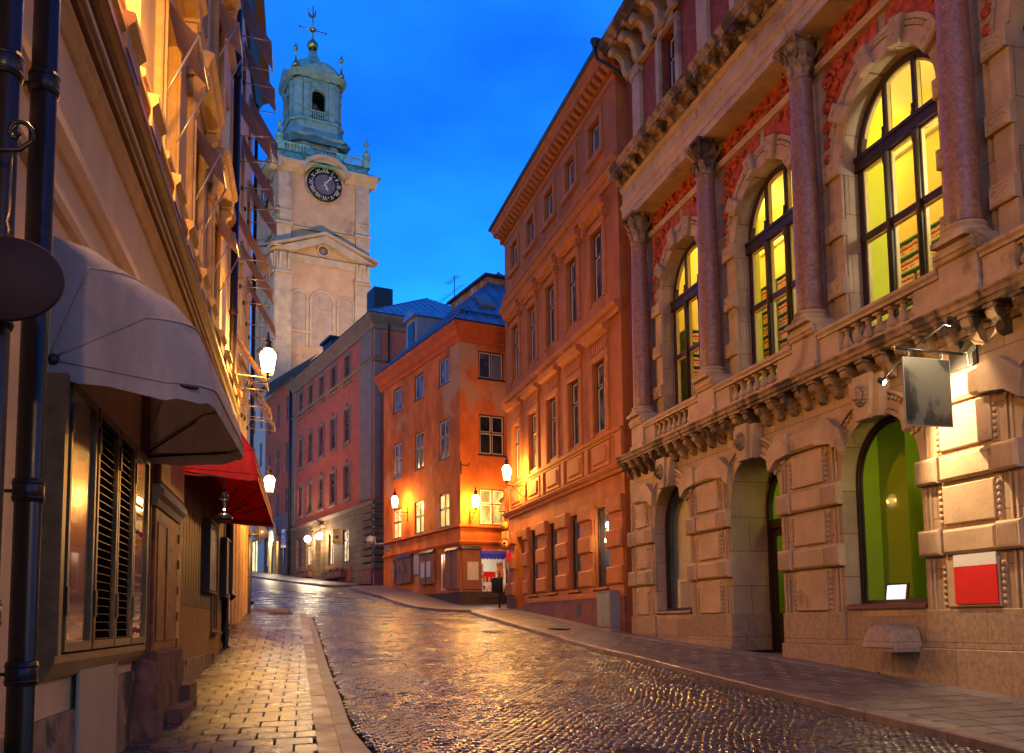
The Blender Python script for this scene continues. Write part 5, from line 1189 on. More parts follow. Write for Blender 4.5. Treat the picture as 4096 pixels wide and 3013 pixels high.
for s in (31.3,34.3,37.3,40.3):
    for z0 in (20.0,16.3,12.6): casement(1.2,2.3, PM @ T(-s-.6,.05,z0), PH, M_['grey_metal'], M_['pane_blue'], t=.08, transom=.6)
M_['lit_shopgreen'] = lit_pane('lit gallery window', (1,.85,.45), (.45,.42,.12), .28, 2.5)
casement(2.8,3.3, PM @ T(-34.8,.1,6.3), PH, M_['wood_dark'], M_['lit_shopgreen'], t=.12, transom=0)
mb = MB(); mb.add([(-46,-.4,23.5),(-29.5,-.4,23.5),(-29.5,5,27.5),(-46,5,27.5)], [(0,1,2,3)]); mb.build('roof', M_['roof'], PH, PM)
# buildings closing the side lane between the two houses
BH = thing('lane_house', FPR @ T(14,-3.5,4), 'dim house deep in the lane between the red townhouse and the corner house', 'building'); BM = sub(BH, FPR)
mb = MB(); mb.box(13.1,13.6,-9.5,3,1.5,16); mb.build('wall', M_['rustic'], BH, BM)
# ================================================================== CHURCH TOWER
CT = thing('church_tower', frame((-26.94, 104.), 62.0, 6), 'tall church tower with clock, green copper balustrades, belfry and weathercock', 'tower')
TM = sub(CT, FT_)
W = 10.6
mb = MB(); mb.box(0, W, 0, W+.8, 5, 55.4)
mb.build('shaft', M_['tower'], CT, TM)
tr = MB()
TLm = FT_.inverted() @ FTL     # left face in tower coordinates
def onleft(f):   # draw the same detail on the left face
    f(TLm)
def pil(Mx, x0, x1, z0, z1, d=.35): tr.box(x0, x1, -d, -.001, z0, z1, Mx)
I4 = Matrix.Identity(4)
for Mx, sgn in ((I4, 1), (TLm @ Matrix.Translation((-W-.8+.0,0,0)), 1)):
    w_ = W if Mx is I4 else W+.8
    for x0, x1 in ((-.35, 1.35), (w_-1.35, w_+.35)):
        pil(Mx, x0, x1, 48.5, 55.2); pil(Mx, x0-.0, x1+.0, 46.0, 48.3, .4); pil(Mx, x0-.1, x1+.1, 5, 42.3, .55); pil(Mx, x0, x1, 42.6, 44.9, .6)
        pil(Mx, x0+.2, x1-.2, 50.5, 54.6, .40); pil(Mx, x0+.35, x1-.35, 48.95, 49.7, .40)
        for q in (x0+.25, x1-.45): tr.profx([(-.6,44.6),(-1.0,44.6),(-1.0,44.2),(-.8,43.6),(-.72,43.0),(-.6,42.8)], q, q+.28, Mx)
        tr.box(x0-.2,x1+.2,-.8,-.001,42.3,42.6, Mx); tr.box(x0-.12,x1+.12,-.5,-.001,49.85,50.1, Mx); tr.box(x0-.15,x1+.15,-.65,-.001,48.3,48.6, Mx)
    tr.profx([(0,48.2),(-.25,48.25),(-.3,48.4),(0,48.6)], 1.3, w_-1.3, Mx)
    tr.profx([(0,44.1),(-.2,44.1),(-.2,44.7),(-.35,44.8),(-.35,44.95),(0,45.1)], 1.3, w_-1.3, Mx)
    # pediment
    for s in (-1, 1):
        c = w_/2; p = [(c+s*(w_/2+1.0), 45.0), (c, 47.55), (c, 46.75), (c+s*(w_/2-1.6), 45.05)]
        tr.prism(p, -1.0, -.001, Mx); p2 = [(c+s*(w_/2+1.3), 45.15), (c+s*(w_/2+1.3),45.4), (c, 47.95), (c, 47.6)]; tr.prism(p2, -1.3, -.001, Mx)
    # eaves cornice with the arched rise over the clock
    c = w_/2
    for x0, x1 in ((-.7, c-2.55), (c+2.55, w_+.7)):
        tr.profx([(0,54.9),(-.4,54.95),(-.5,55.2),(-.8,55.4),(-1.0,55.6),(-1.2,55.9),(-1.25,56.1),(0,56.3)], x0-(.5 if x0 < 0 else 0), x1+(.5 if x1 > c+3 else 0), Mx)
    tr.ring(c, 54.15, 2.45, 2.9, -.9, -.001, 25, 155, 18, Mx); tr.ring(c, 54.15, 2.9, 3.35, -1.2, -.001, 25, 155, 18, Mx); tr.ring(c, 54.15, 2.15, 2.3, -.3, -.001, 0, 360, 28, Mx)
    # blind arches
    for xc, r, zs in ((2.45,.85,39.7),(c-.05,1.25,39.6),(w_-2.45,.85,39.7)):
        tr.ring(xc, zs, r, r+.28, -.15, -.001, 0, 180, 14, Mx); tr.box(xc-r-.28,xc-r,-.15,-.001,34,zs,Mx); tr.box(xc+r,xc+r+.28,-.15,-.001,34,zs,Mx); tr.box(xc-r-.4,xc-r+.05,-.22,-.001,zs-.2,zs,Mx); tr.box(xc+r-.05,xc+r+.4,-.22,-.001,zs-.2,zs,Mx)
        if r > 1: tr.ring(xc, zs, .6, .72, -.1, -.001, 0, 360, 18, Mx); tr.box(xc-r,xc+r,-.12,-.001,zs-1.2,zs-1.05,Mx); tr.box(xc-.05,xc+.05,-.12,-.001,34,zs-1.2,Mx)
    tr.box(.8, 4.0, -.3, -.001, 35.6, 35.9, Mx)
tr.build('stone_trim', M_['tower_trim'], CT, TM)
M_['blind'] = mat('grey infill render', (.38,.28,.20), .9, .2, 1.2, .2)
for Mx, w_ in ((TM, W), (TM @ TLm @ T(-W-.8), W+.8)):
    for xc, r, zs in ((2.45,.84,39.7),(w_/2-.05,1.24,39.6),(w_-2.45,.84,39.7)):
        m = MB(); halfdisc(m, xc, r, 34, zs, -.03, 16); m.build('blind_arch', M_['blind'], CT, Mx)
# round window in the pediment
mb = MB(); mb.ring(W/2, 45.95, .55, .78, -.25, -.002, 0, 360, 20); mb.build('round_window', M_['tower_trim'], CT, TM)
rw = [c for c in kids(CT) if c.name.startswith('round_window')][0]
MB().lathe([(.56,0),(.56,.02)], n=20, M=T(W/2,-.03,45.95) @ RX(R(90))).build('pane', M_['pane_blue'], rw)
mb = MB(); [mb.box(-.02,.02,-.08,-.05,-.55,.55, T(W/2,0,45.95) @ RY(R(45*i))) for i in range(4)]; mb.ring(W/2,45.95,.26,.3,-.08,-.05,0,360,16); mb.build('glazing_bars', M_['tower_trim'], rw)
# clock with Roman numerals
def text_mesh(txt, size, ext=.0, align='CENTER'):
    c = bpy.data.curves.new('t', 'FONT'); c.body = txt; c.size = size; c.extrude = ext; c.align_x = align; c.align_y = 'CENTER'; c.resolution_u = 3
    o = bpy.data.objects.new('t', c); COL.objects.link(o); dg = bpy.context.evaluated_depsgraph_get(); dg.update()
    me = bpy.data.meshes.new_from_object(o.evaluated_get(dg)); bpy.data.objects.remove(o); return me
def text(name, txt, size, m, parent, M, ext=.004, squeeze=1.0):
    me = text_mesh(txt, size, ext); me.materials.clear(); me.materials.append(m); o = bpy.data.objects.new(name, me); COL.objects.link(o)
    if parent is not None: o.parent = parent; o.matrix_local = M @ RX(R(90)) @ Matrix.Diagonal((squeeze,1,1,1))
    else: o.matrix_world = M @ RX(R(90)) @ Matrix.Diagonal((squeeze,1,1,1))
    return o
M_['clock_black'] = mat('clock black', (.008,.008,.012), .5, .2, 6, .05); M_['clock_mid'] = mat('worn clock centre', (.13,.10,.12), .6, .35, 1.6, .1, stain=(.28,.09,.08), stain_at=.60); M_['clock_gold'] = mat('pale gilt', (.62,.60,.42), .45, .15, 5, .05, metal=.1)
def clock(Mx, xc):
    base = Mx @ T(xc, -.35, 54.12)
    f = MB().lathe([(2.1,0),(2.1,.14),(1.28,.145)], n=44, M=RX(R(90))).build('clock_face', M_['clock_black'], CT, base)
    MB().lathe([(1.27,.15),(1.2,.16)], n=36, M=RX(R(90))).build('clock_centre', M_['clock_mid'], f)
    for i, nme in enumerate(('XII','I','II','III','IIII','V','VI','VII','VIII','IX','X','XI')):
        a = -R(30*i)
        text('numeral', nme, .72, M_['clock_gold'], f, T(1.66*math.sin(-a), -.17, 1.66*math.cos(a)) @ RY(-a if True else a), .01, .8)
    d = MB()
    for i in range(12):
        a = R(30*i+15); d.box(-.06,.06,-.17,-.15,-.06,.06, T(1.62*math.sin(a),0,1.62*math.cos(a)) @ RY(R(45)+a))
    d.build('hour_marks', M_['clock_gold'], f)
    for ang, l, w in ((37, 1.75, .06), (156, .95, .08)):
        h = MB(); h.box(-w,w,-.23,-.20,-.3,l*.6); h.prism([(-w*.7,l*.6),(w*.7,l*.6),(0,l)], -.23,-.20); h.box(-w*3,w*3,-.23,-.2,l*.62,l*.68); h.lathe([(.13,0),(.13,.03)], n=12, M=T(0,-.2,0) @ RX(R(90)))
        h.build('clock_hand', M_['clock_gold'], f, RY(R(ang)))
clock(TM, W/2+.05); clock(TM @ TLm, -(W+.8)/2)
# copper skirt, balustrade, finials
def sq(mb, cx, cy, h0, h1, z0, z1, cut=0.0):
    """square (or cut-cornered) frustum"""
    v = []
    for h, z in ((h0,z0),(h1,z1)):
        c = cut*h
        for sx, sy, k in ((-1,-1,0),(-1,-1,1),(1,-1,1),(1,-1,0),(1,1,0),(1,1,1),(-1,1,1),(-1,1,0)):
            v.append((cx+sx*(h if k == 0 else h-c), cy+sy*((h-c) if k == 0 else h), z))
    mb.add(v, [(i,(i+1)%8,8+(i+1)%8,8+i) for i in range(8)]+[tuple(range(7,-1,-1)), tuple(range(8,16))])
TX, TY = W/2+.1, W/2+.4
mb = MB(); sq(mb, TX, TY, 6.9, 5.75, 56.15, 57.0, .02); sq(mb, TX, TY, 5.6, 5.6, 57.0, 57.9, .02); sq(mb, TX, TY, 5.75,5.75, 57.9, 58.0,.02)
for i in range(4):
    Mq = T(TX,TY,0) @ RZ(R(90*i))
    mb.box(-5.6,5.6,-5.75,-5.45,59.15,59.35,Mq)
    for x in (-5.3,-1.85,1.85,5.3): mb.box(x-.45,x+.45,-5.8,-5.4,58.0,59.2,Mq)
    if i in (0, 3):
        pass
mb.build('copper_parapet', M_['copper'], CT, TM)
bb = MB(); bb.lathe([(.06,0),(.13,.1),(.15,.3),(.08,.55),(.07,.65),(.13,.9),(.1,1.1)], n=8); bb0 = None
for i in range(4):
    for s0 in (-3.55, 0, 3.55):
        for j in range(6):
            Mx = TM @ T(TX,TY,0) @ RZ(R(90*i)) @ T(s0-1.0+.4*j, -5.6, 58.02)
            if bb0 is None: bb0 = bb.build('baluster', M_['copper'], CT, Mx)
            else: inst(bb0, CT, Mx)
fn = MB(); fn.lathe([(.42,0),(.5,.12),(.42,.22),(.35,.3),(.55,.6),(.52,.85),(.25,1.0),(.2,1.5),(.14,1.9),(.36,2.05),(.3,2.2),(.1,2.3),(.17,2.5),(.02,2.85)], n=10); fn0 = None
for sx in (-1,1):
    for sy in (-1,1):
        Mx = TM @ T(TX+sx*5.4, TY+sy*5.4, 59.36)
        if fn0 is None: fn0 = fn.build('finial', M_['copper'], CT, Mx)
        else: inst(fn0, CT, Mx)
# drum and belfry
mb = MB(); sq(mb, TX, TY, 3.5, 3.3, 57.9, 61.2, .3); mb.build('drum', M_['tower'], CT, TM)
mb = MB()
for i in range(4):
    Mq = T(TX,TY,0) @ RZ(R(90*i)); mb.box(-2.2,-1.3,-3.75,-3.2,58.2,61.0,Mq); mb.box(1.3,2.2,-3.75,-3.2,58.2,61.0,Mq); mb.ring(0,59.2,.8,1.1,-3.55,-3.2,0,180,10,Mq)
mb.build('drum_pilaster', M_['tower_trim'], CT, TM)
BC = M_['copper_belfry'] = mat('weathered belfry copper', (.20,.36,.31), .6, .3, 1.5, .25, stain=(.17,.22,.21), stain_at=.60)
mb = MB(); sq(mb, TX, TY, 3.75, 4.2, 61.2, 61.9, .3); sq(mb, TX, TY, 4.2, 4.05, 61.9, 62.2, .3); sq(mb, TX, TY, 3.4, 3.3, 62.2, 64.2, .32); sq(mb, TX, TY, 3.5, 3.5, 64.2, 64.45, .32)
mb.build('belfry_base', BC, CT, TM)
bf = MB(); H = 3.05
for i in range(4):
    Mq = T(TX,TY,0) @ RZ(R(90*i))
    x = MB(); wall(x, -1.95, 1.95, 64.4, 70.6, [(-.85,.85,64.6,69.4,.5)], y=-H); arch_fill(x, 0, .85, 68.55, -H, .5, 14)
    x.quad((-1.95,-H+.5,64.4),(-.85,-H+.5,64.4),(-.85,-H+.5,70.6),(-1.95,-H+.5,70.6)); x.quad((.85,-H+.5,64.4),(1.95,-H+.5,64.4),(1.95,-H+.5,70.6),(.85,-H+.5,70.6))
    for p in ((-1.95,-1.25),(1.25,1.95)): x.box(p[0],p[1],-H-.22,-H-.001,64.5,69.8); x.box(p[0]-.08,p[1]+.08,-H-.32,-H-.001,69.8,70.3)
    x.ring(0,68.55,.86,1.1,-H-.12,-H-.002,0,180,14); x.ring(0,70.15,.3,.5,-H-.14,-H-.002,0,360,16)
    # curved corner
    n = 6; v = []
    for j in range(n+1):
        a = R(90*j/n); v += [(1.95+1.0*math.sin(a), -1.95-1.1*math.cos(a), 64.4), (1.95+1.0*math.sin(a), -1.95-1.1*math.cos(a), 70.6)]
    x.add(v, [(2*j,2*j+1,2*j+3,2*j+2) for j in range(n)], smooth=True)
    x.box(-1.9,1.9,-H-.3,-H-.05,65.75,65.9)
    for j in range(6): x.lathe([(.05,0),(.12,.25),(.06,.6),(.11,.9),(.08,1.1)], (-.7+.28*j,-H-.15,64.62), 6)
    bf.add(x.v, x.f, Mq)
bf.build('belfry', BC, CT, TM)
mb = MB()
for i in range(4):
    Mq = T(TX,TY,0) @ RZ(R(90*i))
    mb.profx([(-2.8,70.5),(-3.35,70.5),(-3.45,70.75),(-3.75,71.0),(-3.8,71.2),(-2.8,71.3)], -2.3, 2.3, Mq)
    mb.prism([(-2.4,71.2),(2.4,71.2),(0,72.5)], -3.8, -2.5, Mq); mb.prism([(-1.7,71.3),(1.7,71.3),(0,72.15)], -3.6, -3.55, Mq)
    v = []
    for j in range(7):
        a = R(90*j/6)
        for r_0, z in ((1.1,70.5),(1.25,70.75),(1.5,71.0),(1.55,71.2),(.9,71.3)): v.append((2.2+r_0*math.sin(a), -2.25-r_0*math.cos(a), z))
    mb.add(v, [(5*j+k,5*j+k+1,5*j+5+k+1,5*j+5+k) for j in range(6) for k in range(4)], Mq)
mb.build('belfry_cornice', BC, CT, TM)
mb = MB()
prof = [(3.5,71.2),(3.4,71.6),(3.2,72.2),(2.8,72.9),(2.2,73.5),(1.5,73.85),(1.05,74.1),(.85,74.6),(.6,75.2),(.45,75.6),(.5,75.75),(.2,75.85)]
for i in range(len(prof)-1): sq(mb, TX, TY, prof[i][0], prof[i+1][0], prof[i][1], prof[i+1][1], .38)
mb.build('dome', M_['copper'], CT, TM)
mb = MB(); mb.sphere((TX,TY,76.7), .72, 16, 12, sz=1.25); mb.build('gilt_ball', M_['brass'], CT, TM)
mb = MB(); mb.tube([(TX,TY,77.5),(TX,TY,83.2)], .07, 6); mb.tube([(TX-1.7,TY,79.6),(TX+1.7,TY,79.6)], .07, 6); mb.sphere((TX-1.7,TY,79.6), .17); mb.sphere((TX+1.7,TY,79.6), .17); mb.sphere((TX,TY,79.6), .42, 12, 8); mb.sphere((TX,TY,81.3), .15); mb.sphere((TX,TY,77.9), .2)
for i in range(12):
    a = R(30*i); mb.tube([(TX+.4*math.cos(a),TY,79.6+.4*math.sin(a)),(TX+.78*math.cos(a),TY,79.6+.78*math.sin(a))], [.06,.01], 4)
mb.build('cross', M_['brass'], CT, TM)
mb = MB(); mb.prism([(TX-.55,82.1),(TX-.62,82.7),(TX-.3,82.45),(TX,82.3),(TX+.22,82.75),(TX+.3,82.95),(TX+.42,82.8),(TX+.34,82.4),(TX+.1,81.95),(TX-.25,81.9)], TY-.04, TY+.04); mb.tube([(TX-.55,TY,82.3),(TX-.7,TY,82.8),(TX-.5,TY,82.9)], .05, 5); mb.build('weathercock', M_['brass'], CT, TM)
vz = MB(); vz.lathe([(.2,0),(.42,.35),(.42,.6),(.2,.85),(.12,1.2),(.1,2.3),(.24,2.45),(.28,2.8),(.1,3.0),(.02,3.4)], n=10); v0 = None
for sx, sy in ((-1,-1),(1,-1),(-1,1),(1,1)):
    Mx = TM @ T(TX+sx*2.9, TY+sy*2.9, 71.3)
    if v0 is None: v0 = vz.build('flame_vase', M_['brass'], CT, Mx)
    else: inst(v0, CT, Mx)
# bells
for z, r in ((67.4,.75),(66.0,.65)):
    MB().lathe([(.05,.9*r*1.3),(.35*r,.85*r*1.3),(.5*r,.4),(.65*r,.1),(r,0)], (TX,TY-1.2,z), 16).build('bell', M_['galv'], CT, TM)
# the levels above the eaves, as measured
_za = [(-1e3,-1e3),(56.6,56.6),(59.35,58.72),(64.6,63.8),(69.4,67.83),(71.3,69.9),(76.7,75.42),(79.6,77.6),(82.4,79.5),(83.2,80.8)]
_bz = frame((0,0), 0, 6.0)
def _zm(z): return float(np.interp(z+6.0, [a for a, b in _za], [b for a, b in _za]))-6.0
_done = set()
for c in [c for c in bpy.data.objects if c.parent == CT]:
    n0 = c.name.split('.')[0]
    if n0 in ('copper_parapet','drum','drum_pilaster','belfry_base','belfry','belfry_cornice','dome','gilt_ball','cross','weathercock','bell'):
        dz = c.location.z
        for v in c.data.vertices: v.co.z = _zm(v.co.z+dz)-dz
    elif n0 in ('baluster','finial','flame_vase'):
        c.location.z = _zm(c.location.z)
# floodlights that light the tower from the roofs around it
def flood(loc, tgt, W_, ang, label):
    t = thing('floodlight', T(*loc), label, 'floodlight', 'roof floodlights'); d = (Vector(tgt)-Vector(loc)).normalized(); Mr = d.to_track_quat('-Z','Y').to_matrix().to_4x4()
    MB().box(-.3,.3,-.2,.2,0,.25, Mr).build('housing', M_['iron'], t)
    l = bpy.data.lights.new('flood_beam', 'SPOT'); l.energy = W_; l.color = (1,.62,.33); l.spot_size = R(ang); l.spot_blend = .6; l.shadow_soft_size = .3
    o = bpy.data.objects.new('flood_beam', l); COL.objects.link(o); o.parent = t; o.matrix_local = Mr @ T(0,0,-.05)
pF = FT_ @ Vector((9, -26, 24)); flood(tuple(pF), tuple(FT_ @ Vector((5.3, 0, 47))), 7000, 60, 'floodlight on the roofs before the church tower')
pF = FT_ @ Vector((-22, -14, 22)); flood(tuple(pF), tuple(FT_ @ Vector((2, 3, 47))), 2500, 60, 'floodlight left of the church tower')
# ================================================================== LEFT: CREAM TOWNHOUSE AND ITS NEIGHBOUR
CB = thing('cream_townhouse', frame(world_wall(FL_, 0), AZL, .3), 'cream rendered townhouse with ochre cornices and hooded windows, very close on the left', 'building'); BMx = sub(CB, FL_)
XE = 12.25
UW = [-4.1, -1.05, 2.0, 5.05, 8.1, 11.15]   # window axes
mb = MB(); hs = []
for c in UW:
    for z0, z1 in ((7.4, 9.6), (11.9, 13.9), (15.6, 17.2)): hs.append((c-.55, min(c+.55, XE-.3), z0, z1, .2))
wall(mb, -14, XE, -1.2, 19.2, hs); mb.quad((XE,0,-1),(XE,0,19.2),(XE,6,19.2),(XE,6,-1)); mb.quad((-14,0,-1.2),(-14,6,-1.2),(-14,6,19.2),(-14,0,19.2)); mb.build('wall', M_['cream'], CB, BMx)
def run(name, prof, m, x0=-14, x1=XE, par=None): return MB().profx(prof, x0, x1).build(name, m, par or CB, BMx)
run('string_course', [(-.002,4.74),(-.05,4.76),(-.07,4.82),(-.07,4.88),(-.02,4.92),(-.002,4.93)], M_['cream'], -14, 4.6)
run('string_course', [(-.002,5.22),(-.04,5.24),(-.09,5.32),(-.09,5.42),(-.05,5.45),(-.002,5.50)], M_['cream'])
run('cornice_moulding', [(-.002,6.18),(-.03,6.2),(-.06,6.26),(-.06,6.30),(-.09,6.34),(-.09,6.38),(-.002,6.4)], M_['cream_trim'])
run('timber_soffit', [(-.002,6.402),(-.13,6.41),(-.145,6.43),(-.145,6.47),(-.002,6.48)], M_['brown_wood'])
run('cornice_fillet', [(-.002,6.482),(-.17,6.482),(-.175,6.53),(-.002,6.54)], M_['cream_white'])
run('timber_cornice', [(-.002,6.542),(-.20,6.545),(-.24,6.56),(-.28,6.60),(-.30,6.61),(-.30,6.68),(-.002,6.70)], M_['brown_wood'])
run('ledge', [(-.002,6.702),(-.24,6.702),(-.24,6.80),(-.27,6.84),(-.30,6.86),(-.30,6.92),(-.02,6.99),(-.002,7.0)], M_['cream_trim'])
run('upper_ledge', [(-.002,7.01),(-.13,7.01),(-.13,7.20),(-.17,7.24),(-.17,7.30),(-.002,7.36)], M_['cream_trim'])
bk = MB(); bk.profx([(-.002,6.705),(-.31,6.705),(-.31,6.9),(-.34,6.93),(-.37,6.96),(-.37,7.04),(-.1,7.10),(-.002,7.10)], -.30, .30)
bk.profx([(-.132,7.105),(-.20,7.105),(-.20,7.24),(-.23,7.27),(-.23,7.34),(-.132,7.38)], -.26, .26)
k0 = None
for c in UW:
    for s in (-.66, .66):
        if c+s > XE-.3: continue
        if k0 is None: k0 = bk.build('ledge_block', M_['cream_trim'], CB, BMx @ T(c+s))
        else: inst(k0, CB, BMx @ T(c+s))
# window frames, hoods on scrolled brackets
def wframe(z0, z1, hood):
    m = MB()
    for x in (-1, 1):
        m.cbox(x*.66-.11, x*.66+.11, -.10, -.002, z0-.1, z1+.02, .02); m.box(x*.60-.03,x*.60+.03,-.13,-.10,z0-.1,z1)
    m.cbox(-.77,.77,-.10,-.002,z1+.025,z1+.30,.02)
    if hood:
        m.profx([(-.002,z1+.55),(-.12,z1+.55),(-.16,z1+.63),(-.34,z1+.68),(-.36,z1+.80),(-.42,z1+.86),(-.42,z1+.92),(-.002,z1+1.05)], -1.0, 1.0)
        m.box(-.9,.9,-.09,-.002,z1+.305,z1+.545)
        for s in (-1, 1):
            m.profx([(-.10,z1+.545),(-.30,z1+.54),(-.31,z1+.42),(-.22,z1+.36),(-.17,z1+.2),(-.2,z1+.05),(-.13,z1-.03),(-.10,z1-.02)], s*.86-.08, s*.86+.08)
            m.sphere((s*.86,-.25,z1+.46), .07, 8, 6); m.sphere((s*.86,-.16,z1+.03), .05, 8, 6)
            m.box(s*.86-.11,s*.86+.11,-.34,-.08,z1+.55,z1+.60)
    return m
f0 = {}
for z0, z1, hd in ((7.4,9.6,True),(11.9,13.9,True),(15.6,17.2,False)):
    for c in UW[:-1]:
        if z0 not in f0: f0[z0] = wframe(z0, z1, hd).build('window_hood' if hd else 'window_trim', M_['cream_trim'], CB, BMx @ T(c))
        else: inst(f0[z0], CB, BMx @ T(c))
        casement(1.10, z1-z0, BMx @ T(c-.55, .12, z0), CB, M_['brown_wood'], M_['pane'], t=.07, transom=.62)
run('string_course', [(-.002,11.1),(-.10,11.15),(-.16,11.3),(-.16,11.4),(-.002,11.5)], M_['cream_trim'])
run('string_course', [(-.002,15.0),(-.08,15.05),(-.12,15.15),(-.12,15.25),(-.002,15.3)], M_['cream_trim'])
run('eaves', [(.0,18.5),(-.10,18.5),(-.2,18.8),(-.5,18.95),(-.55,19.25),(.1,19.3)], M_['cream_trim'])
MB().add([(-14,-.5,19.3),(XE,-.5,19.3),(XE,5,22.5),(-14,5,22.5)], [(0,1,2,3)]).build('roof', M_['roof'], CB, BMx)
# shop front at street level: base, timber hatch, brown pilaster, doorway
M_['base_dark'] = mat('flaking base render', (.33,.20,.11), .85, .4, 3.5, .4, stain=(.075,.055,.045), stain_at=.53)
mb = MB(); mb.cbox(-14, -.35, -.045, -.002, -1.2, .92, .01); mb.cbox(-.35,.72,-.045,-.002,-1.2,1.1,.01); mb.cbox(4.25,12.2,-.04,-.002,-.2,1.05,.01); mb.build('base', M_['base_dark'], CB, BMx)
M_['hatch'] = mat('pale hatch boards', (.50,.36,.21), .7, .1, 2, .15, streak=.2)
mb = MB(); mb.cbox(-1.95,-1.22,-.075,-.047,-.1,1.27,.008); mb.cbox(-1.20,-.48,-.075,-.047,-.1,1.27,.008); mb.box(-.47,-.42,-.085,-.047,-.1,1.29); mb.build('hatch_board', M_['hatch'], CB, BMx)
mb = MB()
mb.cbox(1.30,3.30,-.14,-.002,.3,3.02,.02); mb.cbox(2.2,2.95,-.155,-.141,1.4,2.85,.01); mb.cbox(1.45,2.0,-.155,-.141,1.4,2.85,.01)
for i in range(5): mb.box(3.28,3.34,-.16,-.10,1.3+i*.36,1.42+i*.36)
mb.cbox(1.25,3.36,-.20,-.002,3.30,4.5,.02)
mb.build('pilaster', M_['pilaster_red'], CB, BMx)
mb = MB(); mb.profx([(-.002,3.02),(-.16,3.02),(-.18,3.10),(-.24,3.14),(-.24,3.22),(-.20,3.24),(-.20,3.28),(-.002,3.29)], 1.22, 3.40); mb.build('pilaster_cap', M_['tower_trim'], CB, BMx)
M_['redstone'] = mat('worn red sandstone', (.20,.085,.055), .85, .45, 5, .6, stain=(.06,.045,.04), stain_at=.55)
mb = MB(); mb.cbox(1.2,3.42,-.22,-.002,-.1,1.30,.03); mb.box(1.95,3.42,-.42,-.22,-.1,.56); mb.box(3.42,4.3,-.32,-.002,-.1,.76); mb.build('pilaster_base', M_['redstone'], CB, BMx)
mb = MB()
for i in range(4): mb.box(.98+i*.06,1.02+i*.06,-.08-.01*i,-.002,1.2,4.6)
mb.build('jamb_moulding', M_['brown_wood'], CB, BMx)
mb = MB(); mb.cbox(3.5,4.25,-.06,-.002,.8,4.4,.01); mb.build('door_jamb', M_['cream_trim'], CB, BMx)
M_['shop_dark'] = mat('dark panelled shopfront', (.05,.028,.02), .5, .3, 5, .2, streak=.2)
M_['ochre_wall'] = mat('ochre dado', (.34,.17,.05), .8, .15, 2, .2)
mb = MB(); mb.box(4.3,12.2,-.03,-.002,1.9,4.7)
for i in range(22): mb.box(4.34+i*.36,4.355+i*.36,-.036,-.031,1.9,4.7)
mb.build('shopfront', M_['shop_dark'], CB, BMx); MB().box(4.3,12.2,-.028,-.002,1.051,1.899).build('dado', M_['ochre_wall'], CB, BMx)
M_['pane_green'] = pane_mat('green glimmering shop glass', (.05,.09,.03), (.10,.09,.03), cscale=.6, rough=.05)
casement(1.15, 1.95, BMx @ T(9.15,-.06,1.45), CB, M_['brown_wood'], M_['pane_green'], t=.07, transom=0, sill=.1)
mb = MB(); mb.box(9.6,10.4,-.07,-.041,.45,1.0); mb.build('vent_grille', M_['brown_wood'], CB, BMx)
# downpipes
def pipe(x, r, z0, z1, label, off=.2, m='pipe', grp=None, bands=(2.9,4.9,8.6)):
    t = thing('downpipe', FL_ @ T(x, -off, z0), label, 'drainpipe', grp)
    MB().tube([(0,0,z1-z0),(0,0,.25),(0,-.03,.1),(0,-.12,.0)], r, 14).build('pipe', M_[m], t)
    for z in bands:
        if z0 < z < z1:
            b = MB(); b.lathe([(r+.004,0),(r+.012,.005),(r+.012,.14),(r+.004,.145)], (0,0,z-z0), 16); b.tube([(0,0,z-z0+.02),(0,0,z-z0+.035)], r+.016, 16); b.tube([(0,0,z-z0+.11),(0,0,z-z0+.125)], r+.016, 16)
            b.box(r,r+.03,-.02,.02,z-z0,z-z0+.14); b.box(-.015,.015,0,off,z-z0+.06,z-z0+.08); b.build('pipe_clamp', M_[m], t)
    return t
pipe(-4.22, .078, .0, 18.9, 'thick dark downpipe nearest to the awning, left edge of the photo', .25, grp='dark downpipes on the cream townhouse', bands=(1.25,2.35,3.62,4.95,6.2))
pipe(-4.95, .078, -.1, 18.9, 'thick dark downpipe at the very left edge, behind the oval sign', .25, grp='dark downpipes on the cream townhouse', bands=(1.6,3.2,4.62,6.0))
pipe(11.7, .085, 1.0, 2.3, 'fat dark downpipe ending over the pavement beside the glass menu case', .10, bands=(1.4,))
pipe(12.15, .09, 2.2, 18.6, 'long dark downpipe between the cream townhouse and its neighbour', .13, bands=(6,9,12,15))
# second house on the left
NB = thing('awning_townhouse', FL_ @ T(12.3,0,1.5), 'pale townhouse with rows of brown window awnings, up the street on the left', 'building'); NBM = sub(NB, FL_)
NWX = [13.7, 16.2, 18.9]; mb = MB(); hs = []
for c in NWX:
    for z0, z1 in ((6.9,8.9),(10.1,12.1),(13.3,15.2),(16.3,18.0)): hs.append((c-.6,c+.6,z0,z1,.2))
wall(mb, 12.27, 20.55, .5, 19.6, hs); mb.quad((20.55,0,.5),(20.55,0,19.6),(20.55,8,19.6),(20.55,8,.5)); mb.build('wall', M_['cream_white'], NB, NBM)
for c in NWX:
    for z0, z1 in ((6.9,8.9),(10.1,12.1),(13.3,15.2),(16.3,18.0)): casement(1.2, z1-z0, NBM @ T(c-.6,.1,z0), NB, M_['brown_wood'], M_['pane'], t=.08, transom=.6)
mb = MB()
for i in range(7): mb.cbox(12.6+i*1.15,13.0+i*1.15,-.10,-.002,1.6,5.2,.02)
mb.profx([(-.002,5.2),(-.16,5.25),(-.2,5.4),(-.002,5.5)], 12.3, 20.5); mb.build('shopfront_pilaster', M_['cream_trim'], NB, NBM)
mb = MB(); mb.box(12.4,20.5,-.03,-.002,.8,2.3); mb.build('plinth', M_['redstone'], NB, NBM)
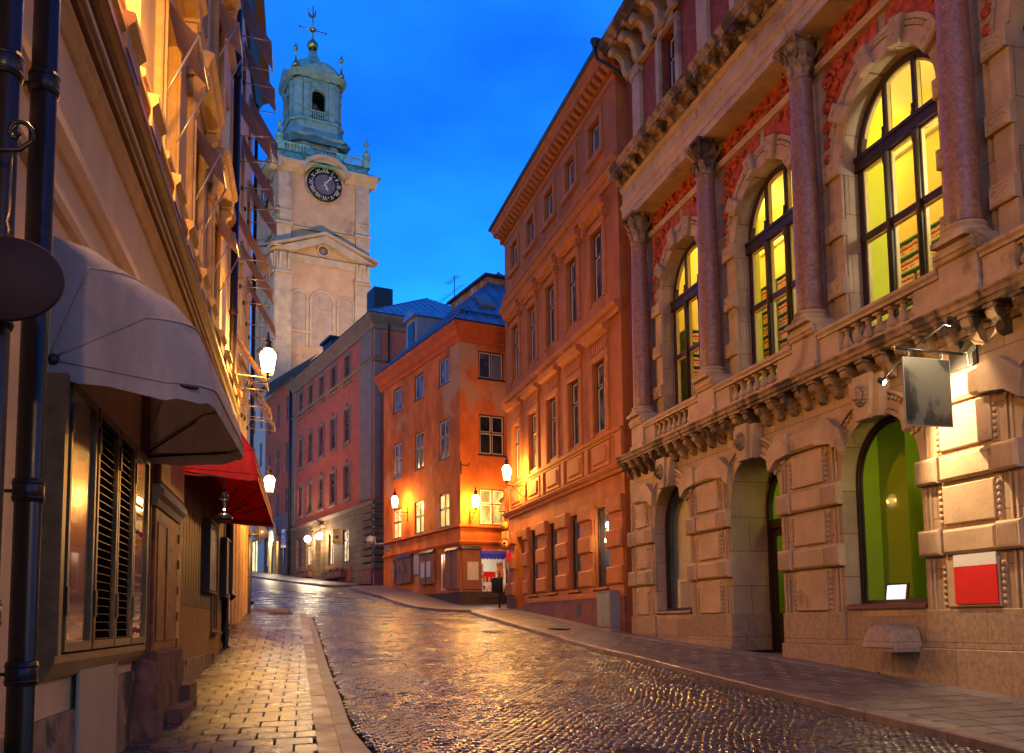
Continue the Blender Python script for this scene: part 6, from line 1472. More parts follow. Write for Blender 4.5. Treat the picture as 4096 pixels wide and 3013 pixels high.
mb = MB(); mb.profx([(0,19.0),(-.1,19.0),(-.3,19.3),(-.55,19.4),(-.55,19.6),(.1,19.7)], 12.3, 20.8); mb.build('eaves', M_['roof_black'], NB, NBM)
MB().add([(12.3,-.5,19.65),(20.8,-.5,19.65),(20.8,5,23),(12.3,5,23)], [(0,1,2,3)]).build('roof', M_['roof'], NB, NBM)
pipe(20.3, .06, 2.25, 19.0, 'slim dark downpipe at the far corner of the left-hand row', .12, bands=(4,8,12))
# far side of the lane: back of the row closing the view left of the red houses
LH = thing('lane_end_house', FL_ @ T(32,0,3.4), 'dim house across the side lane, behind the left-hand row', 'building')
MB().box(34,60,9,14,2,17).build('wall', M_['cream_white'], LH, sub(LH, FL_))
# ---- window awnings (drop-arm)
def win_awning(x, zh, w, reach, drop, label, hang=.95):
    t = thing('window_awning', FL_ @ T(x, 0, zh), label, 'awning', 'brown window awnings on the left-hand row')
    m = MB(); n = 8; v = []
    for i in range(n+1):
        q = i/n; v += [(-w/2, -.06-reach*q, -drop*q-.05*math.sin(math.pi*q)), (w/2, -.06-reach*q, -drop*q-.05*math.sin(math.pi*q))]
    m.add(v, [(2*i,2*i+1,2*i+3,2*i+2) for i in range(n)], smooth=True); m.add([(-w/2,-.06-reach,-drop),(w/2,-.06-reach,-drop),(w/2,-.07-reach,-drop-.16),(-w/2,-.07-reach,-drop-.16)], [(0,1,2,3)])
    m.build('canvas', M_['awn_brown'], t)
    a = MB(); a.tube([(-w/2,-.06,.03),(w/2,-.06,.03)], .04, 6); a.tube([(-w/2-.03,-.07-reach,-drop-.02),(w/2+.03,-.07-reach,-drop-.02)], .018, 6); a.build('roller', M_['copper_trim'], t)
    for s in (-1, 1):
        a = MB(); a.tube([(s*(w/2+.02),-.03,-drop-hang),(s*(w/2+.02),-.07-reach,-drop-.02)], .016, 6); a.build('arm', M_['copper_trim'], t); MB().box(s*(w/2+.02)-.03,s*(w/2+.02)+.03,-.05,.0,-drop-hang-.06,-drop-hang+.06).build('pivot', M_['iron'], t)
    return t
fl_n = {0: 'lowest', 1: 'second', 2: 'third', 3: 'topmost'}; cn = {0: 'nearest', 1: 'middle', 2: 'farthest'}
for i, c in enumerate(NWX):
    for j, z in enumerate((9.0, 12.2, 15.3, 18.1)):
        win_awning(c, z, 1.3, .80, 1.45 if (i+j) % 2 else 1.25, 'brown window awning of the %s row, %s column, on the pale townhouse' % (fl_n[j], cn[i]), hang=-.05+.06*((i*3+j) % 3))
for i, c in enumerate(UW[1:5]):
    for j, z in enumerate((9.65, 13.95)):
        win_awning(c, z, 1.12, .42, .55, 'small brown window awning, %s floor, %s from the drainpipe on the cream townhouse' % (['lower','upper'][j], ['fourth','third','second','first'][i]), hang=1.0)
# ---- hooped shop awning
def hoop_awning(x0, x1, zh, prof, m, label, rise=0.0, ribi=None, name='shop_awning', corner=.28, val=.16, ribs=True, ribm=None, cat='awning'):
    """prof: reach and height of each hoop, from the wall down to the valance rail"""
    L_ = x1-x0; t = thing(name, FL_ @ T(x0, 0, zh), label, cat)
    def hoop(p, z, n=6):
        z -= zh; pts = []
        r = min(corner, p*.9) if p > .05 else 0
        pts.append((0, 0, 0) if p > 0.02 else (0,0,z))
        # side leg from hinge rising to the corner
        for i in range(1, 4):
            q = i/4; pts.append((0, -(p-r)*q if p > .02 else 0, z*q if p > .02 else z))
        for i in range(n+1):
            a = math.pi/2*i/n; pts.append((r-r*math.cos(a), -(p-r)-r*math.sin(a), z))
        k = len(pts); back = [(L_-a, b, c) for a, b, c in pts[::-1]]
        return pts, pts+back
    PM_ = prof[-1][0]
    H = [[(a, b, c_+rise*(a/L_)*(-b/PM_)) for a, b, c_ in hoop(p, z)[1]] for p, z in prof]; n = len(H[0])
    mb_ = MB(); v = [q for h in H for q in h]
    mb_.add(v, [(i*n+j, i*n+j+1, (i+1)*n+j+1, (i+1)*n+j) for i in range(len(H)-1) for j in range(n-1)], smooth=True)
    c = mb_.build('canvas', m, t)
    for pol in c.data.polygons: pol.use_smooth = True
    last = H[-1]; d = MB(); v = []
    for i, q in enumerate(last): v += [q, (q[0], q[1]*1.0, q[2]-val-(.012*math.sin(i*2.1)))]
    d.add(v, [(2*i,2*i+1,2*i+3,2*i+2) for i in range(n-1)]); d.build('valance', m, t)
    if ribs:
        for h in ([H[i] for i in ribi] if ribi else H[1:]): MB().tube([(a, b, c_+.004) for a, b, c_ in h], .012, 5).build('rib', ribm or m, t)
    for s in (0, L_):
        MB().sphere((s,-.03,0), .045, 8, 6).build('hinge', M_['iron'], t)
    fr = MB()
    fr.tube([(L_-.02,-.03,-.02), (L_-.12,-.62,.38)], .012, 5)
    fr.tube([(L_-.02,-.03,-.04),(L_-.03,-prof[-1][0]+.1,prof[-1][1]-zh-.03+rise)], .014, 5); fr.tube([(.02,-.03,-.04),(.03,-prof[-1][0]+.1,prof[-1][1]-zh-.03)], .014, 5)
    fr.build('support_arm', M_['iron'], t)
    return t
hoop_awning(-2.92, 1.05, 3.60, [(0,4.56),(.28,4.52),(.60,4.32),(.86,4.16),(1.02,3.96),(1.12,3.72),(1.17,3.46)], M_['awn_white'], 'large off-white hooped awning over the shuttered shop window on the left', corner=.34, val=.13, rise=.22, ribi=(2,4,6))
t = hoop_awning(4.25, 11.3, 3.98, [(0,4.98),(.5,4.82),(.86,4.62),(1.08,4.28),(1.16,3.90)], M_['awn_red'], 'bright red shop awning behind the off-white one', corner=.10, val=.10)
# ---- shutter and menu cabinet under the white awning
M_['gloss_wood'] = mat('varnished reddish wood', (.19,.07,.03), .16, .5, 2.2, .06, spec=.6, coat=.6)
M_['frame_wood'] = mat('worn bronze frame', (.22,.13,.05), .4, .3, 6, .15, metal=.3)
M_['louver'] = mat('black louvre', (.005,.004,.004), .8, .3, 10, .1, spec=0.0)
t = thing('shutter_screen', FL_ @ T(-3.0,0,1.33), 'tall folding screen of brown glossy panels and black louvred shutters below the off-white awning', 'shutters')
m = MB(); m.profx([(-.002,-.12),(-.06,-.12),(-.13,.0),(-.13,.06),(-.002,.06)], 0, 3.87); m.box(0,.10,-.15,-.002,.06,2.15); m.box(3.80,3.87,-.13,-.002,.06,2.15); m.build('frame', M_['frame_wood'], t)
for (a, b, kind) in ((.20,1.07,'g'),(1.15,2.02,'l'),(2.06,2.86,'l'),(2.90,3.76,'g')):
    f = MB(); f.box(a,a+.05,-.15,-.08,.08,2.15); f.box(b-.05,b,-.15,-.08,.08,2.15); f.box(a+.05,b-.05,-.15,-.08,.08,.15); f.box(a+.05,b-.05,-.15,-.08,2.08,2.15)
    o = f.build('shutter_leaf', M_['frame_wood'], t)
    if kind == 'g': MB().box(a+.05,b-.05,-.12,-.085,.15,2.08).build('glossy_panel', M_['gloss_wood'], o)
    else:
        q = MB()
        for i in range(27): q.add([(a+.05,-.118,.165+i*.071),(b-.05,-.118,.165+i*.071),(b-.05,-.10,.232+i*.071),(a+.05,-.10,.232+i*.071)], [(0,1,2,3)]); q.box(a+.05,b-.05,-.122,-.116,.16+i*.071,.166+i*.071)
        q.box(a+.05,b-.05,-.085,-.08,.15,2.08); q.build('louvre_slats', M_['louver'], o)
        q = MB(); [q.box(a+.05,b-.05,-.126,-.122,.160+i*.071,.165+i*.071) for i in range(27)]; q.build('slat_edge', M_['frame_wood'], o)
    for z in (.35,1.75): MB().box(a-.035,a+.03,-.165,-.15,z,z+.22).build('hinge', M_['iron'], o)
M_['chalk'] = mat('menu lettering', (.45,.34,.22), .7, .1, 8, .05); M_['pinkchalk'] = mat('pink lettering', (.5,.10,.16), .7, .1, 8, .05)
r_ = random.Random(2)
for i, z in enumerate((1.55,1.45,1.10,1.02,.80,.70,.60,.50,.40,.30)):
    m = MB(); x = 3.12
    while x < 3.12+.42-.05*(i % 3):
        w = r_.uniform(.03,.09); m.box(x,x+w,-.1225,-.1205,z,z+.028); x += w+.02
    m.build('menu_line', M_['chalk'], t)
m = MB(); 
for z in (1.27,.22): m.tube([(3.08+.05*i,-.123,z+.03*math.sin(i*1.9)) for i in range(11)], .006, 4)
m.build('menu_flourish', M_['pinkchalk'], t)
# ---- glass menu cases
for (a, b, z0, z1, lab) in ((7.44,9.05,2.2,3.57,'dark wall case with glass front, the nearer one under the red awning'),(11.05,12.1,2.2,3.54,'dark wall case with glass front, the farther one under the red awning')):
    t = thing('menu_case', FL_ @ T(a,0,z0), lab, 'display case', 'glass-fronted menu cases'); w, h = b-a, z1-z0
    m = MB(); m.box(0,.03,-.17,-.002,0,h); m.box(w-.03,w,-.17,-.002,0,h); m.box(.03,w-.03,-.17,-.002,0,.03); m.box(.03,w-.03,-.17,-.002,h-.03,h); m.box(.03,w-.03,-.03,-.002,.03,h-.03); m.build('case', M_['shop_dark'], t)
    MB().box(.06,w-.06,-.14,-.13,.06,h-.06).build('poster', M_['paper'], t); MB().quad((.03,-.165,.03),(w-.03,-.165,.03),(w-.03,-.165,h-.03),(.03,-.165,h-.03)).build('pane', M_['glass'], t)
# ---- guard stone
t = MB(); t.lathe([(.30,-.1),(.27,.15),(.22,.5),(.20,.78),(.17,.9),(.05,.95)], (0,0,0), 12); t.box(-.2,.25,-.05,.22,.1,.75)
o = t.build('guard_stone', M_['redstone']); o.matrix_world = FL_ @ T(.95,-.06,.28); tag(o, 'worn stone guard block at the foot of the wall, next to the brown pilaster', 'stone')
# ---- oval hanging sign on a scroll bracket
t = thing('hanging_sign', FL_ @ T(-5.15, -.36, 3.41), 'plain dark oval sign hanging from a scroll bracket at the left edge', 'sign')
M_['sign_brown'] = mat('dark brown sign', (.028,.015,.018), .75, .2, 3, .05)
MB().lathe([(.275,-.02),(.28,-.012),(.28,.012),(.275,.02)], n=48, M=RZ(R(90)) @ Matrix.Diagonal((1,1,.80,1)) @ RX(R(90))).build('board', M_['sign_brown'], t)
MB().tube([(0,0,.22),(0,.0,.27),(0,.01,.31),(0,0,.36),(0,0,.70)], .008, 6).build('hook', M_['brass'], t)
MB().tube([(0,.36,.70),(0,.05,.70),(0,-.04,.71),(0,-.09,.76),(0,-.102,.79),(0,-.095,.825),(0,-.07,.855),(0,-.04,.865),(0,-.005,.855),(0,.015,.83),(0,.017,.80),(0,.0,.778),(0,-.02,.775),(0,-.032,.79),(0,-.025,.81)], .013, 7).build('bracket', M_['iron'], t)
# ---- oil lantern
t = thing('oil_lantern', FL_ @ T(3.4,-.74,3.08), 'black hurricane oil lantern hanging under the edge of the red awning', 'lantern')
MB().lathe([(.11,0),(.12,.02),(.12,.06),(.09,.08),(.05,.10)], n=16).build('tank', M_['iron'], t)
MB().lathe([(.05,.10),(.075,.16),(.07,.22),(.045,.30)], n=16).build('chimney_glass', M_['glass'], t); MB().sphere((0,0,.16), .012).build('flame', M_['bulb'], t)
MB().lathe([(.06,.30),(.075,.32),(.05,.35),(.06,.37),(.03,.42)], n=14).build('hood', M_['iron'], t)
for s in (-1,1): MB().tube([(s*.10,0,.05),(s*.135,0,.10),(s*.125,0,.28),(s*.06,0,.34)], .009, 6).build('side_tube', M_['iron'], t)
MB().tube([(0,0,.42),(0,0,.62),(0,.70,.72)], .012, 5).build('hook', M_['iron'], t)
# ================================================================== STREET LAMPS
def lantern_proto():
    t = thing('wall_lantern', Matrix.Identity(4), 'x', 'street lamp', 'wall lanterns')
    def hexf(mb, r0, r1, z0, z1, n=6, cap=True):
        v = [(r*math.cos(2*math.pi*(i+.5)/n), r*math.sin(2*math.pi*(i+.5)/n), z) for r, z in ((r0,z0),(r1,z1)) for i in range(n)]
        mb.add(v, [(i,(i+1)%n,n+(i+1)%n,n+i) for i in range(n)]+([tuple(range(n-1,-1,-1)), tuple(range(n,2*n))] if cap else []))
    g = MB(); hexf(g, .125, .195, -.24, .22); g.build('lamp_glass', M_['lamp_glass'], t)
    g = MB(); hexf(g, .20, .10, .235, .36); g.build('upper_glass', M_['lamp_glass'], t)
    f = MB()
    for i in range(6):
        a = 2*math.pi*(i+.5)/6; c, s = math.cos(a), math.sin(a)
        f.tube([(.13*c,.13*s,-.25),(.205*c,.205*s,.23)], .010, 4); f.tube([(.205*c,.205*s,.23),(.10*c,.10*s,.37)], .010, 4)
    hexf(f, .215, .215, .222, .24); hexf(f, .14, .14, -.265, -.245); hexf(f, .05, .02, -.36, -.266)
    f.build('frame', M_['iron'], t)
    f = MB(); f.lathe([(.11,.365),(.12,.38),(.08,.43),(.075,.50),(.10,.51),(.09,.54),(.05,.58),(.03,.62),(.045,.66),(.02,.70),(.03,.73),(.004,.79)], n=12)
    for i in range(6):
        a = 2*math.pi*(i+.5)/6; f.lathe([(.012,0),(.018,.03),(.004,.07)], (.21*math.cos(a),.21*math.sin(a),.24), 5)
    f.build('crown', M_['iron'], t)
    return t
LP_ = lantern_proto()
used = []
def lantern(F, x, off, z, W_, label, scale=1.0, reach=None, grp='wall lanterns along the street', r=.10):
    Mx = F @ T(x, -off, z) @ Matrix.Scale(scale, 4)
    if not used: t = LP_; t.matrix_world = Mx; t['label'] = label; used.append(1)
    else: t = copy_thing_simple(LP_, Mx, label)
    t['group'] = grp; o_ = off/scale
    b = MB(); b.tube([(0,0,-.36),(0,0,-.44),(0,.06,-.46),(0,o_-.02,-.46)], .017, 6); b.tube([(0,o_-.03,-.95),(0,o_-.03,-.25),(0,o_-.03,-.2)], .02, 6)
    pts = [(0, o_-.03, -.9), (0, o_-.18, -.88), (0, o_-.32, -.75), (0, o_-.48, -.56), (0, o_-.62, -.48)]; b.tube(pts, .013, 6)
    b.tube([(0, o_-.22+.10*(1-i/14)*math.cos(i*.6), -.66+.10*(1-i/14)*math.sin(i*.6)) for i in range(13)], .011, 5)
    b.box(-.03,.03,o_-.03,o_,-.96,-.18); b.build('bracket', M_['iron'], t)
    l = bpy.data.lights.new('lantern_light', 'POINT'); l.energy = W_; l.color = LCOL; l.shadow_soft_size = .16
    o = bpy.data.objects.new('lantern_light', l); COL.objects.link(o); o.parent = t; o.location = (0,0,.05)
    return t
LCOL = (1.0, .47, .085)
_proto_kids = kids(LP_)
for k in _proto_kids: k.visible_shadow = True
def copy_thing_simple(root, M, label):
    r = root.copy(); COL.objects.link(r); r.matrix_world = M; r['label'] = label
    for ch in _proto_kids:
        k = ch.copy(); COL.objects.link(k); k.parent = r
    return r
lantern(FL_, 12.0, .95, 7.8, LW1*1.5, 'bright wall lantern on a long bracket, high on the left row before the church tower')
lantern(FL_, 16.7, .84, 5.55, LW1*1.1, 'smaller lit lantern showing just beyond the red awning', .78)
lantern(FCL, -6.63, .72, 7.78, LW1, 'lit lantern on the street side of the corner house, up the street')
lantern(FC_, .46, .66, 7.0, LW1*1.3, 'lit lantern between the corner and the lit first-floor window of the corner house', .95)
lantern(FR_, -17.4, .82, 7.45, LW1*1.7, 'lit lantern on the near end of the orange townhouse, above the round traffic signs')
# the same row of lanterns goes on behind the photographer and above the frame; the last three are added fill
lantern(FL_, -1.9, .62, 8.3, LW1*1.7, 'lit lantern high on the cream townhouse, above the frame')
lantern(FL_, -13.0, .95, 5.2, LW1*.9, 'lit lantern on the cream townhouse behind the camera')
lantern(FR_, 17.5, .95, 6.0, LW1*.35, 'added unseen fill lantern on the stone palace behind the camera')  # added out of view for warm ambient light
lantern(FL_ @ T(0,9,0), 38.0, .95, 11.5, LW1*1.8, 'added unseen fill lantern on the house across the side lane, behind the left row', 1.2)  # this and the next: added out of view to warm the red houses
lantern(FL_ @ T(0,9,0), 56.0, .95, 13.5, LW1*1.8, 'far added unseen fill lantern on the house across the side lane, behind the left row', 1.2)
# globe lamps by the red townhouse door
for x, lab in ((-10.4,'left one of the two white globe lamps by the red townhouse door'),(-13.3+5.9,'right one of the two white globe lamps by the red townhouse door')):
    pass
for s, z, lab in ((12.9,7.95,'left one of the two white globe lamps by the red townhouse door'),(9.9,7.9,'right one of the two white globe lamps by the red townhouse door')):
    t = thing('globe_lamp', FP_ @ T(-s, -.62, z), lab, 'lamp', 'globe lamps by the door'); MB().sphere((0,0,0), .24, 20, 12).build('globe', M_['globe'], t)
    MB().tube([(0,0,.24),(0,0,.42),(0,.1,.52),(0,.3,.55),(0,.6,.62)], .035, 6).build('bracket', M_['iron'], t)
    l = bpy.data.lights.new('globe_light', 'POINT'); l.energy = 75; l.color = (1,.72,.36); l.shadow_soft_size = .28; o = bpy.data.objects.new('globe_light', l); COL.objects.link(o); o.parent = t; o.location = (0,-.05,-.1)
for nme in ('globe', 'lamp_glass', 'upper_glass', 'bulb', 'globe_lamp', 'lamp_globe', 'flame'):
    for o in bpy.data.objects:
        if o.type == 'MESH' and o.name.split('.')[0] == nme: o.visible_shadow = False
# lamps seen inside the orange townhouse window
t = thing('window_lamp', FR_ @ T(-8.95, .15, 4.55), 'small lit lamp in the ground-floor window nearest the cable cabinet', 'lamp')
MB().sphere((0,0,0), .085, 12, 8).build('globe', M_['globe'], t); MB().sphere((.02,.0,-.48), .12, 12, 8).build('globe', M_['globe'], t); MB().tube([(0,0,.08),(0,0,.45)], .012, 5).build('cord', M_['iron'], t)
l = bpy.data.lights.new('window_lamp_light', 'POINT'); l.energy = 6; l.color = (1,.7,.35); l.shadow_soft_size = .1; o = bpy.data.objects.new('window_lamp_light', l); COL.objects.link(o); o.parent = t; o.location = (0,-.05,-.15)
# ================================================================== HANGING BLACK SIGN with spotlights
t = thing('black_sign', FR_ @ T(6.38, 0, 5.55), 'black rectangular sign on a wall arm, lit by a small spotlight', 'sign')
M_['sign_black'] = mat('black sheet with painted light smear', (.03,.03,.03), .36, .4, 3.5, .15, spec=.5, streak=.5, stain=(.10,.098,.085), stain_at=.52)  # pale stain paints in the spotlit smear on the board
MB().box(-.28,.28,-.03,-.055,-.22,.20).build('wall_plate', M_['iron'], t)
MB().tube([(0,-.04,.0),(0,-1.22,.02)], .024, 6).build('arm', M_['iron'], t); MB().sphere((0,-1.28,.02), .04, 12, 8).build('ball', M_['brass'], t)
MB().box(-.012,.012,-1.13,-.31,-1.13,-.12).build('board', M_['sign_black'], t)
b = MB(); 
for q in ((-1.135,-1.125,-1.14,-.11),(-.315,-.305,-1.14,-.11)): b.box(-.018,.018,q[0],q[1],q[2],q[3])
b.box(-.018,.018,-1.125,-.315,-1.14,-1.13); b.box(-.018,.018,-1.125,-.315,-.12,-.11); b.build('board_edge', M_['grey_metal'], t)
for y in (-1.02,-.42): MB().tube([(0,y,-.11),(0,y+.01,-.05),(0,y,.0)], .008, 5).build('hook', M_['galv'], t)
MB().tube([(-.62,-1.0,-.28),(0,-.95,.03),(.62,-.82,.25)], .012, 6).build('lamp_bar', M_['iron'], t)
for x, y, z, s in ((-.64,-1.0,-.31,1),(.64,-.82,.24,-1)):
    aim = (Vector((.25,-.45,-1.0) if s > 0 else (0,-.7,-.62))-Vector((x,y,z))).normalized(); Mq = T(x,y,z) @ aim.to_track_quat('-Z','Y').to_matrix().to_4x4()
    o = MB().lathe([(.035,.07),(.045,.06),(.05,-.04)], n=12, M=Mq).build('spot_housing', M_['iron'], t); MB().lathe([(.040,-.038),(.040,-.045)], n=12, M=Mq).build('spot_lens', M_['bulb'], o)
    l = bpy.data.lights.new('sign_spot', 'SPOT'); l.energy = 130 if s > 0 else 14; l.color = (1,.74,.38); l.spot_size = R(125); l.spot_blend = .45; l.shadow_soft_size = .02
    ol = bpy.data.objects.new('sign_spot', l); COL.objects.link(ol); ol.parent = t; ol.matrix_local = Mq @ T(0,0,-.06)
MB().tube([(.0,-.06,.02),(.10,-.06,.0),(.12,-.06,-.2),(.20,-.06,-.24)], .008, 5).build('cable', M_['wood_white'], t)
# ================================================================== signs and furniture
M_['sig_red'] = mat('traffic red', (.65,.012,.01), .4, .05, 4, .02); M_['sig_yel'] = mat('traffic yellow', (.75,.50,.03), .4, .05, 4, .02); M_['sig_blue'] = mat('traffic blue', (.01,.06,.42), .4, .05, 4, .02); M_['sig_white'] = mat('sign white', (.65,.63,.6), .5, .05, 4, .02); M_['blk'] = mat('sign black', (.01,.01,.01), .5, .05, 4, .02)
gx = lambda F, x, y: (lambda v: h1(v.x, v.y))(F @ Vector((x, y, 0)))
# pole with round signs on the corner of the orange townhouse
px_, py_ = -19.3, -.28; zb = gx(FR_, px_, py_)
TS = thing('sign_post', FR_ @ T(px_, py_, zb), 'steel post with red and yellow round traffic signs at the corner of the orange townhouse', 'traffic sign')
FA = RZ(R(-90-0)) # faces down the street
def face(az):  # local rotation so that a sign faces the given azimuth
    d = math.atan2(FR_.col[0][1], FR_.col[0][0]); want = R(90-az)+math.pi/2; return RZ(want-d)
MB().tube([(0,0,0),(0,0,3.75)], .034, 8).build('post', M_['galv'], TS)
SM_ = face(225)
def disc(z, r, m, y, parent, nm, r1=0, x=-.12):
    return MB().lathe([(r,0),(r,.012)], (0,0,0), 28, SM_ @ T(x,y,z) @ RX(R(90))).build(nm, m, parent)
for z, nm in ((3.50,'round_sign'),(2.70,'round_sign')):
    o = disc(z, .25, M_['sig_red'], -.06, TS, nm); disc(z, .175, M_['sig_yel'], -.076, o, 'sign_field')
    if z < 3:
        m = MB(); Mq = SM_ @ T(-.12,-.092,z) @ Matrix.Scale(.78, 4)
        m.box(-.13,.02,-.004,0,.02,.13,Mq); m.box(.02,.09,-.004,0,.02,.09,Mq); m.box(-.02,.02,-.004,0,-.10,-.03,Mq)
        for x in (-.08,.05): m.sphere((x,0,.01), .02, 8, 6, Mq)
        m.box(-.08,.08,-.004,0,-.17,-.12,Mq); m.build('truck_symbol', M_['blk'], o)
o = MB().box(-.30,.06,-.075,-.06,2.97,3.24,SM_).build('time_plate', M_['sig_yel'], TS)
for i, tx in enumerate(('11-06','(11-06)','11-06')): text('hours', tx, .095, M_['blk'] if i < 2 else M_['sig_red'], o, SM_ @ T(-.12,-.078,3.185-.08*i), .001)
o = MB().box(-.08,.26,-.055,-.04,1.95,2.35,SM_ @ RZ(R(-8))).build('red_plate', M_['sig_red'], TS)
# litter bin on the same corner
BN = thing('litter_bin', FR_ @ T(-20.0,-.60,gx(FR_,-20.0,-.60)), 'black litter bin on a hooped post in front of the toy window', 'bin')
MB().lathe([(.21,.62),(.24,.64),(.245,1.22),(.255,1.24),(.255,1.28),(.1,1.31)], n=20).build('bin_body', M_['iron'], BN)
MB().tube([(.32,0,0),(.32,0,1.45),(.36,0,1.56),(.42,0,1.45),(.42,0,.0)], .03, 8).build('hoop_post', M_['iron'], BN); MB().box(.2,.34,-.03,.03,.9,.96).build('clamp', M_['iron'], BN)
# stone lion figure on the ledge of the orange townhouse corner
m = MB(); m.lathe([(.10,0),(.13,.05),(.11,.2),(.09,.34)], n=10); m.sphere((0,-.05,.42), .10, 10, 8, sz=1.1); m.sphere((0,-.14,.40), .05, 8, 6)
for s in (-1,1): m.sphere((s*.07,-.02,.50), .03, 6, 5); m.tube([(s*.07,-.06,.25),(s*.08,-.12,.12),(s*.07,-.14,.0)], [.045,.035,.04], 7)
for i in range(9): m.sphere((.10*math.cos(i*.7),.0,.42+.12*math.sin(i*.7)), .045, 6, 5)
m.box(-.15,.15,-.18,.12,-.06,0); o = m.build('stone_lion', M_['corn_dark']); o.matrix_world = FR_ @ T(-20.3,-.22,6.36); tag(o, 'small stone lion figure on the ledge at the corner of the orange townhouse', 'statue')
# grey cable cabinet
zb = gx(FR_, -7.9, -.3); t = thing('cable_cabinet', FR_ @ T(-8.55,-.06,zb-.05), 'grey metal cable cabinet between the orange townhouse and the stone palace', 'cabinet')
MB().cbox(0,1.05,-.36,0,.14,1.18,.01).build('cabinet_box', M_['grey_metal'], t); MB().box(.03,1.02,-.33,0,0,.14).build('cabinet_foot', M_['granite'], t)
for x in (.03,.54): MB().cbox(x,x+.48,-.375,-.361,.18,1.10,.006).build('cabinet_door', M_['grey_metal'], t)
MB().box(-.02,1.07,-.38,.0,1.181,1.22).build('lid', M_['grey_metal'], t)
# red and white panel on the pier
t = thing('wall_sign', FR_ @ T(5.98,0,1.78), 'red panel with a white strip on top, right of the lime green window', 'sign')
MB().box(0,.84,-.085,-.06,0,.56).build('red_field', M_['red'], t); MB().box(0,.84,-.085,-.06,.562,.74).build('white_strip', M_['sig_white'], t)
# things in the green window and the blind window
t = thing('laptop_screen', FR_ @ T(AC[2]-.52,.62,1.84) @ RZ(R(6)), 'glowing flat screen standing in the lime green window', 'screen')
MB().box(-.26,.26,0,.03,0,.36,RX(R(-10))).build('screen_frame', M_['iron'], t)
M_['screen'] = lit_pane('lit map screen', (.95,.9,1), (.75,.6,.65), .25, 22)
MB().box(-.235,.215,-.004,-.001,.02,.33,RX(R(-10))).build('display', M_['screen'], t)
t = thing('perforated_screen', FR_ @ T(AC[2]+.02,.95,1.5), 'pale screen with rows of square holes in the lime green window', 'screen')
m = MB(); hsz = [(.06+i*.13,.105+i*.13,.12+j*.15+.02,.12+j*.15+.09,.02) for i in range(9) for j in range(4)]; wall(m, 0, 1.25, 0, .78, hsz); m.build('panel', M_['wood_white'], t)
t = thing('lattice_screen', FR_ @ T(AC[0]-.78,.5,1.84), 'white cabinet with a lattice front in the far dark arched window', 'radiator cover')
m = MB(); m.box(0,.16,0,.05,0,.82); m.box(.16,1.5,0,.05,.74,.82); m.box(.16,1.5,0,.05,0,.06)
for i in range(20): m.box(.16+i*.07,.18+i*.07,.01,.03,.06,.74)
for j in range(9): m.box(.16,1.5,.03,.045,.1+j*.075,.12+j*.075)
m.build('lattice', M_['wood_white'], t)
# parking sign post up the street
def ground_place(x, y): return T(x, y, h1(x, y))
qx, qy = (FP_ @ Vector((-19.75, -.7, 0))).x, (FP_ @ Vector((-19.75, -.7, 0))).y
PS = thing('parking_sign', frame((qx, qy), 75, h1(qx, qy)), 'blue parking sign with a wheelchair symbol on a post before the red townhouse', 'traffic sign')
MB().tube([(0,0,0),(0,0,3.7)], .045, 8).build('post', M_['galv'], PS)
z = 3.80; plates = []
for i, (h, mm) in enumerate(((.42,'sig_blue'),(.42,'sig_blue'),(.20,'sig_blue'),(.20,'sig_blue'),(.22,'sig_white'))):
    z -= h+.02; o = MB().box(-.20,.20,-.08,-.06,z,z+h).build('plate', M_[mm], PS); plates.append((o, z, h))
text('letter', 'P', .42, M_['sig_white'], plates[0][0], T(0,-.083,plates[0][1]+.21), .002)
m = MB(); zc = plates[1][1]; Mw = T(-.02,-.085,zc) @ Matrix.Scale(.74, 4)
m.tube([(0.12*math.cos(R(a))-.0,0,.18+.12*math.sin(R(a))) for a in range(100,400,25)], .02, 4, Mw); m.tube([(-.03,0,.42),(-.02,0,.26),(.10,0,.25),(.15,0,.10),(.2,0,.10)], .02, 4, Mw); m.sphere((-.03,0,.48), .035, 8, 6, Mw); m.tube([(-.02,0,.35),(.08,0,.34)], .018, 4, Mw); m.build('wheelchair_symbol', M_['sig_white'], plates[1][0])
text('hours', '0-6  m', .12, M_['sig_white'], plates[2][0], T(0,-.083,plates[2][1]+.10), .002)
text('words', 'Avgift', .09, M_['sig_white'], plates[3][0], T(0,-.083,plates[3][1]+.145), .002); text('words', 'Taxa 3', .09, M_['sig_white'], plates[3][0], T(0,-.083,plates[3][1]+.055), .002)
for j in range(3): text('words', 'Boende', .06, M_['blk'], plates[4][0], T(-.05,-.083,plates[4][1]+.05+.055*j), .002)
# orange no-stopping sign
qx, qy = (FP_ @ Vector((-5.9, -.55, 0))).x, (FP_ @ Vector((-5.9, -.55, 0))).y
OS = thing('stopping_sign', frame((qx, qy), 82, h1(qx, qy)), 'orange and yellow plate sign with a small blue round symbol before the red townhouse', 'traffic sign')
MB().tube([(.42,0,0),(.42,0,2.58),(.05,0,2.58)], .035, 8).build('post', M_['galv'], OS)
o = MB().box(-.25,.25,-.02,.0,2.90,3.66).build('plate', M_['sig_red'], OS); p = MB().box(-.225,.225,-.03,-.021,2.925,3.635).build('sign_field', M_['sig_yel'], o)
MB().lathe([(.12,0),(.12,.005)], n=20, M=T(0,-.032,3.09) @ RX(R(90))).build('round_symbol', M_['sig_red'], o); MB().lathe([(.085,0),(.085,.008)], n=20, M=T(0,-.034,3.09) @ RX(R(90))).build('blue_symbol', M_['sig_blue'], o)
for j in range(2): text('words', 'P-förbud', .09, M_['sig_red'], p, T(0,-.033,3.52-.13*j), .002)
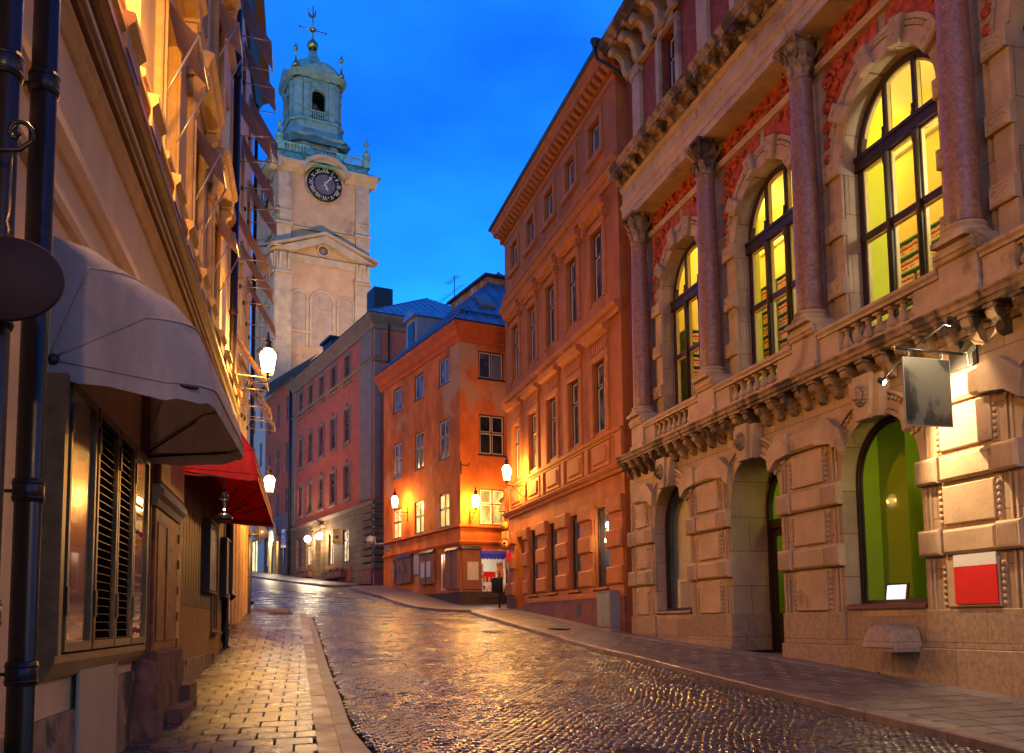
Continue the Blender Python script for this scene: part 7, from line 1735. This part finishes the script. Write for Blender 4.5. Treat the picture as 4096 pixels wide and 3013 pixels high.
o = MB().box(-.25,.25,-.02,.0,2.62,2.88).build('lower_plate', M_['sig_red'], OS); p = MB().box(-.225,.225,-.03,-.021,2.645,2.855).build('sign_field', M_['sig_yel'], o); text('distance', '0-10m', .15, M_['blk'], p, T(0,-.033,2.75), .002)
# flower boxes on the red townhouse
M_['leaf'] = mat('geranium leaves', (.05,.14,.02), .8, .5, 12, .3); M_['petal'] = mat('red petals', (.6,.01,.015), .7, .3, 14, .2); M_['box_wood'] = mat('planter wood', (.18,.06,.035), .7, .3, 6, .2)
r_ = random.Random(9)
for a, b, z0, z1, lab, nf in ((-16.9,-13.2,5.55,5.3,'long wooden flower box with few red geraniums, left of the red townhouse door',7),(-9.9,-5.3,5.15,4.95,'long wooden flower box full of red geraniums, right of the red townhouse door',24)):
    t = thing('flower_box', FP_ @ T(a,-.05,z0), lab, 'flower box', 'flower boxes'); w = b-a
    MB().box(0,w,-.42,-.06,-.42,.0).build('trough', M_['box_wood'], t); m = MB(); [m.cbox(.1+i*w/3,.1+i*w/3+w/3-.2,-.435,-.421,-.34,-.08,.01) for i in range(3)]; m.build('trough_panel', M_['wood_cab'], t)
    m = MB(); n = 900
    for i in range(n):
        x, y, z = r_.uniform(.03,w-.03), r_.uniform(-.5,-.05), r_.uniform(-.03,.20)*(.6+.5*math.sin(i*.013+2)**2); s = .035
        a1 = r_.uniform(0,6.28); q = r_.uniform(-.6,.6); m.add([(x-s*math.cos(a1),y-s*math.sin(a1),z-s*q),(x+s*math.sin(a1),y-s*math.cos(a1),z+.01),(x+s*math.cos(a1),y+s*math.sin(a1),z+s*q),(x-s*math.sin(a1),y+s*math.cos(a1),z)], [(0,1,2,3)])
    o = m.build('foliage', M_['leaf'], t, calc=False); o['kind'] = 'stuff'
    for i in range(nf):
        m = MB(); x = r_.uniform(.1,w-.1); zz = r_.uniform(.10,.28); y = r_.uniform(-.45,-.15)
        for k in range(6): m.sphere((x+r_.uniform(-.05,.05), y+r_.uniform(-.05,.05), zz+r_.uniform(-.03,.03)), .04, 6, 4)
        m.build('flower_head', M_['petal'], t)
# satellite dish at the end of the corner house
t = thing('satellite_dish', FCL @ T(-10.3,-.3,6.1), 'yellowish satellite dish on a bar at the left end of the corner house', 'dish')
MB().lathe([(.02,.0),(.2,.02),(.22,.06),(.26,.09)], n=20, M=T(-.65,-.25,.1) @ RZ(R(72)) @ RX(R(90))).build('dish', M_['paper'], t); MB().tube([(.2,.25,-.15),(-.3,-.05,-.12),(-.65,-.2,.1)], .04, 6).build('arm', M_['galv'], t); MB().tube([(-.35,-.1,-.3),(-.35,-.1,.3)], .035, 6).build('mast', M_['galv'], t)
# hose and red pennant far up the lane, wires
t = thing('round_sign_back', FL_ @ T(20.0,-.45,4.5), 'grey back of a round road sign reaching out from the end of the left row', 'traffic sign')
MB().lathe([(.23,0),(.23,.02)], n=26, M=RZ(R(80)) @ RX(R(90))).build('disc', M_['galv'], t); MB().tube([(0,.43,-.05),(0,.03,-.05)], .04, 6).build('arm', M_['galv'], t); MB().tube([(0,.02,-.35),(0,.02,.3)], .035, 6).build('mast', M_['galv'], t)
pl = thing('steel_post', FL_ @ T(20.15,-.12,gx(FL_,20.15,-.12)), 'grey steel post standing at the far corner of the left pavement', 'post'); MB().tube([(0,0,0),(0,0,3.1)], .05, 8).build('post', M_['galv'], pl); MB().lathe([(.07,0),(.07,.04)], n=10).build('foot', M_['iron'], pl)
